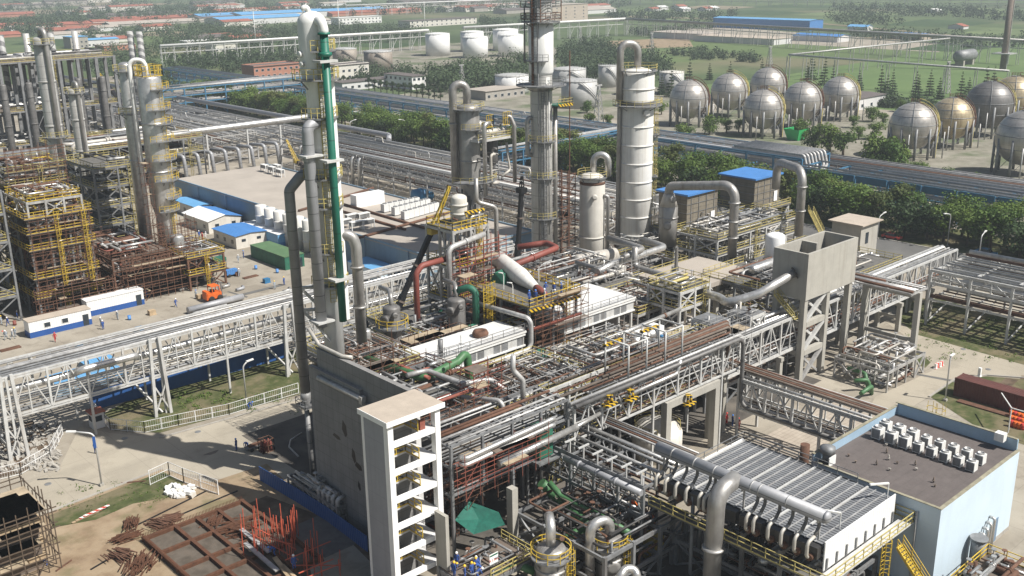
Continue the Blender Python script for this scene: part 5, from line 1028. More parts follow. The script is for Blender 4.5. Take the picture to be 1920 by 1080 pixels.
module('tangle of pipes at the foot of the tall columns', 'process structure', 104, 128, 114, 124, [8, 11], 6, 3, 'galv_dark', 'rust', None, seed=40, pipes=90, pm=('alum', 'lagging', 'galv_dark', 'rust', 'galv'), rr=(.06, .22), rails=False, drums=2)
module('white steel frames and pipes under the blue roofed sheds', 'process structure', 146, 166, 124, 132, [4.5, 8], 6, 3, 'white_steel', 'yellow_pale', None, seed=48, pipes=70, pm=('alum', 'lagging', 'galv_dark', 'rust', 'galv'), rr=(.06, .24), rails=False)
scaffold('orange rusty scaffold tower right of the central column', 135.5, 139, 134, 138, 0, 22, 44, 1.7, 2, 'rust', 4, .12)
TH = ('galv', 'galv_dark', 'rust', 'lagging', 'deck_rust')
for lb, b_, z0_, zz_, sd in (('tangle of thin pipes and valves on the deck behind the blast wall top', (63.5, 71, 94, 109), 11, [14.2], 201), ('tangle of thin pipes and valves before the near white roof', (72, 87, 80, 91.5), 9, [11.2], 202), ('tangle of thin pipes and valves below the green sheet', (87.5, 103, 80, 91.5), 9, [11.0], 203),
                         ('tangle of thin pipes on the beige deck right of the larger white roof', (111, 121.5, 94, 104), 8, [10.2], 204), ('tangle of thin pipes between the dark vessels and the yellow tower', (76, 89, 101, 110), 9.5, [11.6], 205), ('tangle of thin pipes under the pipe hairpin before the ringed tower', (122, 146, 112, 124), 0, [4, 7.5], 206), ('tangle of thin pipes at the foot of the central column', (106, 126, 122, 136), 0, [5, 9], 207), ('tangle of thin pipes along the back of the central rack', (76, 106, 77.4, 79), 9, [11, 12.6], 208)):
    module(lb, 'pipework', *b_, zz_, 5, 3, 'galv', 'yellow_pale', None, z0=z0_, seed=sd, pipes=98, pm=TH, rr=(.035, .12), ladders=0, rails=sd % 2 == 0, colw=.16, brace='', name='pipework')
for i, (x0, x1, y0, y1, z0_, z1_, m_) in enumerate(((58, 66, 91, 93.4, 14.4, 18.2, 'rust'), (64, 72, 110, 112, 9, 16, 'galv'), (100, 110, 110.5, 113, 8, 15, 'rust'), (118, 127, 106, 109, 8, 13.5, 'galv'), (104, 108, 126, 130, 0, 14, 'rust'), (66, 70, 78.5, 81, 14.4, 18, 'rust_red'), (106, 114, 76, 78.5, 8, 14, 'galv'), (86, 90, 104, 106, 9, 19, 'rust'))):
    scaffold(f'thin {"grey" if m_ == "galv" else "rusty"} pole scaffold {("on the blast wall deck", "left of the dark vessels", "behind the cone vessel", "by the pipe legs on the beige deck", "at the crane boom foot", "above the upper rusty rack", "beside the pipe loop drop", "behind the caged ladder")[i]}', x0, x1, y0, y1, z0_, z1_, 210+i, 1.7, 1.9, m_, 2, .05)
# ---------------------------------------------------------------- blue roofed sheds on their frame
Pn = G(1283, 528); zf, zr = ZT(Pn, 434), ZT(Pn, 368)
def blue_shed(lb, px_near, px_right, px_left, zf, zr, xn, yn):
    pr_ = PY(px_right[0], px_right[1], yn); pl = PX(px_left[0], px_left[1], xn); x1, y1 = pr_.x, pl.y
    t = thing('blue_roof_shed', lb, 'shed', ((xn+x1)/2, (yn+y1)/2, 0))
    part('wall', MB().box(xn, yn, zf, x1, y1, zr), 'shed_brown', t)
    part('roof', MB().box(xn-.5, yn-.5, zr+.003, x1+.5, y1+.5, zr+.35), 'blue_roof', t)
    for i in range(4): x = xn+(x1-xn)*(i+.5)/4; part('girt', MB().box(x-.06, yn-.1, zf, x+.06, yn-.003, zr), 'galv_dark', t)
    for k in range(1, 4): z = zf+(zr-zf)*k/4; part('girt', MB().box(xn-.1, yn-.12, z-.05, x1, yn-.11, z+.05).box(xn-.1, yn, z-.05, xn-.003, y1, z+.05), 'galv_dark', t)
    part('deck', MB().box(xn-1.5, yn-2.2, zf-.35, x1+1.5, y1+1, zf-.003), 'grating', t); part('railing', MB().rail([(xn-1.4, y1, zf), (xn-1.4, yn-2.1, zf), (x1+1.4, yn-2.1, zf)], 1.1, 1.8, .08), 'yellow_pale', t)
    for x in (xn-1, (xn+x1)/2, x1+1):
        for y in (yn-1.8, y1): part('leg', MB().bar((x, y, 0), (x, y, zf-.35), .35), 'white_steel', t)
    for a, b in ((xn-1, (xn+x1)/2), ((xn+x1)/2, x1+1)): part('brace', MB().bar((a, yn-1.8, .5), (b, yn-1.8, zf-.5), .25).bar((b, yn-1.8, .5), (a, yn-1.8, zf-.5), .25), 'white_steel', t)
    part('brace', MB().bar((xn-1, yn-1.8, .5), (xn-1, y1, zf-.5), .25).bar((xn-1, y1, .5), (xn-1, yn-1.8, zf-.5), .25), 'white_steel', t)
    part('sign', MB().box(x1-2.2, yn-.2, zf+.6, x1-1.0, yn-.125, zf+2.8), 'white_clean', t)
    return x1, y1
sx1, sy1 = blue_shed('brownish blue roofed shed raised on a white frame, nearer the ringed tower', None, (1346, 358), (1236, 353), zf, zr, Pn.x, Pn.y)
P2 = G(1408, 478); zf2, zr2 = ZT(P2, 392), ZT(P2, 338)
blue_shed('second blue roofed shed, farther and right of the grey loop pipe', None, (1463, 327), (1352, 324), zf2, zr2, P2.x, P2.y)
g = G(1252, 440, zf); zt_ = ZT(g, 362)
t = vessel('grey drum tower with a conical cap beside the nearer blue roofed shed', 'vessel', g.x, g.y, zf-2, zt_-2.2, 1.75, 'alum_dull', .12, rings=[zf+3.5], nozz=[(zf+2.2, 215, .6, .6), (zt_-.8, 240, .5, .6)])
part('cap', MB().lathe((g.x, g.y, zt_-2.5), [(1.72, 0), (1.15, 1.9), (1.0, 2.4)], 22), 'lagging', t)
zL = ZT(g, 349); g2 = G(1372, 484, DZ); 
pipe('fat grey pipe bridging from the drum tower over the nearer blue roof to the deck', [(g.x, g.y, zt_-.5), (g.x, g.y, ZT(g, 349)), (g2.x, g2.y, ZT(g2, 347)), (g2.x, g2.y, DZ)], .85, 'alum_dull', 18, 2.2, flanges=[((g2.x, g2.y, ZT(g2, r_)), (0, 0, 1)) for r_ in (380, 415, 445)])
g3, g4 = G(1455, 345, 16), G(1497, 442, DZ)
pipe('fat grey pipe behind the farther blue roof curving down to the right', [(g3.x, g3.y, 15), (g3.x, g3.y, ZT(g3, 302)), (g4.x, g4.y, ZT(g4, 300)-2.0), (g4.x, g4.y, DZ)], .85, 'alum_dull', 18, 2.6, flanges=[((g4.x, g4.y, ZT(g4, r_)), (0, 0, 1)) for r_ in (350, 395)])
g = G(1451, 492, DZ); t = vessel('plain white domed tank behind the raised concrete tank', 'tank', g.x, g.y, DZ, ZT(g, 436), 1.75, 'white_clean', .25, n=24)
module('pipe rack level between the two blue roofed sheds', 'process structure', 152, 178, 110, 120, [8, 11.0], 6, 3, 'white_steel', 'yellow_pale', 'grating', deck_holes=.6, seed=46, pipes=90, pm=('alum', 'lagging', 'galv', 'galv_dark'), rr=(.06, .22), drums=1)
module('dense valve and pipe deck behind the raised concrete tank', 'process structure', 140, 172, 84, 104, [4.5, 8], 6, 4, 'galv_dark', 'yellow_pale', 'grating', deck_holes=.5, seed=47, pipes=98, pm=('alum', 'lagging', 'galv', 'galv_dark', 'rust'), rr=(.07, .22), drums=2)
solo('stairway', MB().stair(G(1540, 436, 9), G(1520, 395, 14), 1.2), 'yellow_pale', 'pale yellow stairway left of the concrete hut', 'stairs')
hn = G(1613, 452, 4.0); hr = PY(1636, 424, hn.y); hl = PX(1560, 425, hn.x)
t = shed('grey concrete hut with an overhanging flat slab roof beside the road', hn.x, hn.x+7, hn.y, hl.y, ZT(hn, 424), 'concrete_pale', 'roof_hut', 0, over=.7, doors=0, name='concrete_hut', cat='hut', parapet=0)
part('door', MB().box(hn.x+2, hn.y-.05, 3, hn.x+3.2, hn.y+.02, 5.4), 'glass_dark', t)
# ---------------------------------------------------------------- rack with white trusses on the left
rack('white lattice pipe rack crossing the yard on the left above the blue fence', 'X', 14, 124, 132.3, 138.8, [5.9, 10.9], 4.9, (5.6, 11.2), 7, ('alum', 'galv', 'galv', 'galv_dark'), 'white_steel', (.07, .17), 51, .28, cross=False, posts_every=2, n=10)
pipe('silver insulated pipe inside the left rack with a sideways expansion loop', [(14, 133.6, 8.9), (42.5, 133.6, 8.9), (43, 131.5, 9.9), (50.5, 131.5, 9.9), (51, 133.6, 8.9), (123, 133.6, 8.9)], .5, 'alum', 16, .9)
for i, x in enumerate((33.9, 53.4, 74.5)):
    t = thing('rack_trestle', f'white braced trestle under the left lattice rack, {("beside the gatehouse drive", "at the bend of the mesh fence", "nearest the dark duct pipe")[i]}', 'trestle', (x, 132.2, 0))
    for dx in (-1.1, 1.1): part('leg', MB().bar((x+dx, 131.9, 0), (x+dx*.6, 131.9, 11.6), .42), 'white_steel', t)
    part('brace', MB().bar((x-1.1, 131.9, .4), (x+1.0, 131.9, 5), .2).bar((x+1.1, 131.9, .4), (x-1.0, 131.9, 5), .2).bar((x, 132.2, .3), (x-2.5, 138, 5.4), .26), 'white_steel', t)
def fence_blue(lb, pts, h, m):
    mb = MB()
    for a, b in zip(pts, pts[1:]): mb.bar((a[0], a[1], h/2+.05), (b[0], b[1], h/2+.05), .08, h)
    return solo('sheet_fence', mb, m, lb, 'fence')
fence_blue('long blue sheet fence under the left lattice rack', [(46.5, 140.6), (57, 139.9), (66, 139.6), (77.5, 139.2)], 3.0, 'blue_fence')
p = [G(488, 901), G(560, 944), G(613, 978), G(690, 1036)]; fence_blue('blue sheet fence at the foot of the dark concrete wall', [(q.x, q.y) for q in p], 1.9, 'blue_fence')
t = thing('gatehouse', 'tiny white gatehouse with a red roof beside the blue fence', 'gatehouse', tuple(G(183, 800))); g = G(183, 800)
part('wall', MB().box(g.x-.8, g.y-.8, 0, g.x+.8, g.y+.8, 2.3), 'white_wall', t); part('roof', MB().box(g.x-1, g.y-1, 2.303, g.x+1, g.y+1, 2.5), 'roof_red', t); part('window', MB().box(g.x-.4, g.y-.84, 1.1, g.x+.5, g.y-.803, 1.9), 'glass_dark', t); part('window', MB().box(g.x-.84, g.y-.5, 1.1, g.x-.803, g.y+.5, 1.9), 'glass_dark', t)
def mesh_fence(lb, pts, h=1.7, m='fence_white', step=2.6):
    t = thing('mesh_fence', lb, 'fence', (pts[0][0], pts[0][1], 0)); wires = MB(); k = 0
    for a, b in zip(pts, pts[1:]):
        a, b = Vec((a[0], a[1], 0)), Vec((b[0], b[1], 0)); L = (b-a).length; n = max(1, round(L/step))
        for i in range(n+1): q = a.lerp(b, i/n); part('post', MB().bar(q, q+Vec((0, 0, h)), .09), m, t)
        for z in (.12, h*.5, h): wires.bar(a+Vec((0, 0, z)), b+Vec((0, 0, z)), .05)
        for i in range(int(L/.3)): q = a.lerp(b, i*.3/L); wires.bar(q+Vec((0, 0, .1)), q+Vec((0, 0, h)), .018)
    part('mesh_panel', wires, m, t); return t
P_ = lambda *ps: [tuple(G(x, y)[:2]) for x, y in ps]
mesh_fence('white mesh fence curving round the lawn corner below the left rack', P_((172, 768), (207, 806), (272, 812), (335, 798), (430, 778), (560, 738)))
mesh_fence('white mesh fence curving beside the trestle at the lower left', P_((-20, 905), (40, 890), (95, 858), (118, 815)))
mesh_fence('white mesh fence with a gate piece at the edge of the dirt patch', P_((282, 910), (318, 893), (345, 905), (410, 928)), 2.0)
# ---------------------------------------------------------------- left process units
L0 = G(188, 574); XA1, YA0 = L0.x, L0.y; XA0 = G(80, 598).x
lv = [ZT(L0, r_) for r_ in (535, 500, 449, 419, 392)]
module('tall yellow railed process structure at the left edge, crowded with pipes', 'process structure', XA0, XA1, YA0, YA0+13, lv, 4, 3, 'galv_dark', 'yellow', 'deck_rust', deck_holes=.35, seed=61, pipes=98, pm=('galv', 'alum', 'rust', 'rust', 'galv_dark', 'rust'), rr=(.06, .24), drums=5, drumm='alum', over=.7, ladders=2)
module('upper yellow railed storeys standing behind the left process structure', 'process structure', XA0+2, XA1+1.5, YA0+14, YA0+27, lv[:2]+[lv[3], lv[4]+3.5, ZT(Vec((XA1, YA0+14, 0)), 312)], 4, 3, 'galv_dark', 'yellow_pale', 'deck_rust', deck_holes=.5, seed=62, pipes=98, pm=('galv', 'alum', 'rust', 'rust', 'galv_dark', 'yellow'), rr=(.08, .3), drums=4, over=.6, ladders=2)
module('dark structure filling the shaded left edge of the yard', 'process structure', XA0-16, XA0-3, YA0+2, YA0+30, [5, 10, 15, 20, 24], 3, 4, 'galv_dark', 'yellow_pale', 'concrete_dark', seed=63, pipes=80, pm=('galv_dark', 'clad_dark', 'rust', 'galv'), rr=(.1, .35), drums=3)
module('low rusty pipe structure in front of the silver column', 'process structure', 69.5, 80.5, 186.5, 206, [3.2, 6.4, 8.6], 4, 4, 'rust', 'rust', 'deck_rust', deck_holes=.5, seed=64, pipes=98, pm=('rust', 'rust_red', 'galv', 'galv', 'alum', 'rust'), rr=(.08, .3), ladders=1)
scaffold('brown scaffold wrapped round the low rusty pipe structure', 71, 84.5, 184.2, 186.2, 0, 8.8, 65, 1.5, 1.7, 'rust', 6, .09)
scaffold('brown scaffold at the foot of the silver column', 81, 88, 190, 193.5, 0, 12, 66, 1.5, 1.8, 'rust', 6, .09)
scaffold('brown scaffold round the base of the left process structure', XA0-1, XA1+2, YA0-2.6, YA0-.8, 0, 5.5, 67, 1.5, 1.7, 'rust', 6, .09)
module('small yellow railed stand with a silver drum beside the yard', 'process structure', 83, 90.5, 184, 196, [3.2, 6.6], 3, 3, 'rust', 'yellow', 'grating', seed=68, pipes=46, pm=('rust', 'galv', 'galv_dark', 'alum'), rr=(.08, .24), over=.3)
scaffold('rusty pole lattice over the front of the left process structure', XA0, XA1, YA0-.9, YA0-.2, 3, lv[-1], 71, 1.5, 1.6, 'rust', 6, .07)
scaffold('rusty pole lattice over the upper storeys at the left', XA0+2, XA1+2, YA0+13.2, YA0+13.9, 8, lv[-1]+10, 72, 1.5, 1.6, 'rust', 6, .07)
module('crowded small pipes on top of the left process structure', 'pipework', XA0+.5, XA1-.5, YA0+.5, YA0+12, [lv[-1]+2.8], 4, 3, 'galv', 'yellow', None, z0=lv[-1], seed=73, pipes=98, pm=('galv', 'alum', 'rust', 'yellow', 'lagging'), rr=(.06, .2), ladders=0, name='pipework')
module('brown inner pipework packed inside the left process structure', 'pipework', XA0+.6, XA1-.6, YA0+.8, YA0+12, lv[:4], 3, 3, 'rust', 'rust', 'deck_rust', seed=74, pipes=98, pm=('rust', 'rust', 'deck_rust', 'galv_dark', 'galv'), rr=(.08, .26), ladders=0, rails=False, drums=4, name='pipework')
module('brown pipework packed inside the upper storeys at the left', 'pipework', XA0+3, XA1+1, YA0+15, YA0+26, [lv[1], lv[3], lv[4]+4], 3, 3, 'rust', 'rust', 'deck_rust', seed=75, pipes=98, pm=('rust', 'rust', 'deck_rust', 'galv_dark', 'galv'), rr=(.08, .26), ladders=0, rails=False, drums=3, name='pipework')
g = G(335, 470, 6.6); vessel('short silver drum on the small yellow railed stand', 'drum', g.x, g.y, 6.6, 10.0, 1.3, 'alum', .2, rings=[7.6], n=22)
P = G(323, 522); zq = lambda r_: ZT(P, r_)
t = vessel('fat silver column with yellow railed half rings on the left', 'process column', P.x, P.y, 0, zq(138), 1.75, 'alum', .3, plats=[(zq(165), 1.3, 250, 420), (zq(203), 1.2, 230, 400), (zq(230), 1.3, 250, 420), (zq(262), 1.2, 230, 400), (zq(297), 1.3, 230, 400), (zq(335), 1.3, 230, 400), (zq(368), 1.4, 260, 420), (zq(392), 1.3, 230, 400)],
           cone=(zq(402), zq(380)), r_top=2.3, railm='yellow', rings=[zq(230), zq(320)], ladder=[(300, zq(440), zq(170))])
part('top_frame', MB().rail([(P.x-2, P.y-2, zq(142)), (P.x+2, P.y-2, zq(142)), (P.x+2, P.y+2, zq(142)), (P.x-2, P.y+2, zq(142))], 2.0, .8, .1, True), 'yellow', t)
scaffold('rust brown scaffold climbing the left side of the fat silver column', P.x-4.2, P.x-2.8, P.y-2.4, P.y-.6, 0, zq(300), 69, 1.3, 2.0, 'rust', 5, .06)
Q = G(282, 508); zs = lambda r_: ZT(Q, r_)
vessel('slim grey column just left of the fat silver one', 'process column', Q.x, Q.y, 0, zs(116), 1.3, 'alum', .3, plats=[(zs(132), 1.1, 0, 360), (zs(212), 1.0, 100, 300)], rings=[zs(200), zs(300)], railm='yellow_pale')
pl = Vec((P.x, P.y, 0))-CR*3.1-CF*.9
pipe('white gooseneck pipe between the two left columns, arching over the fat one', [(P.x-.3, P.y, zq(142)), (P.x-.3, P.y, zq(112)), (pl.x, pl.y, ZT(pl, 112)), (pl.x, pl.y, ZT(pl, 460))], .42, 'white', 14, 1.4, k=9)
for i, (bx, by, tr, r_, lb, mm) in enumerate(((135, 470, 68, 1.7, 'grey column at far left with a thick pipe strapped to its side', 'clad'), (178, 450, 165, 1.35, 'shorter grey column with a hooked top, left of the slim one', 'clad'))):
    q = G(bx, by); z1 = ZT(q, tr); t = vessel(lb, 'process column', q.x, q.y, 0, z1, r_, mm, .25, plats=[(z1-1.5, 1.0, 0, 360), (z1*.55, 1.0, 180, 360)] if i == 0 else [(z1-1, .9, 0, 360)], rings=[z1*.3, z1*.6, z1*.8], railm='yellow_pale')
    s = q+CR*(r_*.9)-CF*(r_*.8); part('side_pipe', MB().tube([(q.x, q.y, z1-.3), (q.x, q.y, z1+1.4), (s.x, s.y, z1+1.2), (s.x, s.y, 4)], .55 if i == 0 else .4, 12, 1.2), 'alum_dull', t)
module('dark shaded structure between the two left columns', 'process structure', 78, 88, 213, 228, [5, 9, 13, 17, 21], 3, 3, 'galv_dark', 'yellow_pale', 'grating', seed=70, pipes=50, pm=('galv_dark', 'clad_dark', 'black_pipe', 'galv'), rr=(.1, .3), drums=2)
FB = G(15, 292)
module('furnace block of dark columns with a railed roof at the far upper left', 'furnace', 92, 132, 330, 352, [10, 20, ZT(Vec((112, 330, 0)), 112)], 8, 4, 'galv_dark', 'yellow_pale', 'deck_rust', deck_holes=.4, seed=71, pipes=98, pm=('clad_dark', 'galv', 'galv_dark', 'alum_dull'), rr=(.15, .5), colw=.9, name='furnace', drums=5)
zf_ = ZT(Vec((112, 330, 0)), 112)
for i in range(5):
    x = 95+i*7.4; q = Vec((x, 340, 0)); pipe(f'stubby grey furnace stack at the far upper left, {ordw(i+1)} from the picture edge', [(x, 340, zf_-9), (x, 340, zf_+7.5)], .95, 'spiral' if i % 2 else 'clad', 14, cat='stack', name='furnace_stack', flanges=[((x, 340, zf_+2), (0, 0, 1))])
    b_ = vessel(f'dark upright reactor under the furnace roof, {ordw(i+1)} from the picture edge', 'reactor', x+2.5, 329, 0, zf_-6, 1.0, 'clad_dark', .3, rings=[8, 16, 24], n=16, name='reactor')
module('mid left pipe structure in front of the furnace block', 'process structure', 100, 138, 286, 312, [5, 9, 13], 7, 3, 'galv_dark', 'yellow_pale', 'grating', seed=72, pipes=90, pm=('galv', 'alum', 'galv_dark', 'rust', 'lagging'), rr=(.1, .4), drums=6, drumm='alum')
rack('shaded grey pipe rack at the far left running back past the columns', 'Y', 240, 330, 72, 84, [5, 9, 12], 9, None, 9, ('galv', 'galv_dark', 'alum_dull'), 'galv_dark', (.12, .35), 73, .4, cross=True)
for i in range(2):
    q = G(261+i*17, 205); pipe(f'tall spiral banded grey stack behind the left columns, {("left", "right")[i]} of the pair', [(q.x, q.y, 0), (q.x, q.y, ZT(q, 58+i))], 1.35, 'spiral', 16, cat='stack', name='spiral_stack', group=None)
yb = G(475, 305).y; zb = ZT(G(475, 305), 234)
pipe('big bright silver pipe crossing high from the left columns to the mid racks', [(60, yb, zb-.3), (G(545, 215, zb).x, yb, zb+.2), (G(545, 215, zb).x+2, yb+3, zb)], 1.05, 'alum', 18, 2)
for i, x in enumerate((118, 132, 146, 160, 172)): solo('pipe_post', MB().bar((x, yb, 0), (x, yb, zb-.9), .5).bar((x-1.2, yb, zb-1.1), (x+1.2, yb, zb-1.1), .3), 'white_steel', f'white post carrying the high silver pipe, {ordw(i+1)} from the left columns', 'post')
for i in range(9):
    x = 126+i*4.4; pipe(f'grey J shaped duct behind the beige warehouse roof, {ordw(i+1)} from its left end', [(x-1.5, 290, 7.8), (x, 284, 8.2), (x, 283, 0)], .55, 'clad_grey', 8, 1.2, cat='duct', name='duct')
t = thing('mobile_crane', 'x', 'crane', (96, 250, 0)); bpy.data.objects.remove(t)
tipL = PX(186, 138, 150); kn = PX(247, 262, 150)
crane('slanting black crane boom with a yellow tip behind the left columns', Vec((150, kn.y-16, 4)), tipL+(kn-tipL)*.06, tipL, .5, w0=1.5, w1=.9, hook=False)
p0, p1 = G(552, 318), PX(537, 262, 160)
crane('yellow mobile crane with a raised arm at the far end of the warehouse', (160, p1.y-13, 2.5), p1+Vec((0, -5, -6)), p1, .5, w0=1.2, w1=.7, hook=False)
# ---------------------------------------------------------------- warehouse and yard sheds
WH = 6.4
t = thing('warehouse', 'huge flat beige roofed warehouse with blue grey walls behind the white column', 'warehouse', (131, 205, 0))
part('wall', MB().box(117, 152, 0, 145, 262, WH-.2), 'blue_grey', t); part('roof', MB().box(116.8, 151.8, WH-.197, 145.2, 262.2, WH), 'roof_slab', t)
part('parapet', MB().box(116.8, 151.8, WH+.002, 117.1, 262.2, WH+.35).box(117.103, 151.8, WH+.002, 145.2, 152.1, WH+.3).box(144.9, 152.103, WH+.002, 145.2, 262.2, WH+.35), 'blue_grey', t)
for i in range(7): y = 158+i*15; part('drain_pipe', MB().tube([(116.7, y, 0), (116.7, y, WH)], .12, 6), 'blue_shade', t)
def cabin(name, lb, cat, x0, x1, y0, y1, h, wm, rm, lower=None, z0=0., wins=2):
    t = thing(name, lb, cat, ((x0+x1)/2, (y0+y1)/2, z0)); z1 = z0+(h*.36 if lower else 0)
    part('wall', MB().box(x0, y0, z1, x1, y1, z0+h), wm, t)
    if lower: part('skirt', MB().box(x0-.02, y0-.02, z0, x1+.02, y1+.02, z1-.003), lower, t)
    part('roof', MB().box(x0-.08, y0-.08, z0+h+.002, x1+.08, y1+.08, z0+h+.1), rm, t)
    for i in range(wins): x = x0+(x1-x0)*(i+1)/(wins+1.5); f = part('window', MB().box(x-.6, y0-.06, z0+h*.48, x+.6, y0+.01, z0+h*.8), 'white', t); part('pane', MB().box(x-.5, y0-.09, z0+h*.51, x+.5, y0-.063, z0+h*.77), 'glass_dark', f)
    part('door', MB().box(x1-1.5, y0-.05, z0+.1, x1-.5, y0+.01, z0+2.1), 'glass_dark', t); return t
cabin('site_cabin', 'white site cabin with a dark blue skirt and two windows, nearer one', 'cabin', 50.8, 61.4, 178.2, 180.8, 2.9, 'panel_white', 'roof_hut', 'blue_deep')
cabin('site_cabin', 'white site cabin with a blue skirt and bright ribbed roof, farther one', 'cabin', 62.4, 73.0, 182.6, 185.2, 2.9, 'panel_white', 'panel_white', 'blue_deep', wins=0)
def gable(lb, x0, x1, y0, y1, h, rise, ra, rb, wall='cream'):
    t = thing('site_shed', lb, 'shed', ((x0+x1)/2, (y0+y1)/2, 0)); xm = (x0+x1)/2
    part('wall', MB().add([(x0, y0, 0), (x1, y0, 0), (x1, y1, 0), (x0, y1, 0), (x0, y0, h), (x1, y0, h), (x1, y1, h), (x0, y1, h), (xm, y0, h+rise), (xm, y1, h+rise)], [(0, 1, 5, 8, 4), (1, 2, 6, 5), (2, 3, 7, 9, 6), (3, 0, 4, 7)]), wall, t)
    for xa, mm in ((x0-.3, ra), (x1+.3, rb)): za = h-.05; part('roof', MB().add([(xa, y0-.3, za), (xa, y1+.3, za), (xm, y1+.3, h+rise+.06), (xm, y0-.3, h+rise+.06), (xa, y0-.3, za+.1), (xa, y1+.3, za+.1), (xm, y1+.3, h+rise+.16), (xm, y0-.3, h+rise+.16)], [(0, 3, 2, 1), (4, 5, 6, 7), (0, 1, 5, 4), (1, 2, 6, 5), (2, 3, 7, 6), (3, 0, 4, 7)]), mm, t)
    for k in range(3): y = y0+(y1-y0)*(k+.5)/3; part('window', MB().box(x0-.06, y-.5, 1.0, x0+.01, y+.5, 1.9), 'glass_dark', t)
    for k in range(2): x = x0+(x1-x0)*(k+.5)/2; part('window', MB().box(x-.5, y0-.06, 1.5, x+.5, y0+.01, 2.1), 'glass_dark', t)
gable('site shed with one white and one blue roof slope beside the warehouse wall', 106.9, 115.6, 223.4, 236.5, 3.0, .9, 'white_clean', 'blue_roof')
gable('cream site shed with an all blue roof in front of the white and blue one', 104.6, 112.2, 205.8, 216.4, 3.0, .25, 'blue_roof', 'blue_roof')
gable('pale blue roofed shed farthest along the warehouse wall', 112, 116.5, 240.5, 252.5, 3.0, .2, 'blue_light', 'blue_light')
cabin('site_cabin', 'long blue cabin with a white roof squeezed between shed and warehouse', 'cabin', 112.2, 115.6, 200.6, 217, 2.9, 'blue_light', 'white_clean', 'blue_roof', wins=0)
cabin('site_cabin', 'low green shed with a grey green roof beside the dark duct', 'cabin', 103.6, 108.2, 183.2, 197.5, 2.8, 'green_dark', 'green_shed_roof' if 'green_shed_roof' in M else 'green_pipe', None, wins=0)
cabin('site_cabin', 'low light blue roofed lean-to behind the brown headed pipe', 'cabin', 111.6, 116.4, 161.5, 172, 2.6, 'blue_wall', 'blue_light', None, wins=0)
solo('long_roof', MB().box(146.5, 182, 3.4, 150.5, 252, 3.7).box(146.7, 182.2, 0, 150.3, 251.8, 3.397), 'white_clean', 'long narrow white roofed shelter along the far side of the warehouse', 'shelter')
# things on the warehouse roof
def box_chiller(w_, l, h):
    u = thing('roof_chiller', 'x', 'chiller', (0, 0, 0)); part('case', MB().box(-w_/2, -l/2, .25, w_/2, l/2, h), 'white', u); part('fan', MB().lathe((0, 0, h), [(w_*.36, 0), (w_*.36, .18), (w_*.3, .18), (w_*.3, .05), (.03, .05)], 12), 'galv_dark', u)
    part('base', MB().box(-w_/2+.06, -l/2+.06, 0, w_/2-.06, l/2-.06, .25), 'galv_dark', u); return u
ch = box_chiller(1.35, 1.35, 2.0); k = 0
pts_ = []
for (a, b, n) in (((722, 398), (780, 386), 7), ((742, 404), (800, 389), 7), ((760, 412), (816, 396), 7)):
    for i in range(n): f = i/(n-1); pts_.append((a[0]+(b[0]-a[0])*f, a[1]+(b[1]-a[1])*f))
for i, (x, y) in enumerate(pts_):
    g = G(x, y, WH); lb = f'white box chiller in the {("back", "middle", "front")[i//7]} row on the beige warehouse roof, {ordw(i % 7+1)} from the left'
    if i == 0: ch.location = (g.x, g.y, WH); ch['label'] = lb; ch['group'] = 'box chillers on the warehouse roof'
    else: dup(ch, (g.x, g.y, WH), 0, lb, 'box chillers on the warehouse roof')
def frame_chiller():
    u = thing('frame_condenser', 'x', 'condenser', (0, 0, 0))
    part('coil', MB().box(-1.3, -.5, 1.0, 1.3, .5, 1.9), 'galv_dark', u); part('hood', MB().box(-1.45, -.6, 1.9, 1.45, .6, 2.05), 'white', u)
    for s in (-1.35, 1.35):
        for q in (-.5, .5): part('leg', MB().bar((s, q, 0), (s, q, 1.9), .16), 'white', u)
    return u
fc = frame_chiller(); spots = [((648, 428), 'front left'), ((668, 432), 'front middle'), ((690, 428), 'front right'), ((660, 418), 'back left'), ((682, 416), 'back right')]
for i, ((x, y), wd) in enumerate(spots):
    g = G(x, y, WH); lb = f'white legged condenser on the warehouse roof right of the green pipe, {wd}'
    if i == 0: fc.location = (g.x, g.y, WH); fc['label'] = lb
    else: dup(fc, (g.x, g.y, WH), 0, lb)
for i, (x, y) in enumerate(((497, 322), (511, 326), (526, 331), (520, 322))):
    g = G(x, y, WH); dup(fc, (g.x, g.y, WH), PI/2, f'white legged condenser at the far end of the warehouse roof, {ordw(i+1)} from the left')
g = G(690, 384, WH); solo('white_container', MB().box(g.x-4, g.y-1.2, WH, g.x+4, g.y+1.2, WH+2.9), 'panel_white', 'white ribbed container box on the middle of the warehouse roof', 'container')
for i in range(8):
    y = 213-i*4.1; vessel(f'white upright cooling unit along the warehouse wall, {ordw(i+1)} from the site sheds', 'cooling unit', 115.3, y, 0, 7.4, 1.35, 'offwhite', .1, n=12, rings=[2.4, 4.9], name='cooling_unit', group='cooling units along the warehouse wall')
for i, (a, b) in enumerate((((628, 378), (830, 437)), ((628, 392), (760, 430)), ((672, 446), (842, 398)), ((560, 395), (700, 352)))):
    A, B = G(*a, WH+.3), G(*b, WH+.3); pipe(('rusty pipe line running down the warehouse roof', 'second thinner rusty line running down the warehouse roof', 'rusty pipe line running across the warehouse roof', 'rusty line across the far part of the warehouse roof')[i], [tuple(A), tuple(B)], .3, 'rust', 8)
g = G(795, 378); solo('blue_tank', MB().lathe((g.x-3, g.y, 1.9), [(.5, -.3), (1.9, 0), (1.9, 5.0), (.5, 5.3)], 18, (1, 0, 0)).box(g.x-2, g.y-1.2, 0, g.x-1, g.y+1.2, .9).box(g.x+.5, g.y-1.2, 0, g.x+1.5, g.y+1.2, .9), 'blue_motor', 'blue horizontal tank beside the far side of the warehouse', 'tank')
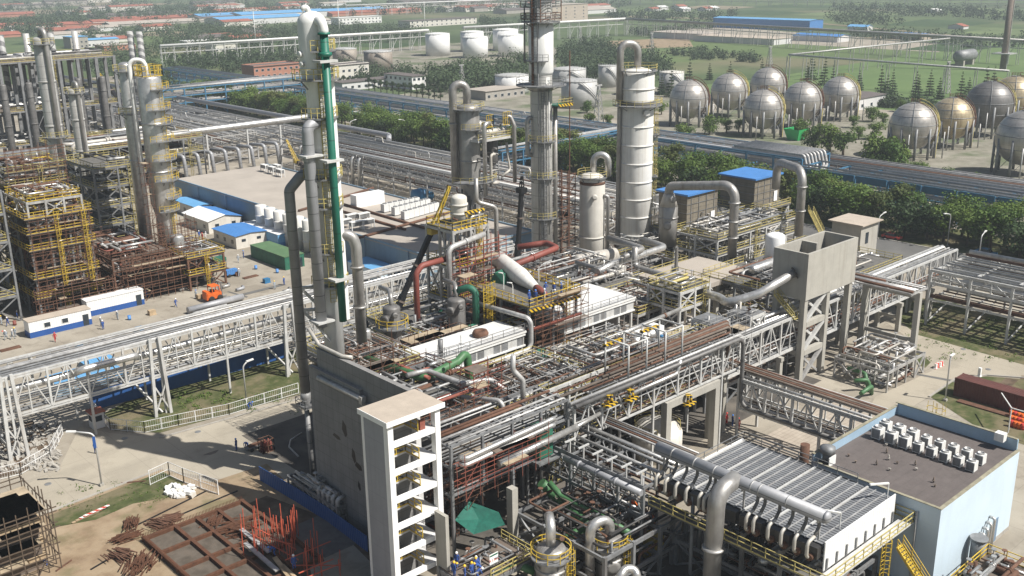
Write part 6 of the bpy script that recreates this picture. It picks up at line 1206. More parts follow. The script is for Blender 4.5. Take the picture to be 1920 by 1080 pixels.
# ---------------------------------------------------------------- racks in the middle distance
rack('dense grey pipe rack with side trusses behind the warehouse, left of the brownish column', 'Y', 285, 152, 163, 173, [4, 6.8, 9.3], 7.5, (6.6, 9.3), 13, ('galv', 'alum', 'galv_dark', 'lagging', 'rust', 'white'), 'galv', (.07, .2), 81, .32, posts_every=1, n=6, loops=.25)
rack('second dense pipe rack beside the main road behind the warehouse', 'Y', 300, 152, 176, 188, [5, 8], 9, None, 13, ('galv', 'alum', 'galv_dark', 'lagging', 'galv_dark'), 'galv', (.08, .22), 82, .35, n=6, loops=.3)
rack('broad field of grey pipes far behind the left columns, first strip', 'Y', 305, 520, 150, 166, [3.5, 6.5, 9], 12, None, 14, ('galv', 'alum', 'galv_dark', 'rust', 'galv_dark'), 'galv', (.1, .28), 83, .4, n=6, loops=.3)
rack('broad field of grey pipes far behind the left columns, strip beside the road', 'Y', 305, 540, 169, 190, [3.5, 6.5], 12, None, 16, ('galv', 'alum', 'galv_dark', 'galv_dark'), 'galv', (.1, .28), 84, .4, n=6, loops=.3)
pipe('thick grey pipe along the road edge of the broad pipe field', [(192.5, 560, 8.6), (192.5, 268, 8.6), (188, 262, 8.2)], .85, 'clad_grey', 12)
for i in range(6): pipe(f'grey riser pipe on the near face of the dense pipe rack, {ordw(i+1)} from the left', [(162.2, 272-i*3.4-(14 if i > 3 else 0), 0), (162.2, 272-i*3.4-(14 if i > 3 else 0), 8.2), (165, 272-i*3.4-(14 if i > 3 else 0), 8.9)], .5, 'alum', 8, 1.0)
rack('silver pipe rack on the right beyond the bend road and lawn', 'Y', 75, -20, 164.5, 180, [4.6, 7.6, 9.6], 7, (7.4, 9.8), 10, ('alum', 'galv', 'white', 'lagging', 'rust'), 'white_steel', (.1, .32), 85, .36, n=8, loops=.35)
rack('blue steel pipe rack with grey pipes beyond the roadside trees, left stretch', 'Y', 560, 152, 247, 261, [4.5, 8], 9, None, 13, ('galv', 'alum', 'galv_dark', 'clad_grey'), 'blue_steel', (.1, .26), 86, .45, n=6)
rack('blue steel pipe rack with grey pipes beyond the roadside trees, right stretch', 'Y', 148, -40, 236.6, 250, [4.5, 7.6], 9, None, 13, ('galv', 'alum', 'galv', 'clad_grey', 'rust'), 'blue_steel', (.1, .25), 87, .45, n=6)
for i in range(20):
    y = 147-i*8.8; solo('trough_panel', MB().bar((236.1, y, 7.2), (236.1, y-8.2, 7.2), .25, 1.8), 'blue_steel', f'blue side panel of the right blue pipe rack, {ordw(i+1)} from the pipe bend', 'panel', group='blue rack side panels')
for i in range(7): pipe(f'grey pipe stepping down where the blue rack changes height, {ordw(i+1)} from the trees', [(248+i*1.7, 175, 9.0), (248+i*1.7, 152, 9.0), (248+i*1.7, 150.8, 5.2), (240+i*1.3, 146, 5.2)], .42, 'galv', 8, 1.0)
rack('low pipe rack at the foot of the near sphere tanks', 'Y', 260, -10, 262, 275, [2.2, 4.6], 10, None, 8, ('galv', 'galv_dark', 'rust', 'alum_dull'), 'galv_dark', (.12, .3), 88, .35, n=6)
rack('blue and grey pipe crossing behind the tall central column', 'X', 196, 262, 218, 226, [5.5, 8.5], 8, None, 7, ('galv', 'alum_dull', 'galv_dark', 'blue_steel'), 'blue_steel', (.15, .35), 89, .4, n=6)
rack('pipe crossing over the main road on the far left', 'X', 186, 262, 418, 430, [6, 9, 12], 9, None, 7, ('galv', 'alum_dull', 'galv_dark'), 'blue_steel', (.2, .45), 90, .5, n=6)
# ---------------------------------------------------------------- sphere tanks
def sphere_tank(lb, px, py, rpx, m, k):
    g0 = G(px, py+rpx*1.35); sc = FPX/(g0-EYE).dot(_f); r = rpx/sc; cz = 0
    lo, hi = r, r*2.2
    for _ in range(30):
        cz = (lo+hi)/2
        if row((g0.x, g0.y, cz)) > py: lo = cz
        else: hi = cz
    t = thing('sphere_tank', lb, 'sphere tank', (g0.x, g0.y, 0), 'sphere tanks')
    part('shell', MB().lathe((g0.x, g0.y, cz), [(r*math.sin(PI*i/18), -r*math.cos(PI*i/18)) for i in range(19)], 36), m, t)
    for i in range(10):
        a = 2*PI*i/10; x, y = g0.x+r*.97*math.cos(a), g0.y+r*.97*math.sin(a); part('leg', MB().tube([(x, y, 0), (x, y, cz)], .42, 8), 'galv_dark', t)
    mb = MB()
    for i in range(10):
        a, b = 2*PI*i/10, 2*PI*(i+1)/10; mb.bar((g0.x+r*.97*math.cos(a), g0.y+r*.97*math.sin(a), 1), (g0.x+r*.97*math.cos(b), g0.y+r*.97*math.sin(b), cz-r*.55), .12)
    part('brace', mb, 'galv_dark', t)
    d, q = MB(), MB(); deck_ring(d, q, g0.x, g0.y, cz+r*1.0, .3, r*.2, 0, 360); p = part('platform', d, 'galv_dark', t); part('railing', q, 'rust', p)
    mb = MB(); pts = []
    for i in range(13):
        a = R(225+60+i*2)+i*.02; el = -.9+i*.19; rr = r*1.05; pts.append((g0.x+rr*math.cos(el)*math.cos(a), g0.y+rr*math.cos(el)*math.sin(a), cz+rr*math.sin(el)))
    for a, b in zip(pts, pts[1:]): mb.bar(a, b, .8, .3); mb.bar(Vec(a)+Vec((0, 0, 1)), Vec(b)+Vec((0, 0, 1)), .2)
    part('stair', mb, 'yellow_pale' if k % 2 else 'rust', t)
    for kk in range(3):
        a = R(205+kk*70); pts = [(g0.x+r*1.012*math.cos(el*.16)*math.cos(a), g0.y+r*1.012*math.cos(el*.16)*math.sin(a), cz+r*1.012*math.sin(el*.16)) for el in range(-6, 10)]
        part('drench_pipe', MB().tube(pts, .11, 5), 'rust' if kk else 'galv_dark', t)
    for el in (-.35, .12, .5, .85): part('drench_ring', MB().lathe((g0.x, g0.y, cz+r*math.sin(el)), [(r*math.cos(el)*1.004, -.1), (r*math.cos(el)*1.012, 0), (r*math.cos(el)*1.0, .12)], 36), 'galv_dark', t)
    a = R(300); part('side_ladder', MB().bar((g0.x+r*1.0*math.cos(a), g0.y+r*math.sin(a), 0), (g0.x+r*1.03*math.cos(a), g0.y+r*1.03*math.sin(a), cz), .35), 'yellow_pale', t)
    for i, (hx, hy) in enumerate(((.6, -1.3), (-1.3, -.5))): part('spray_pipe', MB().tube([(g0.x+hx*r*.9, g0.y+hy*r*.9, 0), (g0.x+hx*r*.9, g0.y+hy*r*.9, cz*.85)], .2, 6), 'galv', t)
    return t
SPH = [(1437, 160, 33, 'sphere_skin', 'silver sphere tank at the back of the left group, topped against the field'), (1365, 172, 34, 'sphere_skin', 'silver sphere tank second from the left in the left group'), (1290, 186, 36, 'sphere_skin', 'silver sphere tank nearest the white ringed tower'), (1571, 178, 34, 'sphere_skin', 'silver sphere tank beside the small white gable building'),
       (1501, 190, 36, 'sphere_skin', 'silver sphere tank between the two front ones of the left group'), (1428, 205, 37, 'sphere_skin', 'silver sphere tank at the front of the left group above the bushes'), (1893, 183, 40, 'sphere_gold', 'golden brown sphere tank cut by the right picture edge at the back'), (1848, 196, 43, 'sphere_dark', 'darkest sphere tank in the right group'), (1778, 222, 39, 'sphere_gold', 'brown tinged sphere tank with a bright glint in the right group'), (1706, 236, 43, 'sphere_skin', 'grey sphere tank at the left of the right group'), (1912, 258, 51, 'sphere_skin', 'large sphere tank cut by the right picture edge at the front')]
for k, (x, y, r_, m, lb) in enumerate(SPH): sphere_tank(lb, x, y, r_, m, k)
# ---------------------------------------------------------------- storage tanks
def storage_tank(lb, px, base, top, wpx, m, roofm, cone=.12, stair=True):
    g = G(px, base); sc = FPX/(g-EYE).dot(_f); r = wpx/2/sc; c = Vec((g.x, g.y, 0))+CF*r; h = ZT(c-CF*r*.2, top)
    t = thing('storage_tank', lb, 'storage tank', (c.x, c.y, 0), 'storage tanks')
    part('shell', MB().lathe((c.x, c.y, 0), [(r, 0), (r, h*.5), (r, h)], 40), m, t); part('roof', MB().lathe((c.x, c.y, 0), [(r*1.01, h), (r*1.01, h+.25), (r*.7, h+r*cone*.7), (r*.35, h+r*cone), (.05, h+r*cone*1.12)], 40), roofm, t)
    q = MB()
    for i in range(24): a = 2*PI*i/24; q.bar((c.x+r*math.cos(a), c.y+r*math.sin(a), h), (c.x+r*math.cos(a), c.y+r*math.sin(a), h+1.1), .1)
    part('railing', q, 'galv', t)
    if stair and 'white' not in m:
        mb = MB(); pts = [(c.x+(r+.5)*math.cos(R(230+i*9)), c.y+(r+.5)*math.sin(R(230+i*9)), h*(1-i/10)) for i in range(11)]
        for a, b in zip(pts, pts[1:]): mb.bar(a, b, .45, .15); mb.bar(Vec(a)+Vec((0, 0, 1.1)), Vec(b)+Vec((0, 0, 1.1)), .1)
        part('stair', mb, 'white' if 'white' in m else 'galv_dark', t)
    return t
for a in ((820, 106, 64, 46, 'tank_white', 'white', 'clean white storage tank standing left of the other white ones'), (885, 98, 60, 44, 'tank_white', 'white', 'white storage tank half hidden behind the front white tank'), (891, 110, 70, 48, 'tank_white', 'white', 'white storage tank in front with a small dark square mark'), (948, 96, 56, 48, 'tank_white', 'white', 'white storage tank half hidden at the back beside the central column'), (958, 107, 66, 48, 'tank_white', 'white', 'white storage tank cut by the central column'),
          (644, 122, 92, 46, 'tank_brown', 'tank_grey', 'brown grey storage tank right of the white column head'), (707, 132, 97, 54, 'tank_brown', 'tank_grey', 'rust streaked brown storage tank left of the white ones'), (960, 178, 142, 64, 'tank_white', 'tank_grey', 'squat pale tank left of the central column'), (1088, 205, 152, 68, 'tank_grey', 'tank_grey', 'broad grey tank right of the central column'), (1068, 165, 130, 66, 'tank_grey', 'tank_grey', 'grey tank behind the broad one'), (1140, 165, 124, 34, 'tank_grey', 'tank_grey', 'narrow grey tank beside the loop of the ringed tower'), (1262, 178, 136, 46, 'tank_grey', 'cream', 'cream topped grey tank left of the sphere tanks'), (1200, 180, 138, 40, 'tank_grey', 'tank_grey', 'grey tank hidden behind the white ringed tower')):
    storage_tank(a[6], *a[:6])
# ---------------------------------------------------------------- pipe bridges
def bridge(lb, pa, pb, z, n, r_=.7, two=True, m='white', pm='white_steel', w_=2.4, k=1):
    A, B = G(*pa), G(*pb); d = (B-A).normalized(); s = Vec((-d.y, d.x, 0)); t = thing('pipe_bridge', lb, 'pipe bridge', tuple(A.lerp(B, .5)))
    part('pipe', MB().tube([A+Vec((0, 0, z)), B+Vec((0, 0, z))], r_, 8), m, t)
    if two: part('pipe', MB().tube([A+s*1.8+Vec((0, 0, z-.2)), B+s*1.8+Vec((0, 0, z-.2))], r_*.6, 6), 'galv', t); part('girder', MB().bar(A+Vec((0, 0, z-4.5)), B+Vec((0, 0, z-4.5)), .5), pm, t); part('girder', MB().bar(A+Vec((0, 0, z-1)), B+Vec((0, 0, z-1)), .4), pm, t)
    for i in range(n+1):
        c = A.lerp(B, i/n); mb = MB()
        for e in (-1, 1): mb.bar(c+s*w_*e*.5, c+s*w_*e*.4+Vec((0, 0, z-.6)), .3)
        if two and i % 2 == 0: mb.bar(c+d*3+s, c+d*3+s+Vec((0, 0, z-.6)), .35); mb.bar(c, c+d*6+Vec((0, 0, z-4.5)), .25)
        part('support', mb, pm, t)
bridge('white pipe bridge from the spiral stacks towards the white storage tanks', (305, 128), (805, 92), 14, 24, .8)
bridge('white pipe bridge continuing behind the white tanks to the far corner', (870, 86), (1172, 66), 14, 16, .9)
bridge('grey pipe bridge running from the far corner to the right past the blue warehouse', (1172, 66), (1935, 124), 14, 40, .8, m='alum_dull', pm='galv')
bridge('single white pipe on tall lattice posts running to the back across the meadow', (1476, 150), (1795, 110), 13, 12, .5, False, 'galv', 'galv')
bridge('single white pipe on tall lattice posts running right across the meadow', (1476, 150), (1885, 190), 13, 8, .5, False, 'galv', 'galv')
bridge('far thin pipe bridge near the horizon', (650, 32), (1180, 8), 14, 22, .9)
bridge('horizon pipe bridge on the far right', (1180, 8), (1930, 16), 10, 30, .9, m='galv', pm='galv')
# flare stack and masts
g = G(1879, 132); t = thing('flare_stack', 'tall rust banded flare stack standing at the right edge of the meadow', 'flare stack', tuple(g)); h = 75
part('riser', MB().tube([g, g+Vec((0, 0, 40))], 1.5, 12), 'deck_rust', t); part('riser', MB().tube([g+Vec((0, 0, 40)), g+Vec((0, 0, h))], 1.4, 12), 'galv_dark', t); part('ladder', MB().bar(g+Vec((1.8, -1.2, 0)), g+Vec((1.8, -1.2, h)), .5), 'galv', t)
part('base_deck', MB().box(g.x-5, g.y-5, 9, g.x+5, g.y+5, 9.5), 'galv', t)
g = G(1808, 122); t = thing('knockout_drum', 'dull grey horizontal drum beside the flare stack', 'drum', tuple(g)); part('shell', MB().lathe((g.x-9, g.y, 5.5), [(1, -1), (3.4, 0), (3.4, 18), (1, 19)], 20, (1, 0, 0)), 'galv_dark', t)
for x in (-6, 6): part('saddle', MB().box(g.x+x-1, g.y-2.5, 0, g.x+x+1, g.y+2.5, 3), 'concrete', t)
for i, (x, yb_, yt, wd) in enumerate(((637, 68, 0, 'white column head'), (797, 55, 2, 'white storage tanks'), (480, 85, 15, 'orange brick building'))):
    g = G(x, yb_); solo('light_mast', MB().tube([g, (g.x, g.y, ZT(g, yt))], .45, 6, r1=.2), 'white', f'thin pale light mast rising behind the {wd}', 'mast')
for i, (x, yb_, yt, wd) in enumerate(((866, 165, 122, 'near the dense green wood'), (1088, 85, 52, 'behind the central column'), (1122, 238, 160, 'left of the white ringed tower'), (1221, 108, 62, 'behind the loop of the ringed tower'), (1773, 175, 116, 'behind the right sphere tanks'), (1442, 130, 88, 'beside the left sphere tanks'))):
    g = G(x, yb_); z = ZT(g, yt); t = MB(); w_ = 1.6
    for sx in (-1, 1):
        for sy in (-1, 1): t.bar((g.x+sx*w_, g.y+sy*w_, 0), (g.x+sx*.3, g.y+sy*.3, z), .3)
    n = 7
    for k in range(n):
        f, e = k/n, (k+1)/n; a, b = w_*(1-f)+.3*f, w_*(1-e)+.3*e
        t.bar((g.x-a, g.y-a, z*f), (g.x+b, g.y-b, z*e), .2); t.bar((g.x+a, g.y-a, z*f), (g.x-b, g.y-b, z*e), .2); t.bar((g.x-a, g.y-a, z*f), (g.x-b, g.y+b, z*e), .2)
    t.bar((g.x-1.6, g.y, z), (g.x+1.6, g.y, z), .5)
    solo('lattice_mast', t, 'galv', f'pale lattice mast {wd}', 'mast')
# ---------------------------------------------------------------- far buildings
def far_shed(lb, pl, pr_, top, depth, wall, roof, rise=0, wins=0, name='building', cat='building', parapet=0, wz=(1.0, 2.3), side=0):
    """long axis along X: front edge from the ground pixel pl to pr_; «top» is the row of the front eave"""
    A, B = G(*pl), G(*pr_); y = (A.y+B.y)/2; x0 = min(A.x, B.x); x1 = max(A.x, B.x); h = ZT(Vec((A.x, y, 0)), top)
    return shed(lb, x0, x1, y, y+depth, max(2.5, h), wall, roof, rise, 'X', .5, wins, 0, name, cat, parapet=parapet, wz=wz, side_wins=side)
def far_shed_y(lb, pl, pr_, top, depth, wall, roof, rise=0, name='building', cat='building', side=0):
    """long axis along Y (left end pl, right end pr_)"""
    A, B = G(*pl), G(*pr_); x = (A.x+B.x)/2; y0, y1 = min(A.y, B.y), max(A.y, B.y); h = ZT(Vec((x, (y0+y1)/2, 0)), top)
    return shed(lb, x, x+depth, y0, y1, max(2.5, h), wall, roof, rise, 'Y', .5, 0, 0, name, cat, side_wins=side)
far_shed_y('big bright blue warehouse at the edge of the fields', (1352, 50), (1502, 60), 36, 22, 'blue_roof', 'blue_light', .8, 'blue_warehouse', 'warehouse')
far_shed_y('low blue roofed shed in front of the big blue warehouse', (1486, 76), (1570, 80), 68, 18, 'white_wall', 'blue_roof', 1.5)
far_shed_y('low blue roofed shed right of the first, under the grey pipe bridge', (1665, 72), (1722, 76), 66, 16, 'roof_hut', 'blue_roof', 1.5)
far_shed_y('tiny white hut with a pale blue roof among the fields', (1592, 56), (1622, 58), 50, 10, 'white_wall', 'blue_light', 1.5)
far_shed_y('long white roofed yard shed behind the grey pipe bridge', (1225, 70), (1310, 76), 62, 26, 'white_wall', 'roof_slab', 0)
far_shed_y('second long white roofed shed under the grey pipe bridge', (1312, 76), (1440, 86), 70, 24, 'white_wall', 'roof_hut', 0)
far_shed('small white gable building beside the right sphere tank of the left group', (1612, 208), (1654, 197), 186, 16, 'white_wall', 'roof_felt', .4, 3)
far_shed('pale plant building with two dark openings at the far top beside the central column', (1030, 44), (1108, 40), 10, 30, 'roof_hut', 'roof_slab', 0, 4)
far_shed('orange brick office with a window band left of the white column', (478, 150), (562, 142), 126, 14, 'brick_pink', 'roof_felt', 0, 8, parapet=.8)
far_shed('pale two storey office right of the white column', (628, 152), (694, 146), 124, 12, 'cream', 'roof_felt', 0, 6, parapet=.6)
far_shed('white office block with a flat roof in front of the green wood', (770, 168), (802, 166), 144, 24, 'white', 'roof_felt', 0, 3, side=6)
far_shed('long low white shed left of the white office block', (648, 172), (735, 160), 156, 10, 'white_wall', 'roof_felt', 0, 8)
far_shed('low grey long hall behind the lattice column of the loop', (905, 188), (990, 180), 172, 14, 'concrete', 'roof_slab', 0, 6)
far_shed('white long two storey building above the blue roofs', (640, 47), (712, 42), 34, 16, 'white', 'roof_white', 0, 12)
far_shed('long cream building with many dark doors behind the white tanks', (770, 52), (893, 44), 40, 20, 'cream', 'roof_felt', 0, 14)
far_shed('white framed building with a row of dark bays left of the white column', (356, 90), (396, 86), 78, 14, 'white', 'roof_white', 0, 6)
far_shed('second white framed low hall nearer the spiral stacks', (405, 98), (442, 95), 84, 16, 'cream', 'white', 0, 5)
far_shed('blue roofed office with tall windows behind the left columns', (165, 90), (216, 84), 76, 14, 'white_wall', 'blue_light', 1, 9)
far_shed('short blue roofed block at the left of the blue roofed office', (138, 92), (163, 89), 70, 16, 'concrete', 'blue_light', 0, 4)
far_shed('pinkish low hall right of the blue roofed office', (200, 97), (250, 92), 86, 18, 'brick_pink', 'roof_slab', 0, 4)
for i, (pl, pr_, top, dp, rf) in enumerate((((80, 55), (250, 42), 52, 26, 'roof_red'), ((265, 43), (396, 30), 38, 28, 'roof_red'), ((0, 55), (42, 51), 49, 20, 'roof_red'), ((90, 64), (190, 56), 60, 22, 'roof_red'), ((215, 37), (315, 24), 32, 22, 'roof_felt'), ((222, 52), (430, 38), 47, 26, 'roof_slab'), ((0, 72), (34, 68), 66, 18, 'roof_red'), ((640, 32), (775, 22), 26, 24, 'roof_red'), ((430, 26), (520, 18), 21, 26, 'roof_red'), ((0, 34), (60, 30), 28, 20, 'roof_red'), ((860, 22), (960, 14), 16, 30, 'roof_red'))):
    far_shed(f'long low {"red tiled" if rf == "roof_red" else "grey"} roofed shed in the far upper left, {ordw(i+1)} of its cluster', pl, pr_, top, dp, 'brick_pink' if rf == 'roof_red' else 'concrete', rf, 2.5, name='long_shed', cat='shed')
for i, (pl, pr_, top, dp) in enumerate((((428, 50), (560, 40), 38, 40), ((470, 40), (600, 30), 28, 40), ((560, 36), (700, 24), 25, 30), ((385, 42), (470, 36), 31, 34))):
    far_shed(f'long bright blue roofed hall beyond the white column head, {ordw(i+1)} from the front', pl, pr_, top, dp, 'white_wall', 'blue_light', 2.5, name='blue_hall', cat='hall')
rng = random.Random(5)
for i in range(64):
    px, py = (rng.uniform(0, 1120), rng.uniform(3, 24)) if i < 34 else (rng.uniform(0, 640), rng.uniform(24, 78)); w_ = rng.uniform(18, 60)
    far_shed(f'tiny far {"pale" if i % 3 else "red roofed"} building near the top of the view, {ordw(i+1)} of the scattered village', (px, py+w_*.08), (px+w_, py), py-rng.uniform(2, 6), rng.uniform(14, 30), ('white_wall', 'concrete', 'cream')[i % 3], ('roof_slab', 'roof_felt', 'roof_red')[i % 3], 2, name='village_house', cat='house')
for i, (px, py) in enumerate(((1225, 22), (1240, 19), (1275, 17), (1282, 22), (1325, 21), (1335, 20), (1805, 55), (1755, 25))):
    far_shed(f'tiny field house right of the far plant building, {ordw(i+1)} from the left', (px, py), (px+12, py-1), py-5, 14, 'white_wall', ('roof_red', 'white')[i % 2], 2, name='field_house', cat='house')
# ---------------------------------------------------------------- trees
def leaf_cloud(mb, c, r, n, s, rng, flat=.8):
    for _ in range(n):
        while True:
            d = Vec((rng.uniform(-1, 1), rng.uniform(-1, 1), rng.uniform(-.75, 1)))
            if .05 < d.length < 1: break
        d.normalize(); p = Vec(c)+Vec((d.x*r, d.y*r, d.z*r*flat))*(rng.random()**.35)
        nn = (d+Vec((rng.uniform(-.8, .8), rng.uniform(-.8, .8), rng.uniform(-.3, .9)))).normalized(); a = nn.orthogonal().normalized(); b = nn.cross(a); an = rng.uniform(0, PI); a, b = a*math.cos(an)+b*math.sin(an), b*math.cos(an)-a*math.sin(an)
        w_, h_ = s*rng.uniform(.5, 1.1), s*rng.uniform(.4, .8)
        mb.add([p-a*w_*.5, p+b*h_*.5, p+a*w_*.5, p-b*h_*.5], [(0, 1, 2, 3)])
def broad(name, lb, seed, h=10., r=4.2, clumps=16, n=95, s=.62, leaf='leaf', cat='tree'):
    rng = random.Random(seed); t = thing(name, lb, cat, (0, 0, 0)); cr, tk = MB(), MB()
    tk.tube([(0, 0, 0), (.1, .05, h*.25), (0, .1, h*.5), (.1, 0, h*.75)], .26, 7, r1=.08); cs = []
    for i in range(clumps):
        a = 2.4*i+rng.uniform(-.4, .4); f = rng.random()**.6; z = h*(.26+.6*rng.random()); q = r*.72*f*(1.0-.35*abs(z/h-.55))
        cs.append((q*math.cos(a), q*math.sin(a), z))
    cs += [(0, 0, h*.82), (r*.3, 0, h*.72), (-r*.3, .2, h*.7)]
    for c in cs:
        leaf_cloud(cr, c, r*rng.uniform(.34, .52), n, s, rng); tk.tube([(0, .1, h*.35), (c[0]*.5, c[1]*.5, h*.35+(c[2]-h*.35)*.6), c], .09, 5, r1=.03)
    part('crown', cr, leaf, t); part('trunk', tk, 'bark', t); return t
def conifer(name, lb, seed, h=11., r=2.6, tiers=9, leaf='leaf_dark'):
    rng = random.Random(seed); t = thing(name, lb, 'tree', (0, 0, 0)); cr = MB()
    for k in range(tiers):
        z = h*(.1+.86*k/tiers); rr = r*(1-k/tiers)**.85+.15
        for j in range(max(5, int(11*(1-k/tiers)+4))):
            a = 2*PI*rng.random(); L = rr*rng.uniform(.7, 1.15); e = Vec((L*math.cos(a), L*math.sin(a), z-L*.22)); leaf_cloud(cr, (e.x*.6, e.y*.6, e.z), L*.42, 16, .55, rng, .45)
    leaf_cloud(cr, (0, 0, h*.97), .35, 20, .4, rng, 1.5)
    part('crown', cr, leaf, t); part('trunk', MB().tube([(0, 0, 0), (0, 0, h*.95)], .22, 6, r1=.04), 'bark', t); return t
TB = [broad('street_tree', 'x', 11), broad('street_tree', 'x', 12, 9.2, 4.5, 15), broad('street_tree', 'x', 13, 10.6, 3.9, 17), broad('street_tree', 'x', 14, 8.6, 3.8, 13), broad('street_tree', 'x', 15, 11.2, 3.6, 15, 95, .6, 'leaf_olive'), broad('street_tree', 'x', 16, 8.2, 4.4, 13, 100, .65, 'leaf_dark')]
TC = [conifer('conifer', 'x', 21), conifer('conifer', 'x', 22, 8.5, 2.3, 8)]
TS = [broad('bush', 'x', 31, 5.6, 3.6, 11, 90, .6, 'leaf', 'bush'), broad('bush', 'x', 32, 4.4, 2.6, 8, 80, .55, 'leaf', 'bush')]
TP = [broad('slender_tree', 'x', 41, 7.5, 2.1, 11, 60, .55, 'leaf_dark')]
used = set()
def plant(protos, x, y, lb, grp, sc=1., z=0.):
    rng = random.Random(round(x*7+y*13)); o = rng.choice(protos); f_ = rng.uniform(.88, 1.14); s = tuple(q*f_ for q in (sc if isinstance(sc, tuple) else (sc, sc, sc)))
    if o.name not in used:
        used.add(o.name); o.location = (x, y, z); o['label'] = lb; o['group'] = grp; o.rotation_euler = (0, 0, rng.uniform(0, 6)); o.scale = s; return o
    return dup(o, (x, y, z), rng.uniform(0, 6), lb, grp, s)
rng = random.Random(3); n1 = n2 = 0
for i in range(84):
    y = 24+i*5.2
    if 330 < y < 338: continue
    seg = 'right of the blue roofed sheds' if y < 128 else 'between the sheds and the central column' if y < 218 else 'between the loop column and the white column' if y < 335 else 'left of the white column'
    for line, x in (('front', 218.0), ('back', 225.0)):
        if line == 'front': n1 += 1; k = n1
        else: n2 += 1; k = n2
        plant(TB, x+rng.uniform(-1, 1), y+rng.uniform(-1, 1), f'round green roadside tree, {line} line, {ordw(k)} from the right picture edge', 'roadside trees', ((1.25, 1.25, .8) if y < 80 else (1.25, 1.25, .95)) if y < 130 else (1.2, 1.2, 1.05))
for i, (x, y) in enumerate(((1240, 178), (1258, 182), (1292, 165), (1330, 150), (1368, 158), (1428, 150), (1512, 165), (1560, 172), (1610, 170), (1650, 180), (1662, 186), (1672, 178), (1716, 184), (1720, 190), (1742, 180), (1760, 186), (1800, 188), (1815, 182), (1846, 186), (1860, 180), (1522, 150), (1545, 160))):
    g = G(x, y); plant(TC, g.x, g.y, f'dark pointed conifer along the meadow edge behind the sphere tanks, {ordw(i+1)} from the left', 'meadow conifers', 1.15)
for i, (x, y, s) in enumerate(((1330, 252, 1.3), (1362, 250, 1.4), (1385, 248, 1.2), (1275, 262, 1.0), (1290, 262, .9), (1500, 262, 1.2), (1525, 280, 1.3), (1555, 285, 1.5), (1580, 292, 1.6), (1610, 262, 1.2), (1640, 262, 1.4), (1640, 318, 1.7), (1665, 322, 1.6), (1690, 315, 1.3), (1600, 240, 1.0), (1655, 235, 1.2), (1635, 228, 1.1), (1690, 210, .9), (1725, 340, .9), (1745, 342, .8), (1780, 352, .9), (1825, 356, .8), (1240, 215, 1.1), (1140, 238, 1.2), (1105, 238, 1.1), (1100, 212, 1.0), (1110, 262, 1.0))):
    g = G(x, y); plant(TS, g.x, g.y, f'leafy bush near the sphere tanks, {ordw(i+1)} along from the left group to the pipe racks', 'bushes near the sphere tanks', s)
for i in range(13):
    g = G(692+i*11.2, 170+i*1.7); plant(TP, g.x, g.y, f'slender dark tree in the row below the white office block, {ordw(i+1)} from the left', 'office trees', 1.0)
for i in range(9):
    g = G(628+i*8.5, 163-i*.6); plant(TP, g.x, g.y, f'slender dark tree before the pale two storey office, {ordw(i+1)} from the left', 'office trees', .8)
def wood(lb_name, poly, n, seed, s=1.7, r=4.6, h=8, per=46, leaf='leaf_far'):
    """a far wood that reads as one mass"""
    rng = random.Random(seed); mb = MB(); xs = [p[0] for p in poly]; ys = [p[1] for p in poly]; k = 0
    def inside(x, y):
        c = False; j = len(poly)-1
        for i in range(len(poly)):
            if (poly[i][1] > y) != (poly[j][1] > y) and x < (poly[j][0]-poly[i][0])*(y-poly[i][1])/(poly[j][1]-poly[i][1])+poly[i][0]: c = not c
            j = i
        return c
    while k < n:
        x, y = rng.uniform(min(xs), max(xs)), rng.uniform(min(ys), max(ys))
        if not inside(x, y): continue
        g = G(x, y); q = rng.uniform(.65, 1.2); leaf_cloud(mb, (g.x, g.y, h*.55*q), r*q, per, s, rng, 1.1); k += 1
    return struct(lb_name, mb, leaf, 'stuff')
wood('woodland', [(800, 150), (870, 128), (930, 128), (990, 112), (1000, 160), (930, 172), (850, 176), (800, 168)], 260, 1)
wood('woodland', [(1045, 92), (1100, 78), (1190, 95), (1250, 120), (1260, 150), (1150, 160), (1050, 150)], 300, 2)
wood('woodland', [(330, 118), (470, 102), (560, 98), (560, 125), (440, 140), (330, 140)], 190, 3)
wood('woodland', [(560, 62), (640, 52), (790, 62), (790, 80), (660, 84), (560, 78)], 190, 4)
wood('woodland', [(290, 82), (420, 62), (560, 66), (560, 92), (330, 100)], 230, 5)
wood('woodland', [(140, 104), (300, 92), (330, 120), (330, 175), (250, 170), (150, 130)], 170, 6)
wood('woodland', [(60, 30), (330, 14), (420, 18), (330, 36), (110, 52)], 280, 7, 2.6, 6, 9, 34)
wood('woodland', [(0, 46), (60, 36), (120, 60), (60, 70), (0, 66)], 110, 8, 2.4, 6, 9, 34)
wood('woodland', [(600, 20), (980, 2), (1180, 6), (1180, 14), (900, 24), (640, 30)], 240, 9, 3.0, 7, 9, 26)
wood('woodland', [(1130, 28), (1380, 26), (1380, 40), (1150, 44)], 110, 10, 2.6, 6, 7, 30)
wood('woodland', [(1540, 34), (1640, 30), (1700, 46), (1600, 52)], 60, 11, 2.6, 6, 7, 30)
wood('woodland', [(1560, 12), (1920, 24), (1920, 40), (1560, 24)], 170, 12, 3, 6, 6, 24)
wood('woodland', [(900, 40), (1030, 50), (1030, 62), (900, 66)], 90, 13)
wood('woodland', [(620, 128), (690, 160), (800, 150), (760, 130), (730, 145), (650, 118)], 80, 14, 1.5, 3.6, 6)
wood('hedge_growth', [(1640, 192), (1760, 204), (1760, 212), (1640, 200)], 60, 15, 1.3, 2.6, 4)
wood('woodland', [(150, 66), (330, 52), (560, 56), (560, 66), (330, 72), (160, 84)], 200, 18, 2.0, 5, 8, 36)
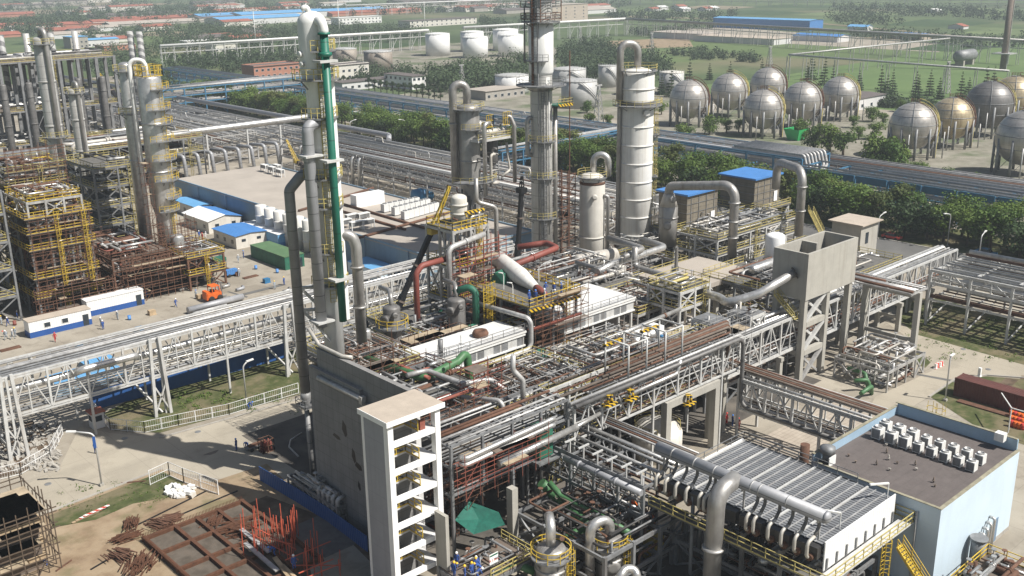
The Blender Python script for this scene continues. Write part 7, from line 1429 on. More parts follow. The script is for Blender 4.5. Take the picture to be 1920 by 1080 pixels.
wood('woodland', [(0, 8), (300, 4), (640, 2), (600, 14), (300, 16), (0, 26)], 200, 19, 3.0, 7, 9, 26)
wood('woodland', [(330, 34), (470, 18), (600, 14), (640, 22), (470, 34), (360, 44)], 150, 20, 2.6, 6, 8, 30)
wood('woodland', [(1180, 60), (1340, 44), (1360, 52), (1200, 72)], 60, 21, 2.0, 4, 5, 30)
wood('woodland', [(1600, 60), (1920, 74), (1920, 96), (1840, 92), (1600, 70)], 90, 22, 2.2, 4, 5, 30)
wood('woodland', [(1250, 100), (1300, 96), (1420, 108), (1440, 120), (1290, 112)], 70, 16, 1.6, 3, 4)
wood('shrubbery', [(580, 276), (840, 318), (840, 334), (580, 286)], 0, 17) if False else None
# scrub on the lawns
rng = random.Random(8); mb = MB()
for i in range(60):
    g = G(rng.choice([rng.uniform(330, 560), rng.uniform(330, 420)]), rng.uniform(735, 775)); leaf_cloud(mb, (g.x, g.y, .2), rng.uniform(.3, .9), 14, .3, rng, .5)
for i in range(70):
    g = G(rng.uniform(110, 330), 0) if False else G(rng.uniform(110, 320), rng.uniform(905, 960)); leaf_cloud(mb, (g.x, g.y, .1), rng.uniform(.2, .6), 8, .22, rng, .4)
for i in range(90):
    g = G(rng.uniform(1700, 1915), rng.uniform(600, 680)); leaf_cloud(mb, (g.x, g.y, .15), rng.uniform(.3, .9), 10, .3, rng, .5)
struct('ground_weeds', mb, 'leaf', 'stuff')
# ---------------------------------------------------------------- street lamps
def lamp(lb, px, py, top, dx, dy, L=1.9):
    g = G(px, py); h = ZT(g, top); t = thing('street_lamp', lb, 'street lamp', (g.x, g.y, 0), 'street lamps'); d = Vec((dx, dy, 0)).normalized()
    part('pole', MB().tube([(g.x, g.y, 0), (g.x, g.y, h-.5), g+d*L+Vec((0, 0, h))], .11, 8, .8), 'lamp_pole', t); e = g+d*L+Vec((0, 0, h)); part('lamp_head', MB().bar(e-d*.2, e+d*.9+Vec((0, 0, .1)), .34, .16), 'white', t)
    part('base', MB().box(g.x-.25, g.y-.25, 0, g.x+.25, g.y+.25, .35), 'concrete_pale', t)
for a in ((658, 262, 226, 1, 0, 'right of the green pipe, shorter one of the first pair'), (677, 252, 208, -1, 0, 'right of the green pipe, taller one of the first pair'), (741, 268, 240, 1, 0, 'left of the loop column, shorter one of the second pair'), (761, 268, 223, -1, 0, 'left of the loop column, taller one of the second pair'), (357, 172, 160, -1, 0, 'among the trees left of the slim trees at far left'), (408, 186, 170, -1, 0, 'before the roadside trees left of the white column'), (466, 198, 178, -1, 0, 'before the roadside trees nearest the white column'), (1240, 352, 302, -1, .2, 'between the ringed tower and the nearer blue roof'), (1577, 402, 362, -1, .1, 'behind the concrete hut roof'), (1645, 448, 402, 1, 0, 'right of the concrete hut beside the yellow hooped ladder'), (1776, 462, 398, -1, .1, 'tallest on the right, before the dark trees'), (1835, 486, 438, 1, .1, 'at the far right beside the asphalt road')):
    lamp('street lamp '+a[5] if a[5].startswith('t') is False else 'street lamp, '+a[5], *a[:5])
lamp('street lamp with a blue banner at the edge of the lower left road', 191, 911, 806, -1, .6, 2.2)
g = G(191, 911); solo('banner', MB().box(g.x-.35, g.y-.16, 5.2, g.x+.0, g.y-.1, 6.7), 'blue_deep', 'narrow dark blue banner strapped to the lower left street lamp', 'banner')
lamp('street lamp standing in the lawn by the left rack trestles', 462, 752, 680, 1, 0, .8)
lamp('low street lamp on the kerb of the bend road', 1772, 752, 668, .1, 0, .2)
# ---------------------------------------------------------------- people
def person_mesh(pose):
    """one skinned figure: joints with radii, grown to a single surface"""
    if pose == 'stand': J = [((0, 0, .95), .155, -1), ((0, .01, 1.2), .15, 0), ((0, 0, 1.42), .155, 1), ((0, 0, 1.52), .065, 2), ((0, -.02, 1.62), .1, 3), ((0, -.01, 1.70), .085, 4), ((-.2, 0, 1.4), .07, 2), ((-.26, .02, 1.13), .052, 6), ((-.24, -.1, .9), .042, 7), ((-.23, -.14, .8), .04, 8), ((.2, 0, 1.4), .07, 2), ((.26, .03, 1.13), .052, 10), ((.25, -.06, .9), .042, 11), ((.24, -.1, .8), .04, 12), ((-.1, 0, .88), .105, 0), ((-.11, -.01, .48), .075, 14), ((-.11, .02, .08), .055, 15), ((-.11, -.14, .05), .05, 16), ((.1, 0, .88), .105, 0), ((.12, -.01, .48), .075, 18), ((.13, .02, .08), .055, 19), ((.13, -.14, .05), .05, 20)]
    elif pose == 'walk': J = [((0, 0, .93), .155, -1), ((0, -.02, 1.18), .15, 0), ((0, -.04, 1.4), .155, 1), ((0, -.06, 1.5), .065, 2), ((0, -.1, 1.6), .1, 3), ((0, -.1, 1.68), .085, 4), ((-.2, -.03, 1.38), .07, 2), ((-.25, .1, 1.12), .052, 6), ((-.24, .06, .9), .042, 7), ((-.24, 0, .8), .04, 8), ((.2, -.04, 1.38), .07, 2), ((.25, -.16, 1.14), .052, 10), ((.23, -.34, .98), .042, 11), ((.23, -.42, .95), .04, 12), ((-.1, 0, .86), .105, 0), ((-.11, -.22, .5), .075, 14), ((-.11, -.3, .1), .055, 15), ((-.11, -.45, .07), .05, 16), ((.1, 0, .86), .105, 0), ((.11, .12, .48), .075, 18), ((.11, .38, .15), .055, 19), ((.11, .3, .06), .05, 20)]
    else: J = [((0, .1, .85), .155, -1), ((0, -.1, 1.0), .15, 0), ((0, -.3, 1.1), .155, 1), ((0, -.4, 1.12), .065, 2), ((0, -.49, 1.13), .1, 3), ((0, -.55, 1.17), .085, 4), ((-.2, -.3, 1.06), .07, 2), ((-.24, -.38, .8), .052, 6), ((-.16, -.5, .6), .042, 7), ((-.13, -.54, .52), .04, 8), ((.2, -.3, 1.06), .07, 2), ((.24, -.38, .8), .052, 10), ((.16, -.5, .6), .042, 11), ((.13, -.54, .52), .04, 12), ((-.11, .1, .8), .105, 0), ((-.14, -.08, .45), .075, 14), ((-.13, .05, .08), .055, 15), ((-.13, -.1, .05), .05, 16), ((.11, .1, .8), .105, 0), ((.15, -.06, .45), .075, 18), ((.14, .08, .08), .055, 19), ((.14, -.08, .05), .05, 20)]
    me = bpy.data.meshes.new('person'); me.from_pydata([j[0] for j in J], [(j[2], i) for i, j in enumerate(J) if j[2] >= 0], [])
    o = bpy.data.objects.new('person_rig', me); COL.objects.link(o); o.modifiers.new('s', 'SKIN'); sv = me.skin_vertices[0].data
    for i, j in enumerate(J): sv[i].radius = (j[1], j[1]*(.72 if i in (0, 1, 2) else 1.0)); sv[i].use_root = i == 0
    m2 = o.modifiers.new('u', 'SUBSURF'); m2.levels = 1; m2.render_levels = 1
    dg = bpy.context.evaluated_depsgraph_get(); out = bpy.data.meshes.new_from_object(o.evaluated_get(dg)); bpy.data.objects.remove(o)
    hd = Vec(J[4][0]); hands = [Vec(J[9][0]), Vec(J[13][0])]; feet = [Vec(J[17][0]), Vec(J[21][0]), Vec(J[16][0]), Vec(J[20][0])]; idx = []
    for p in out.polygons:
        c = p.center; k = 0
        if (c-hd).length < .16 or (c-Vec(J[3][0])).length < .06: k = 1
        elif min((c-h).length for h in hands) < .085: k = 1
        elif min((c-f).length for f in feet) < .1: k = 2
        idx.append(k)
    out.polygons.foreach_set('use_smooth', [True]*len(idx)); return out, idx, Vec(J[5][0])
PM = {k: person_mesh(k) for k in ('stand', 'walk', 'bend')}; PCACHE = {}
def person(lb, x, y, z, pose='stand', cloth='overall_blue', hat='helmet_yellow', rot=0.):
    key = (pose, cloth)
    if key not in PCACHE:
        me, idx, _ = PM[pose]; m = me.copy(); m.materials.clear()
        for k in (cloth, 'skin', 'black'): m.materials.append(M[k])
        m.polygons.foreach_set('material_index', idx); PCACHE[key] = m
    o = bpy.data.objects.new('person', PCACHE[key]); COL.objects.link(o); o.location = (x, y, z); o.rotation_euler = (0, 0, rot); o['label'] = lb; o['category'] = 'person'; o['group'] = 'workers'; ORG[o.name] = Vec((0, 0, 0))
    h = PM[pose][2]; part('hard_hat', MB().lathe((h.x, h.y, h.z-.02), [(.15, -.02), (.15, .0), (.125, .02), (.11, .08), (.06, .125), (.01, .135)], 14), hat, o); return o
PPL = [(104, 641, 0, 'walk', 'overall_red', 'helmet_red', 'worker in red walking in front of the nearer site cabin'), (190, 612, 0, 'stand', 'overall_pale', 'helmet_white', 'worker in pale clothes at the open cabin door, left one'), (194, 618, 0, 'stand', 'overall_blue', 'helmet_white', 'worker at the open cabin door, right one'), (221, 600, 0, 'stand', 'overall_pale', 'helmet_white', 'worker in pale clothes right of the site cabins'), (330, 576, 0, 'walk', 'overall_blue', 'helmet_white', 'worker in blue walking across the bare yard'), (368, 560, 0, 'walk', 'overall_pale', 'helmet_blue', 'worker in pale clothes left of the orange forklift'), (276, 558, 0, 'stand', 'overall_blue', 'helmet_white', 'worker in blue beside the low rusty structure'), (12, 637, 0, 'walk', 'overall_pale', 'helmet_white', 'worker in pale clothes at the far left of the yard'), (34, 600, 0, 'stand', 'overall_blue', 'helmet_white', 'worker in blue near the dark left edge of the yard'), (417, 478, 0, 'stand', 'overall_pale', 'helmet_white', 'worker standing left of the green vehicle shed row'), (457, 484, 0, 'stand', 'overall_blue', 'helmet_blue', 'worker in blue between the sheds and the green shed'), (447, 492, 0, 'walk', 'overall_pale', 'helmet_white', 'worker in pale clothes near the green shed'), (526, 500, 0, 'stand', 'overall_pale', 'helmet_white', 'worker by the open side of the green shed'), (374, 446, 0, 'stand', 'overall_blue', 'helmet_white', 'worker in blue in front of the white and blue shed'), (380, 450, 0, 'stand', 'overall_red', 'helmet_red', 'worker in red in front of the white and blue shed'), (386, 448, 0, 'walk', 'overall_white', 'helmet_white', 'worker in white in front of the white and blue shed'),
       (180, 851, 0, 'stand', 'overall_blue', 'helmet_blue', 'worker in blue standing on the road beside the banner lamp'), (444, 845, 0, 'stand', 'overall_blue', 'helmet_blue', 'worker in blue standing on the road by the cart'), (463, 842, 0, 'bend', 'overall_blue', 'helmet_blue', 'worker in blue bending over the cart on the road'), (467, 768, 0, 'bend', 'overall_blue', 'helmet_blue', 'worker crouching at the kerb below the mesh fence'), (86, 1062, 0, 'bend', 'overall_blue', 'helmet_blue', 'worker in blue bending beside the lower left scaffold'), (515, 1042, 1.2, 'bend', 'overall_blue', 'helmet_blue', 'worker in blue bending among the orange rods'), (552, 1068, 1.0, 'stand', 'overall_blue', 'helmet_white', 'worker standing among the orange rods, nearest the stair tower')]
for i, (x, y, z, ps, cl, ht, lb) in enumerate(PPL): g = G(x, y, z); person(lb, g.x, g.y, z, ps, cl, ht, i*1.7)
for i, (x, y, cl, ht, ps, lb) in enumerate(((90.4, 95.6, 'overall_blue', 'helmet_blue', 'stand', 'worker in blue at the left rail of the high platform'), (91.2, 95.2, 'overall_blue', 'helmet_blue', 'stand', 'worker in blue second from the left rail of the high platform'), (92.4, 94.7, 'overall_white', 'helmet_white', 'stand', 'worker in white at the rusty nose of the cone vessel'), (94.3, 95.2, 'overall_pale', 'helmet_white', 'bend', 'worker in pale clothes bending by the cone vessel'), (95.1, 95.6, 'overall_blue', 'helmet_yellow', 'stand', 'worker in blue with a yellow hat by the cone vessel'), (95.9, 95.0, 'overall_blue', 'helmet_blue', 'stand', 'worker in blue right of the rusty nose'), (94.6, 96.8, 'overall_blue', 'helmet_blue', 'walk', 'worker in blue behind the others on the high platform'))): person(lb, x, y, 16.5, ps, cl, ht, i*2.1)
for i, (x, y) in enumerate(((94.9, 111.4), (95.5, 112.2))): person(f'worker in blue on the yellow tower platform by the small vessel, {("left", "right")[i]} one', x, y, 24.0, 'stand', 'overall_blue', 'helmet_blue', i)
for i, (x, y) in enumerate(((885, 1069), (895, 1073), (893, 1060), (900, 1062), (857, 1050), (849, 1058), (852, 1068), (897, 1054), (872, 1075))): g = G(x, y+14, 3); person(f'worker in blue with a {("yellow", "white")[i % 3 == 1]} hat on the low machine floor, {ordw(i+1)} of the crew', g.x, g.y, 3, ('stand', 'bend')[i % 2], 'overall_blue', ('helmet_yellow', 'helmet_white')[i % 3 == 1], i*1.3)
for i, (x, y) in enumerate(((1362, 796), (1373, 800), (1384, 806), (1380, 815))): g = G(x, y); person(f'worker in {("red", "blue")[i % 2]} at the edge of the paved yard, {ordw(i+1)} from the left', g.x, g.y, 0, 'stand', ('overall_red', 'overall_blue')[i % 2], ('helmet_red', 'helmet_blue')[i % 2], i)
rng = random.Random(31)
YS = [(300, 606), (262, 622), (243, 600), (345, 545), (360, 520), (375, 560), (398, 520), (452, 545), (470, 520), (500, 530), (520, 512), (540, 548), (225, 640), (285, 590), (28, 610), (60, 605), (20, 655), (150, 655), (480, 505), (425, 540)]
for i, (x, y) in enumerate(YS):
    g = G(x, y); k = i % 4; q = MB()
    if k == 0:
        for j in range(5): q.bar((g.x-1.6, g.y-.5+.25*j, .12+.04*(j % 2)), (g.x+1.6, g.y-.4+.25*j, .12), .16)
    elif k == 1: q.box(g.x-.6, g.y-.5, .12, g.x+.6, g.y+.5, .9).box(g.x-.7, g.y-.6, 0, g.x+.7, g.y+.6, .118)
    elif k == 2: q.lathe((g.x, g.y, 0), [(.3, 0), (.3, .3), (.32, .32), (.3, .34), (.3, .86), (.26, .88)], 14)
    else: q.tube([(g.x-1, g.y, .35), (g.x+.8, g.y+.3, .35), (g.x+1.0, g.y+1.2, .35)], .33, 12, .7)
    solo(('bar_stack', 'crate', 'oil_drum', 'pipe_bend')[k], q, ('rust', 'blue_motor', 'blue_roof', 'alum_dull')[k] if i % 8 < 4 else ('galv', 'timber', 'red_oxide', 'clad_grey')[k], f'{("stack of bars", "boxed crate", "steel drum", "loose pipe bend")[k]} lying in the bare left yard, {ordw(i+1)} of the scattered goods', ('bars', 'crate', 'drum', 'pipe bend')[k])
for i in range(14):
    x, y = rng.choice([(rng.uniform(240, 470), rng.uniform(560, 600)), (rng.uniform(390, 540), rng.uniform(480, 545)), (rng.uniform(0, 60), rng.uniform(600, 640))]); g = G(x, y); person(f'worker crossing the bare left yard, {ordw(i+1)} of the loose crowd', g.x, g.y, 0, ('walk', 'stand', 'bend')[i % 3], ('overall_blue', 'overall_pale')[i % 2], ('helmet_white', 'helmet_yellow', 'helmet_red')[i % 3], i*.9)
# ---------------------------------------------------------------- lower middle: machine floor and vessels
module('low machine floor where a crew in yellow hats works under the rack', 'process structure', 54.5, 62.5, 65.8, 71, [3.0], 3, 2, 'galv_dark', 'yellow_pale', 'deck_rust', seed=91, pipes=44, pm=('galv_dark', 'clad_dark', 'galv_dark', 'rust', 'alum_dull'), rr=(.05, .15), ladders=0, rails=False, name='machine_floor')  # dark pipe mix imitates the shade under the rack
solo('rail_fence', MB().rail([(56.8, 65.9, 3.0), (62.6, 65.9, 3.0), (62.6, 70.8, 3.0)], 1.0, 1.4, .08), 'yellow_pale', 'pale yellow handrail along the low machine floor', 'railing')
sg = G(926, 1047, 4.6); t = thing('notice_board', 'white notice board with red letters on the machine floor rail', 'sign', tuple(sg)); part('board', MB().box(sg.x-.55, sg.y, sg.z-.55, sg.x+.55, sg.y+.05, sg.z+.55), 'white_clean', t)
part('stripe', MB().box(sg.x-.5, sg.y-.012, sg.z+.3, sg.x+.5, sg.y-.003, sg.z+.48), 'green_dark', t)
fc_ = bpy.data.curves.new('lettering', 'FONT'); fc_.body = 'K1306'; fc_.size = .44; fc_.align_x = 'CENTER'; fc_.extrude = .006; fc_.materials.append(M['red']); fo = bpy.data.objects.new('lettering', fc_); me_ = bpy.data.meshes.new_from_object(fo); bpy.data.objects.remove(fo); fo = bpy.data.objects.new('lettering', me_); COL.objects.link(fo); fo.parent = t; fo.location = (0, -.012, -.28); fo.rotation_euler = (PI/2, 0, 0)
solo('concrete_column', MB().box(63.6, 70.1, 0, 64.4, 71.0, 8.4), 'concrete_pale', 'pale concrete column under the rusty rack beside the green net', 'column')
solo('concrete_fin', MB().box(54.6, 69.9, 0, 55.0, 71.6, 9.0), 'concrete_pale', 'narrow concrete wall fin right of the stair tower', 'wall')
solo('green_net', MB().add([tuple(G(853, 975, 6.2)), tuple(G(888, 1002, 5.8)), tuple(G(947, 984, 6.2)), tuple(G(935, 960, 6.6)), tuple(G(880, 940, 7.2)), tuple(G(898, 974, 5.9)), tuple(G(915, 968, 6.2))], [(0, 1, 5), (1, 2, 5), (2, 6, 5), (2, 3, 6), (3, 4, 6), (4, 5, 6), (4, 0, 5)]), 'net_green', 'teal green safety net slung under the rusty rack', 'net')
for i, (px, py, z, r_, lb) in enumerate(((1033, 1036, 5.0, 1.5, 'grey railed vessel with a bright upright elbow at the bottom centre'), (1143, 1015, 5.0, 1.35, 'grey railed vessel with a silver loop pipe at the bottom centre'))):
    g = G(px, py, z); t = vessel(lb, 'vessel', g.x, g.y, 0, z+.9, r_, 'alum_dull', .2, plats=[(z-.2, .55, 0, 360)], rings=[z-1.6, z-.6], railm='yellow', nozz=[(z-2.0, 235, .6, .5)], ladder=[(300, .5, z-.2)])
    part('outlet', MB().tube([(g.x, g.y, z+.6), (g.x, g.y, z+2.9), (g.x+.9, g.y+1.2, z+3.3)] if i == 0 else [(g.x, g.y, z+.5), (g.x, g.y, z+2.6), (g.x-2.2, g.y+.6, z+2.6), (g.x-2.2, g.y+.6, z-4)], .5, 14, 1.1), 'alum', t)
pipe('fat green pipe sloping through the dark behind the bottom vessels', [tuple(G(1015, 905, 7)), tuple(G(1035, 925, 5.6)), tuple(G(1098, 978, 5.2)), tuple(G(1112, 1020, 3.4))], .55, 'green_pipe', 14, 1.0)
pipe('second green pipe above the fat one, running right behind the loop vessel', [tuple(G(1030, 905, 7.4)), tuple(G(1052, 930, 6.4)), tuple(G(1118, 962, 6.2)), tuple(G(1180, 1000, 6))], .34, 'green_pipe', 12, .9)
pipe('bright green pipe at the bottom edge beside the machine floor', [tuple(G(915, 1088, 2.6)), tuple(G(975, 1060, 2.6)), tuple(G(1002, 1072, 2.0))], .42, 'green_pipe', 14, .9)
pipe('green pipe reaching left behind the bottom railed vessel', [tuple(G(1095, 990, 4.6)), tuple(G(1055, 1012, 4.4)), tuple(G(1050, 1030, 2))], .4, 'green_pipe', 12, .8)
pipe('silver elbow poking up at the bottom edge', [tuple(G(1160, 1085, 4)), tuple(G(1172, 1066, 4.4)), tuple(G(1190, 1066, 4.3)), tuple(G(1196, 1085, 3.6))], .42, 'alum', 14, .8)
pipe('rust coloured thin stack behind the bottom vessels', [tuple(G(1054, 1010, 4)), tuple(G(1054, 1010, 7.6))], .25, 'rust', 10)
module('shadowy pipe floor behind the bottom vessels', 'process structure', 64.5, 77, 58, 70.5, [2.6, 5.6], 4, 4, 'galv_dark', 'yellow_pale', None, seed=92, pipes=98, pm=('galv_dark', 'clad_dark', 'rust', 'black_pipe', 'deck_rust', 'black_pipe'), rr=(.05, .16), ladders=0, rails=False)  # shade put into the colour: pipes get dark materials, nothing overhead shades them
module('pipe floor under the fin fan cooler', 'process structure', 75.5, 87, 42, 58, [3.2], 4, 4, 'galv_dark', 'yellow', None, seed=93, pipes=80, pm=('galv_dark', 'galv', 'rust', 'alum'), rr=(.06, .22), ladders=0, rails=False, drums=2)
module('pipe stand between the cooler walkway and the blue building', 'process structure', 88.5, 97, 29.5, 35.2, [2.2], 4, 2, 'galv_dark', 'yellow', 'deck_rust', seed=94, pipes=36, pm=('galv', 'alum', 'galv_dark', 'rust'), rr=(.08, .24), ladders=0)
solo('yellow_stair', MB().stair((84.6, 38.6, 6.8), (84.6, 34.6, 2.5), 1.1), 'yellow', 'yellow stairway below the cooler walkway at the bottom', 'stairs')
g = G(1205, 985, 3); t = thing('loader_arm', 'orange machine arm in the shade behind the loop vessel', 'machine', tuple(g)); part('arm', MB().bar(g+Vec((-.5, 1.6, 2)), g+Vec((1.2, -.6, -.2)), .5, .3).bar(g+Vec((.1, 1.8, 2.2)), g+Vec((1.8, -.4, 0)), .5, .3), 'orange', t); part('frame', MB().box(g.x-1, g.y-2, 0, g.x+1.2, g.y+.5, 2.2), 'yellow', t)
scaffold('red and rust scaffold tangle under the rack beside the stair tower', 57.5, 69, 70.2, 71.4, 9.4, 13.2, 95, 1.9, 1.9, 'rust_red', 3, .05)
scaffold('rust scaffold inside the rack above the green net', 57.5, 66, 72.6, 76, 6.5, 12.5, 96, 1.9, 2.0, 'rust', 4, .055)
scaffold('rusty scaffold rails over the walkway deck pipes', 84, 101, 78.2, 79.6, 9, 13.4, 97, 1.7, 1.5, 'rust', 3, .05)
scaffold('fine rusty scaffold over the dark steelwork behind the near white roof', 73, 84, 100.5, 103, 9, 13.5, 98, 1.6, 1.7, 'rust', 3, .05)
for i in range(3): pipe(f'green pipe dipping in the pump area by the bend road, {ordw(i+1)} from the tank legs', [tuple(G(1590+i*12, 690+i*24, 1.8)), tuple(G(1622+i*6, 700+i*12, 1.8)), tuple(G(1628+i*3, 728+i*5, 0.2))], .3, 'green_pipe', 10, .6)
module('low valve and pipe skid beside the tank legs at the bend road', 'process skid', 132.5, 143.5, 65.0, 73.5, [3.4], 5, 3, 'galv', 'galv', None, seed=99, pipes=60, pm=('galv', 'alum', 'lagging', 'rust', 'galv'), rr=(.07, .22), ladders=0, rails=False, colw=.22, name='pipe_skid')
module('shaded machinery under the raised concrete tank', 'process structure', 108, 138, 79, 90, [3, 5.5], 7, 3, 'galv_dark', 'yellow_pale', 'deck_rust', seed=100, pipes=60, pm=('galv_dark', 'galv', 'rust', 'clad_dark'), rr=(.08, .3), ladders=0, rails=False, drums=4)
module('cluster of bent grey pipes behind the blue fence at the wall foot', 'process structure', 54.0, 55.1, 88.5, 99, [1.6, 2.8], 3, 4, 'galv_dark', 'galv', None, seed=101, pipes=50, pm=('galv', 'alum_dull', 'galv', 'galv_dark'), rr=(.1, .22), ladders=0, rails=False, colw=.2)
for i in range(5): y = 92.5-i*.95; pipe(f'grey swan neck pipe at the wall foot, {ordw(i+1)} from the road', [(55.1, y, 3.6), (54.2, y, 3.6), (54.2, y, 0)], .26, 'galv', 10, .8)
# ---------------------------------------------------------------- excavation and building site
gx0, gy1 = 36.8, 101.4; gx1, gy0 = 49.2, 84.0
t = thing('foundation', 'square rusty reinforcement grid of the new foundation in the dirt', 'foundation', ((gx0+gx1)/2, (gy0+gy1)/2, 0)); part('slab', MB().box(gx0, gy0, 0, gx1, gy1, .2), 'screed', t)
for i in range(5):
    x = gx0+.3+(gx1-gx0-.6)*(0, .3, .52, .74, 1)[i]; part('cage_beam', MB().box(x-.2, gy0+.02, .203, x+.2, gy1-.02, .62), 'rebar', t)
for i in range(5):
    y = gy0+.3+(gy1-gy0-.6)*(0, .3, .5, .76, 1)[i]; part('cage_beam', MB().box(gx0+.02, y-.19, .2, gx1-.02, y+.19, .6), 'rebar', t)
q = MB(); rng = random.Random(4)
for i in range(70): f = i/70; q.bar((gx0+.1, gy0+(gy1-gy0)*f, .55), (gx0+.1, gy0+(gy1-gy0)*f, 1.0), .05); q.bar((gx0+(gx1-gx0)*f, gy1-.1, .55), (gx0+(gx1-gx0)*f, gy1-.1, 1.0), .05)
part('starter_bar', q, 'rebar', t)
def heap(lb, px, py, w_, h_, m, n, L, seed, cat='heap', name='bar_heap'):
    rng = random.Random(seed); g = G(px, py); q = MB()
    for i in range(n):
        a = rng.gauss(0, .14)+seed; c = g+Vec((rng.gauss(0, w_), rng.gauss(0, w_), rng.uniform(.05, h_))); d = Vec((math.cos(a), math.sin(a), rng.uniform(-.05, .05)))*L*rng.uniform(.5, 1); q.bar(c-d*.5, c+d*.5, .09)
    return solo(name, q, m, lb, cat)
for i, (x, y, w_, n, m, lb) in enumerate(((238, 1010, .45, 60, 'rebar', 'bundle of rusty bars left of the foundation corner'), (245, 985, .4, 50, 'rebar', 'dark rusty bar bundle above the foundation corner'), (300, 988, .5, 60, 'rust', 'rusty heap of bars on the dirt above the grid'), (320, 978, .35, 40, 'rust', 'small rusty bar heap right of the other heaps'), (262, 1062, .8, 90, 'rebar', 'wide rusty bar tangle at the bottom left of the grid'), (225, 1045, .5, 50, 'rust', 'rusty bar pile beside the bar tangle'), (445, 995, .9, 120, 'rebar', 'brown bar tangle between the grid and the orange rods'), (400, 982, .5, 60, 'rebar', 'stack of rusty bars at the top right of the grid'))): heap(lb, x, y, w_, .6, m, n, 2.4, i)
t = thing('rod_field', 'field of upright orange rods and rails beside the foundation', 'rods', (47.5, 88, 0)); rng = random.Random(9)
for i in range(62):
    px, py = rng.choice([(rng.uniform(455, 560), rng.uniform(1000, 1050)), (rng.uniform(540, 645), rng.uniform(1035, 1085))]); g = G(px, py); h = rng.uniform(2.0, 4.6); part('rod', MB().bar((g.x, g.y, 0), (g.x+rng.uniform(-.1, .1), g.y, h), .07), 'orange_pole', t)
for i, (a, b, z) in enumerate((((470, 985), (555, 1030), 2), ((470, 1000), (560, 1050), 1.2), ((535, 1050), (620, 1015), 1.8), ((560, 1075), (625, 1048), 1.6), ((570, 1085), (640, 1056), 1.4), ((550, 1060), (640, 1060), .8), ((505, 1010), (545, 1020), 2.6))): part('rail', MB().bar(G(*a, z), G(*b, z), .09), 'orange_pole', t)
for i, (a, b, m) in enumerate((((452, 992), (505, 1035), 'galv'), ((460, 1018), (520, 1070), 'galv'), ((515, 1045), (545, 1085), 'timber'), ((528, 1060), (560, 1090), 'timber'))): solo('formwork_board', MB().bar(G(*a, .9), G(*b, .9), .5, .14), m, f'{("grey", "timber")[i > 1]} formwork board among the orange rods, {("upper left", "lower left", "upper", "lower")[i]} one', 'board')
solo('trench', MB().box(49.6, 84.5, .02, 54.0, 92.5, .1), 'concrete_dark', 'dark trench floor between the blue fence and the orange rods', 'trench')
scaffold('brown timber and pole scaffold round the new shaft at the bottom left', 21.5, 28.4, 102.2, 111.5, 0, 7.2, 111, 1.2, 1.7, 'bark', 10, .1)
t = thing('shaft_form', 'open boxed formwork of the new shaft inside the bottom left scaffold', 'formwork', (25, 107, 0))
for z in (1.2, 3.2, 5.4):
    part('walling', MB().box(22.4, 103.2, z, 27.6, 103.6, z+.5).box(22.4, 110, z, 27.6, 110.4, z+.5).box(22.4, 103.6, z, 22.8, 110, z+.5).box(27.2, 103.6, z, 27.6, 110, z+.5), 'timber', t)
part('floor', MB().box(22.9, 103.9, 4.4, 27.1, 109.7, 5.0), 'deck_rust', t); part('panel', MB().box(22.7, 103.7, 0, 27.3, 103.9, 6).box(22.7, 109.7, 0, 27.3, 109.9, 6).box(22.7, 103.9, 0, 22.9, 109.7, 6).box(27.1, 103.9, 0, 27.3, 109.7, 6), 'deck_rust', t)
rng = random.Random(2)
for i in range(36):
    g = G(313+rng.random()*52, 0) if False else G(rng.uniform(314, 364), rng.uniform(912, 934)); q = MB(); a = rng.uniform(0, 3); s = rng.uniform(.3, .5); h = rng.uniform(.2, .5)
    q.bar((g.x-s*math.cos(a), g.y-s*math.sin(a), .04+h/2), (g.x+s*math.cos(a), g.y+s*math.sin(a), .04+h/2+rng.uniform(0, .25)), .5, h); solo('white_block', q, 'cream' if i % 4 == 0 else 'white', 'whitish broken block in the pile beside the mesh gate', 'block', group='pile of whitish blocks')
for i in range(4): g = G(150+i*8, 975-i*2); solo('barrier_plank', MB().bar((g.x-1.0, g.y-.3+i*.12, .15+.1*i), (g.x+2.2, g.y+.2+i*.12, .15+.1*i), .3, .08), 'barrier' if i > 1 else 'timber', f'{("bare", "red and white")[i > 1]} plank lying on the dirt, {ordw(i+1)} of the bundle', 'plank', group='planks on the dirt')
for i, (x, y, dx, dy) in enumerate(((195, 1055, 1.6, .5), (120, 1062, 1, .5), (390, 945, 4, .3), (250, 905, 1.2, -.8), (320, 955, 5, 1))): g = G(x, y); solo('loose_pipe', MB().bar((g.x-dx, g.y-dy, .1), (g.x+dx, g.y+dy, .1), .14), 'rust' if i % 2 else 'black', f'loose bar lying on the dirt, {("near the bottom left", "by the shaft scaffold", "above the foundation", "on the grass patch", "along the rail line")[i]}', 'bar')
rng = random.Random(6); q = MB()
for i in range(420):
    g = G(rng.uniform(-10, 112), rng.uniform(792, 885)); s = rng.uniform(.1, .45); a = rng.uniform(0, 3); q.bar((g.x-s*math.cos(a), g.y-s*math.sin(a), .06), (g.x+s*math.cos(a), g.y+s*math.sin(a), rng.uniform(.06, .5)), s*.9, s*.6)
struct('rubble', q, 'concrete', 'stuff')
sheet('rubble_ground', gp((-40, 800), (60, 790), (118, 812), (96, 856), (40, 886), (-40, 905)), .05, 'pit_soil')
rng = random.Random(12)
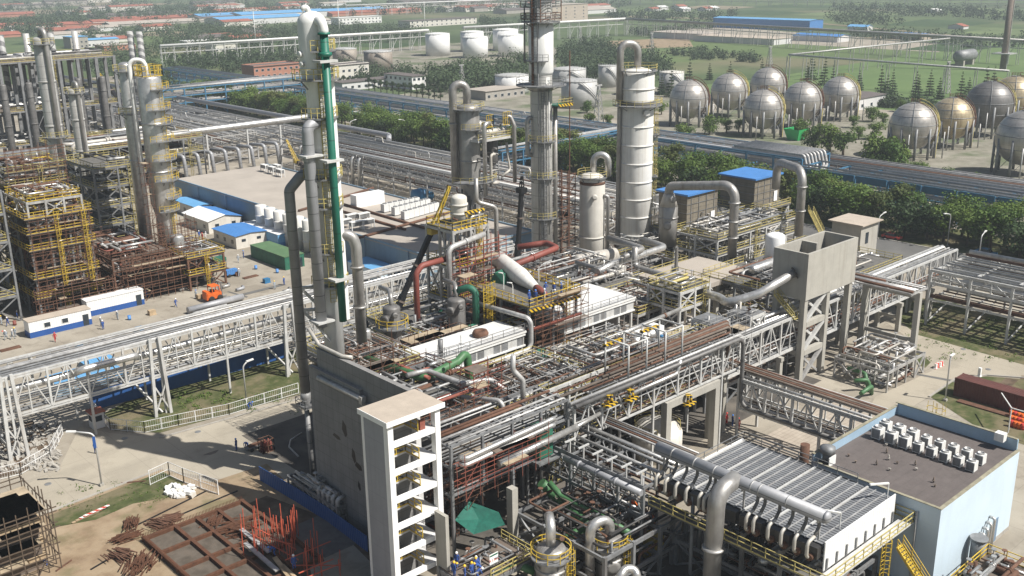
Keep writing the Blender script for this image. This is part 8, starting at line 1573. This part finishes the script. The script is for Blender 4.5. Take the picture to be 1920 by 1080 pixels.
for i in range(16):
    x, y = rng.choice([(rng.uniform(88, 104), rng.uniform(145, 182)), (rng.uniform(20, 50), rng.uniform(112, 132)), (rng.uniform(140, 160), rng.uniform(40, 66)), (rng.uniform(60, 100), rng.uniform(145, 178))]); a = rng.uniform(-.3, .3)+(1.57 if i % 2 else 0); L, w_ = rng.uniform(2, 7), rng.uniform(.15, 1.6); c, s = math.cos(a), math.sin(a)
    sheet('ground_stain', [(x+c*L-s*w_, y+s*L+c*w_), (x-c*L*.8-s*w_*.7, y-s*L+c*w_), (x-c*L+s*w_, y-s*L*.9-c*w_), (x+c*L*1.1+s*w_, y+s*L-c*w_*.8)], .036+.0015*i, ('asphalt', 'road', 'pit_soil')[i % 3] if w_ > .6 else 'asphalt')
sheet('new_slab', gp((565, 1005), (640, 1000), (700, 1060), (700, 1100), (590, 1100)), .07, 'yard')
for i, (x0, y0, x1, y1) in enumerate(((44.5, 148, 49.5, 152), (50.6, 151.5, 55, 156), (49.5, 144.5, 54, 148.5))): cabin('low_shed', f'pale blue roofed low shed seen through the left lattice rack, {ordw(i+1)} from left', 'shed', x0, x1, y0, y1, 2.5, 'blue_grey', 'blue_light', wins=0)
# ---------------------------------------------------------------- vehicles and yard goods
def wheelset(t, pts, r_, w_=.4):
    for (x, y) in pts: part('wheel', MB().lathe((x, y, r_), [(r_*.4, -w_/2), (r_, -w_/2+.05), (r_, w_/2-.05), (r_*.4, w_/2)], 16, (0, 1, 0)), 'tyre', t)
g = G(405, 562); t = thing('forklift', 'orange forklift in the yard beside the lying pipe', 'forklift', tuple(g)); x, y = g.x, g.y
part('body', MB().box(x-2.0, y-1.0, .6, x+.8, y+1.0, 1.7).box(x-2.2, y-.9, .5, x-1.5, y+.9, 2.1), 'orange', t); part('cab', MB().bar((x-1.0, y-.9, 1.7), (x-1.0, y-.9, 2.9), .12).bar((x-1.0, y+.9, 1.7), (x-1.0, y+.9, 2.9), .12).bar((x+.6, y-.9, 1.7), (x+.4, y-.9, 2.9), .12).bar((x+.6, y+.9, 1.7), (x+.4, y+.9, 2.9), .12).box(x-1.1, y-1, 2.9, x+.5, y+1, 3.0), 'orange', t)
part('seat', MB().box(x-.9, y-.4, 1.7, x-.3, y+.4, 2.2), 'black', t); part('mast', MB().bar((x+1.1, y-.6, .2), (x+1.0, y-.6, 3.4), .2).bar((x+1.1, y+.6, .2), (x+1.0, y+.6, 3.4), .2).bar((x+1.05, y-.6, 3.3), (x+1.05, y+.6, 3.3), .15), 'galv_dark', t); part('fork', MB().box(x+1.2, y-.6, .2, x+2.6, y-.4, .3).box(x+1.2, y+.4, .2, x+2.6, y+.6, .3), 'galv_dark', t); wheelset(t, ((x-1.3, y-1), (x-1.3, y+1), (x+.4, y-1), (x+.4, y+1)), .6)
g = G(400, 500); t = thing('tractor_truck', 'dark green open truck parked beside the small yellow railed stand', 'truck', tuple(g)); x, y = g.x, g.y
part('chassis', MB().box(x-2.6, y-1, .7, x+2.6, y+1, 1.1), 'galv_dark', t); part('cab', MB().box(x-2.6, y-1, 1.103, x-.9, y+1, 2.6), 'green_dark', t); part('windscreen', MB().box(x-2.64, y-.8, 1.8, x-2.603, y+.8, 2.4), 'glass_dark', t); part('bed', MB().box(x-.8, y-1.1, 1.103, x+2.6, y+1.1, 1.8), 'green_dark', t); wheelset(t, ((x-1.8, y-1), (x-1.8, y+1), (x+1.6, y-1), (x+1.6, y+1)), .55)
g = G(434, 518); t = thing('compressor_cart', 'small blue compressor cart in the yard', 'compressor', tuple(g)); part('case', MB().box(g.x-1.2, g.y-.6, .5, g.x+1.2, g.y+.6, 1.5), 'blue_roof', t); wheelset(t, ((g.x-.7, g.y-.6), (g.x-.7, g.y+.6), (g.x+.7, g.y-.6), (g.x+.7, g.y+.6)), .35, .2)
pipe('long grey pipe lying on the yard above the left rack', [tuple(G(352, 582, .75)), tuple(G(455, 556, .75))], .6, 'clad_grey', 16); pipe('thinner grey pipe lying beside the long one', [tuple(G(362, 588, .35)), tuple(G(425, 572, .35))], .28, 'galv', 10); pipe('rusty pipe piece lying near the blue compressor cart', [tuple(G(418, 502, .5)), tuple(G(446, 514, .5))], .45, 'rust', 12)
g = G(480, 842); t = thing('hand_cart', 'long flat hand cart on the road by the two bending workers', 'cart', tuple(g)); part('bed', MB().box(g.x-1.4, g.y-.5, .5, g.x+1.4, g.y+.5, .62), 'galv_dark', t); part('load', MB().box(g.x-1, g.y-.3, .62, g.x+1.2, g.y+.3, .85), 'rust', t); wheelset(t, ((g.x-.8, g.y-.5), (g.x-.8, g.y+.5), (g.x+.8, g.y-.5), (g.x+.8, g.y+.5)), .28, .12)
g = G(500, 846); t = thing('gas_rack', 'rusty cage of red gas bottles on the dirt beside the road', 'bottle rack', tuple(g)); part('cage', MB().rail([(g.x-.8, g.y-.6, 0), (g.x+.8, g.y-.6, 0), (g.x+.8, g.y+.6, 0), (g.x-.8, g.y+.6, 0)], 1.8, .8, .07, True), 'rust', t)
for i in range(6): part('bottle', MB().lathe((g.x-.5+.5*(i % 3), g.y-.25+.5*(i//3), 0), [(.2, 0), (.2, 1.3), (.1, 1.5), (.05, 1.6)], 10), 'red_oxide', t)
pipe('pale hose curling over the dirt beside the wall foot', [tuple(G(566, 812, .1)), tuple(G(545, 825, .1)), tuple(G(542, 838, .1)), tuple(G(560, 856, .1))], .12, 'lagging', 6, .8)
A, B = G(1787, 742), G(1925, 788); L = 13.0; c0 = A
t = thing('shipping_container', 'long weathered red brown shipping container on the right lawn', 'container', tuple(A)); part('body', MB().box(A.x, A.y-L, .15, A.x+2.5, A.y, 2.75), 'container', t); part('roof', MB().box(A.x+.03, A.y-L+.03, 2.753, A.x+2.47, A.y-.03, 2.8), 'roof_rusty' if 'roof_rusty' in M else 'container', t); part('corner_post', MB().box(A.x-.03, A.y-.16, .1, A.x+.16, A.y+.03, 2.82).box(A.x+2.34, A.y-.16, .1, A.x+2.53, A.y+.03, 2.82), 'container', t); part('base_rail', MB().box(A.x-.02, A.y-L, 0, A.x+2.52, A.y+.02, .147), 'rust', t)
g = G(1800, 750); solo('rust_plate', MB().box(g.x-1.2, g.y-8, .1, g.x-.1, g.y, .22), 'rust', 'flat rusty plate lying on the lawn before the container', 'plate')
for i in range(14): g = G(1896+(i % 4)*7, 800-(i//4)*9+(i % 4)*2); solo('drum_barrel', MB().lathe((g.x, g.y, 0), [(.3, 0), (.3, .28), (.32, .3), (.3, .32), (.3, .6), (.32, .62), (.3, .64), (.3, .92), (.26, .93)], 14), 'orange' if i % 3 else 'red', 'orange or red barrel stacked at the right picture edge beyond the blue building', 'barrel', group='barrels at the right edge')
t = thing('shelter_frame', 'thin white pipe shelter frame over the barrels at the right edge', 'frame', tuple(G(1890, 812))); g = G(1890, 812); part('post', MB().bar(g, g+Vec((0, 0, 3.6)), .12), 'white', t); part('rail', MB().bar(g+Vec((0, 0, 3.6)), g+Vec((4, 3, 3.6)), .12).bar(g+Vec((0, 0, 3.6)), g+Vec((0, -5, 3.6)), .12), 'white', t)
for i in range(2): g = G(1756+i*8, 690-i*3); solo('traffic_barrier', MB().box(g.x-.5, g.y-.15, 0, g.x+.5, g.y+.15, .8).box(g.x-.7, g.y-.2, 0, g.x+.7, g.y+.2, .12), 'barrier', f'red and white road barrier on the bend road, {("left", "right")[i]} one', 'barrier')
g = G(1836, 706); solo('white_post', MB().box(g.x-.2, g.y-.2, 0, g.x+.2, g.y+.2, 1.4).box(g.x-.3, g.y-.3, 0, g.x+.3, g.y+.3, .15), 'white_clean', 'short white post behind the container', 'post')
def car(lb, px, py, m):
    g = G(px, py); t = thing('parked_car', lb, 'car', tuple(g)); x, y = g.x, g.y
    part('body', MB().add([(x-.85, y-2.1, .35), (x+.85, y-2.1, .35), (x+.85, y+2.1, .35), (x-.85, y+2.1, .35), (x-.85, y-2.1, .8), (x+.85, y-2.1, .8), (x+.85, y+2.1, .85), (x-.85, y+2.1, .85)], [(4, 5, 6, 7), (0, 1, 5, 4), (1, 2, 6, 5), (2, 3, 7, 6), (3, 0, 4, 7)]), m, t)
    part('cabin', MB().add([(x-.8, y-1.2, .8), (x+.8, y-1.2, .8), (x+.8, y+1.5, .82), (x-.8, y+1.5, .82), (x-.65, y-.6, 1.4), (x+.65, y-.6, 1.4), (x+.65, y+1.0, 1.4), (x-.65, y+1.0, 1.4)], [(4, 5, 6, 7), (0, 1, 5, 4), (1, 2, 6, 5), (2, 3, 7, 6), (3, 0, 4, 7)]), 'glass_dark', t); part('roof', MB().box(x-.64, y-.58, 1.403, x+.64, y+.98, 1.45), m, t)
    for sx in (-.85, .85):
        for sy in (-1.3, 1.3): part('wheel', MB().lathe((x+sx, y+sy, .32), [(.15, -.1), (.32, -.09), (.32, .09), (.15, .1)], 12, (1, 0, 0)), 'tyre', t)
car('dark car on the road behind the loop column', 834, 285, 'black'); car('red car on the asphalt road right of the concrete hut', 1672, 448, 'red'); car('blue car on the asphalt road near the far right lamp', 1848, 478, 'blue_motor')
g = G(1492, 262); t = thing('green_machine', 'bright green open topped bin near the left sphere tanks', 'bin', tuple(g)); part('body', MB().add([(g.x-2, g.y-2, 0), (g.x+2, g.y-2, 0), (g.x+2, g.y+2, 0), (g.x-2, g.y+2, 0), (g.x-3.2, g.y-3.2, 4), (g.x+3.2, g.y-3.2, 4), (g.x+3.2, g.y+3.2, 4), (g.x-3.2, g.y+3.2, 4)], [(0, 1, 5, 4), (1, 2, 6, 5), (2, 3, 7, 6), (3, 0, 4, 7), (0, 3, 2, 1)]), 'teal_pipe' if 'bright_green' not in M else 'bright_green', t)
for i, (x, y) in enumerate(((90, 908), (234, 822), (371, 810), (1806, 655), (1853, 693), (1720, 668))):
    g = G(x, y); solo('manhole_cover', MB().lathe((g.x, g.y, .034), [(.42, 0), (.42, .02), (.36, .03)], 16), 'galv_dark', f'round manhole cover in the {("lower left road", "lower left road near the gatehouse", "road below the mesh fence", "bend road, far one", "bend road near the container", "bend road, middle one")[i]}', 'manhole')
g = G(397, 850); sheet('oil_stain', [(g.x+.9*math.cos(a)*(1+.4*math.sin(3*a)), g.y+.5*math.sin(a)*(1+.3*math.cos(2*a))) for a in [2*PI*k/16 for k in range(16)]], .04, 'deck_rust')
# ---------------------------------------------------------------- air
hz = bpy.data.materials.new('haze'); hz.use_nodes = True; n_ = hz.node_tree; n_.nodes.remove(n_.nodes['Principled BSDF']); pv = n_.nodes.new('ShaderNodeVolumePrincipled'); pv.inputs['Color'].default_value = (.84, .93, 1.0, 1); pv.inputs['Density'].default_value = .00024; pv.inputs['Anisotropy'].default_value = .1
n_.links.new(pv.outputs[0], n_.nodes['Material Output'].inputs['Volume']); MATS['haze'] = hz
struct('haze', MB().box(-2600, -1600, -1, 6600, 7100, 125), 'haze', 'stuff')
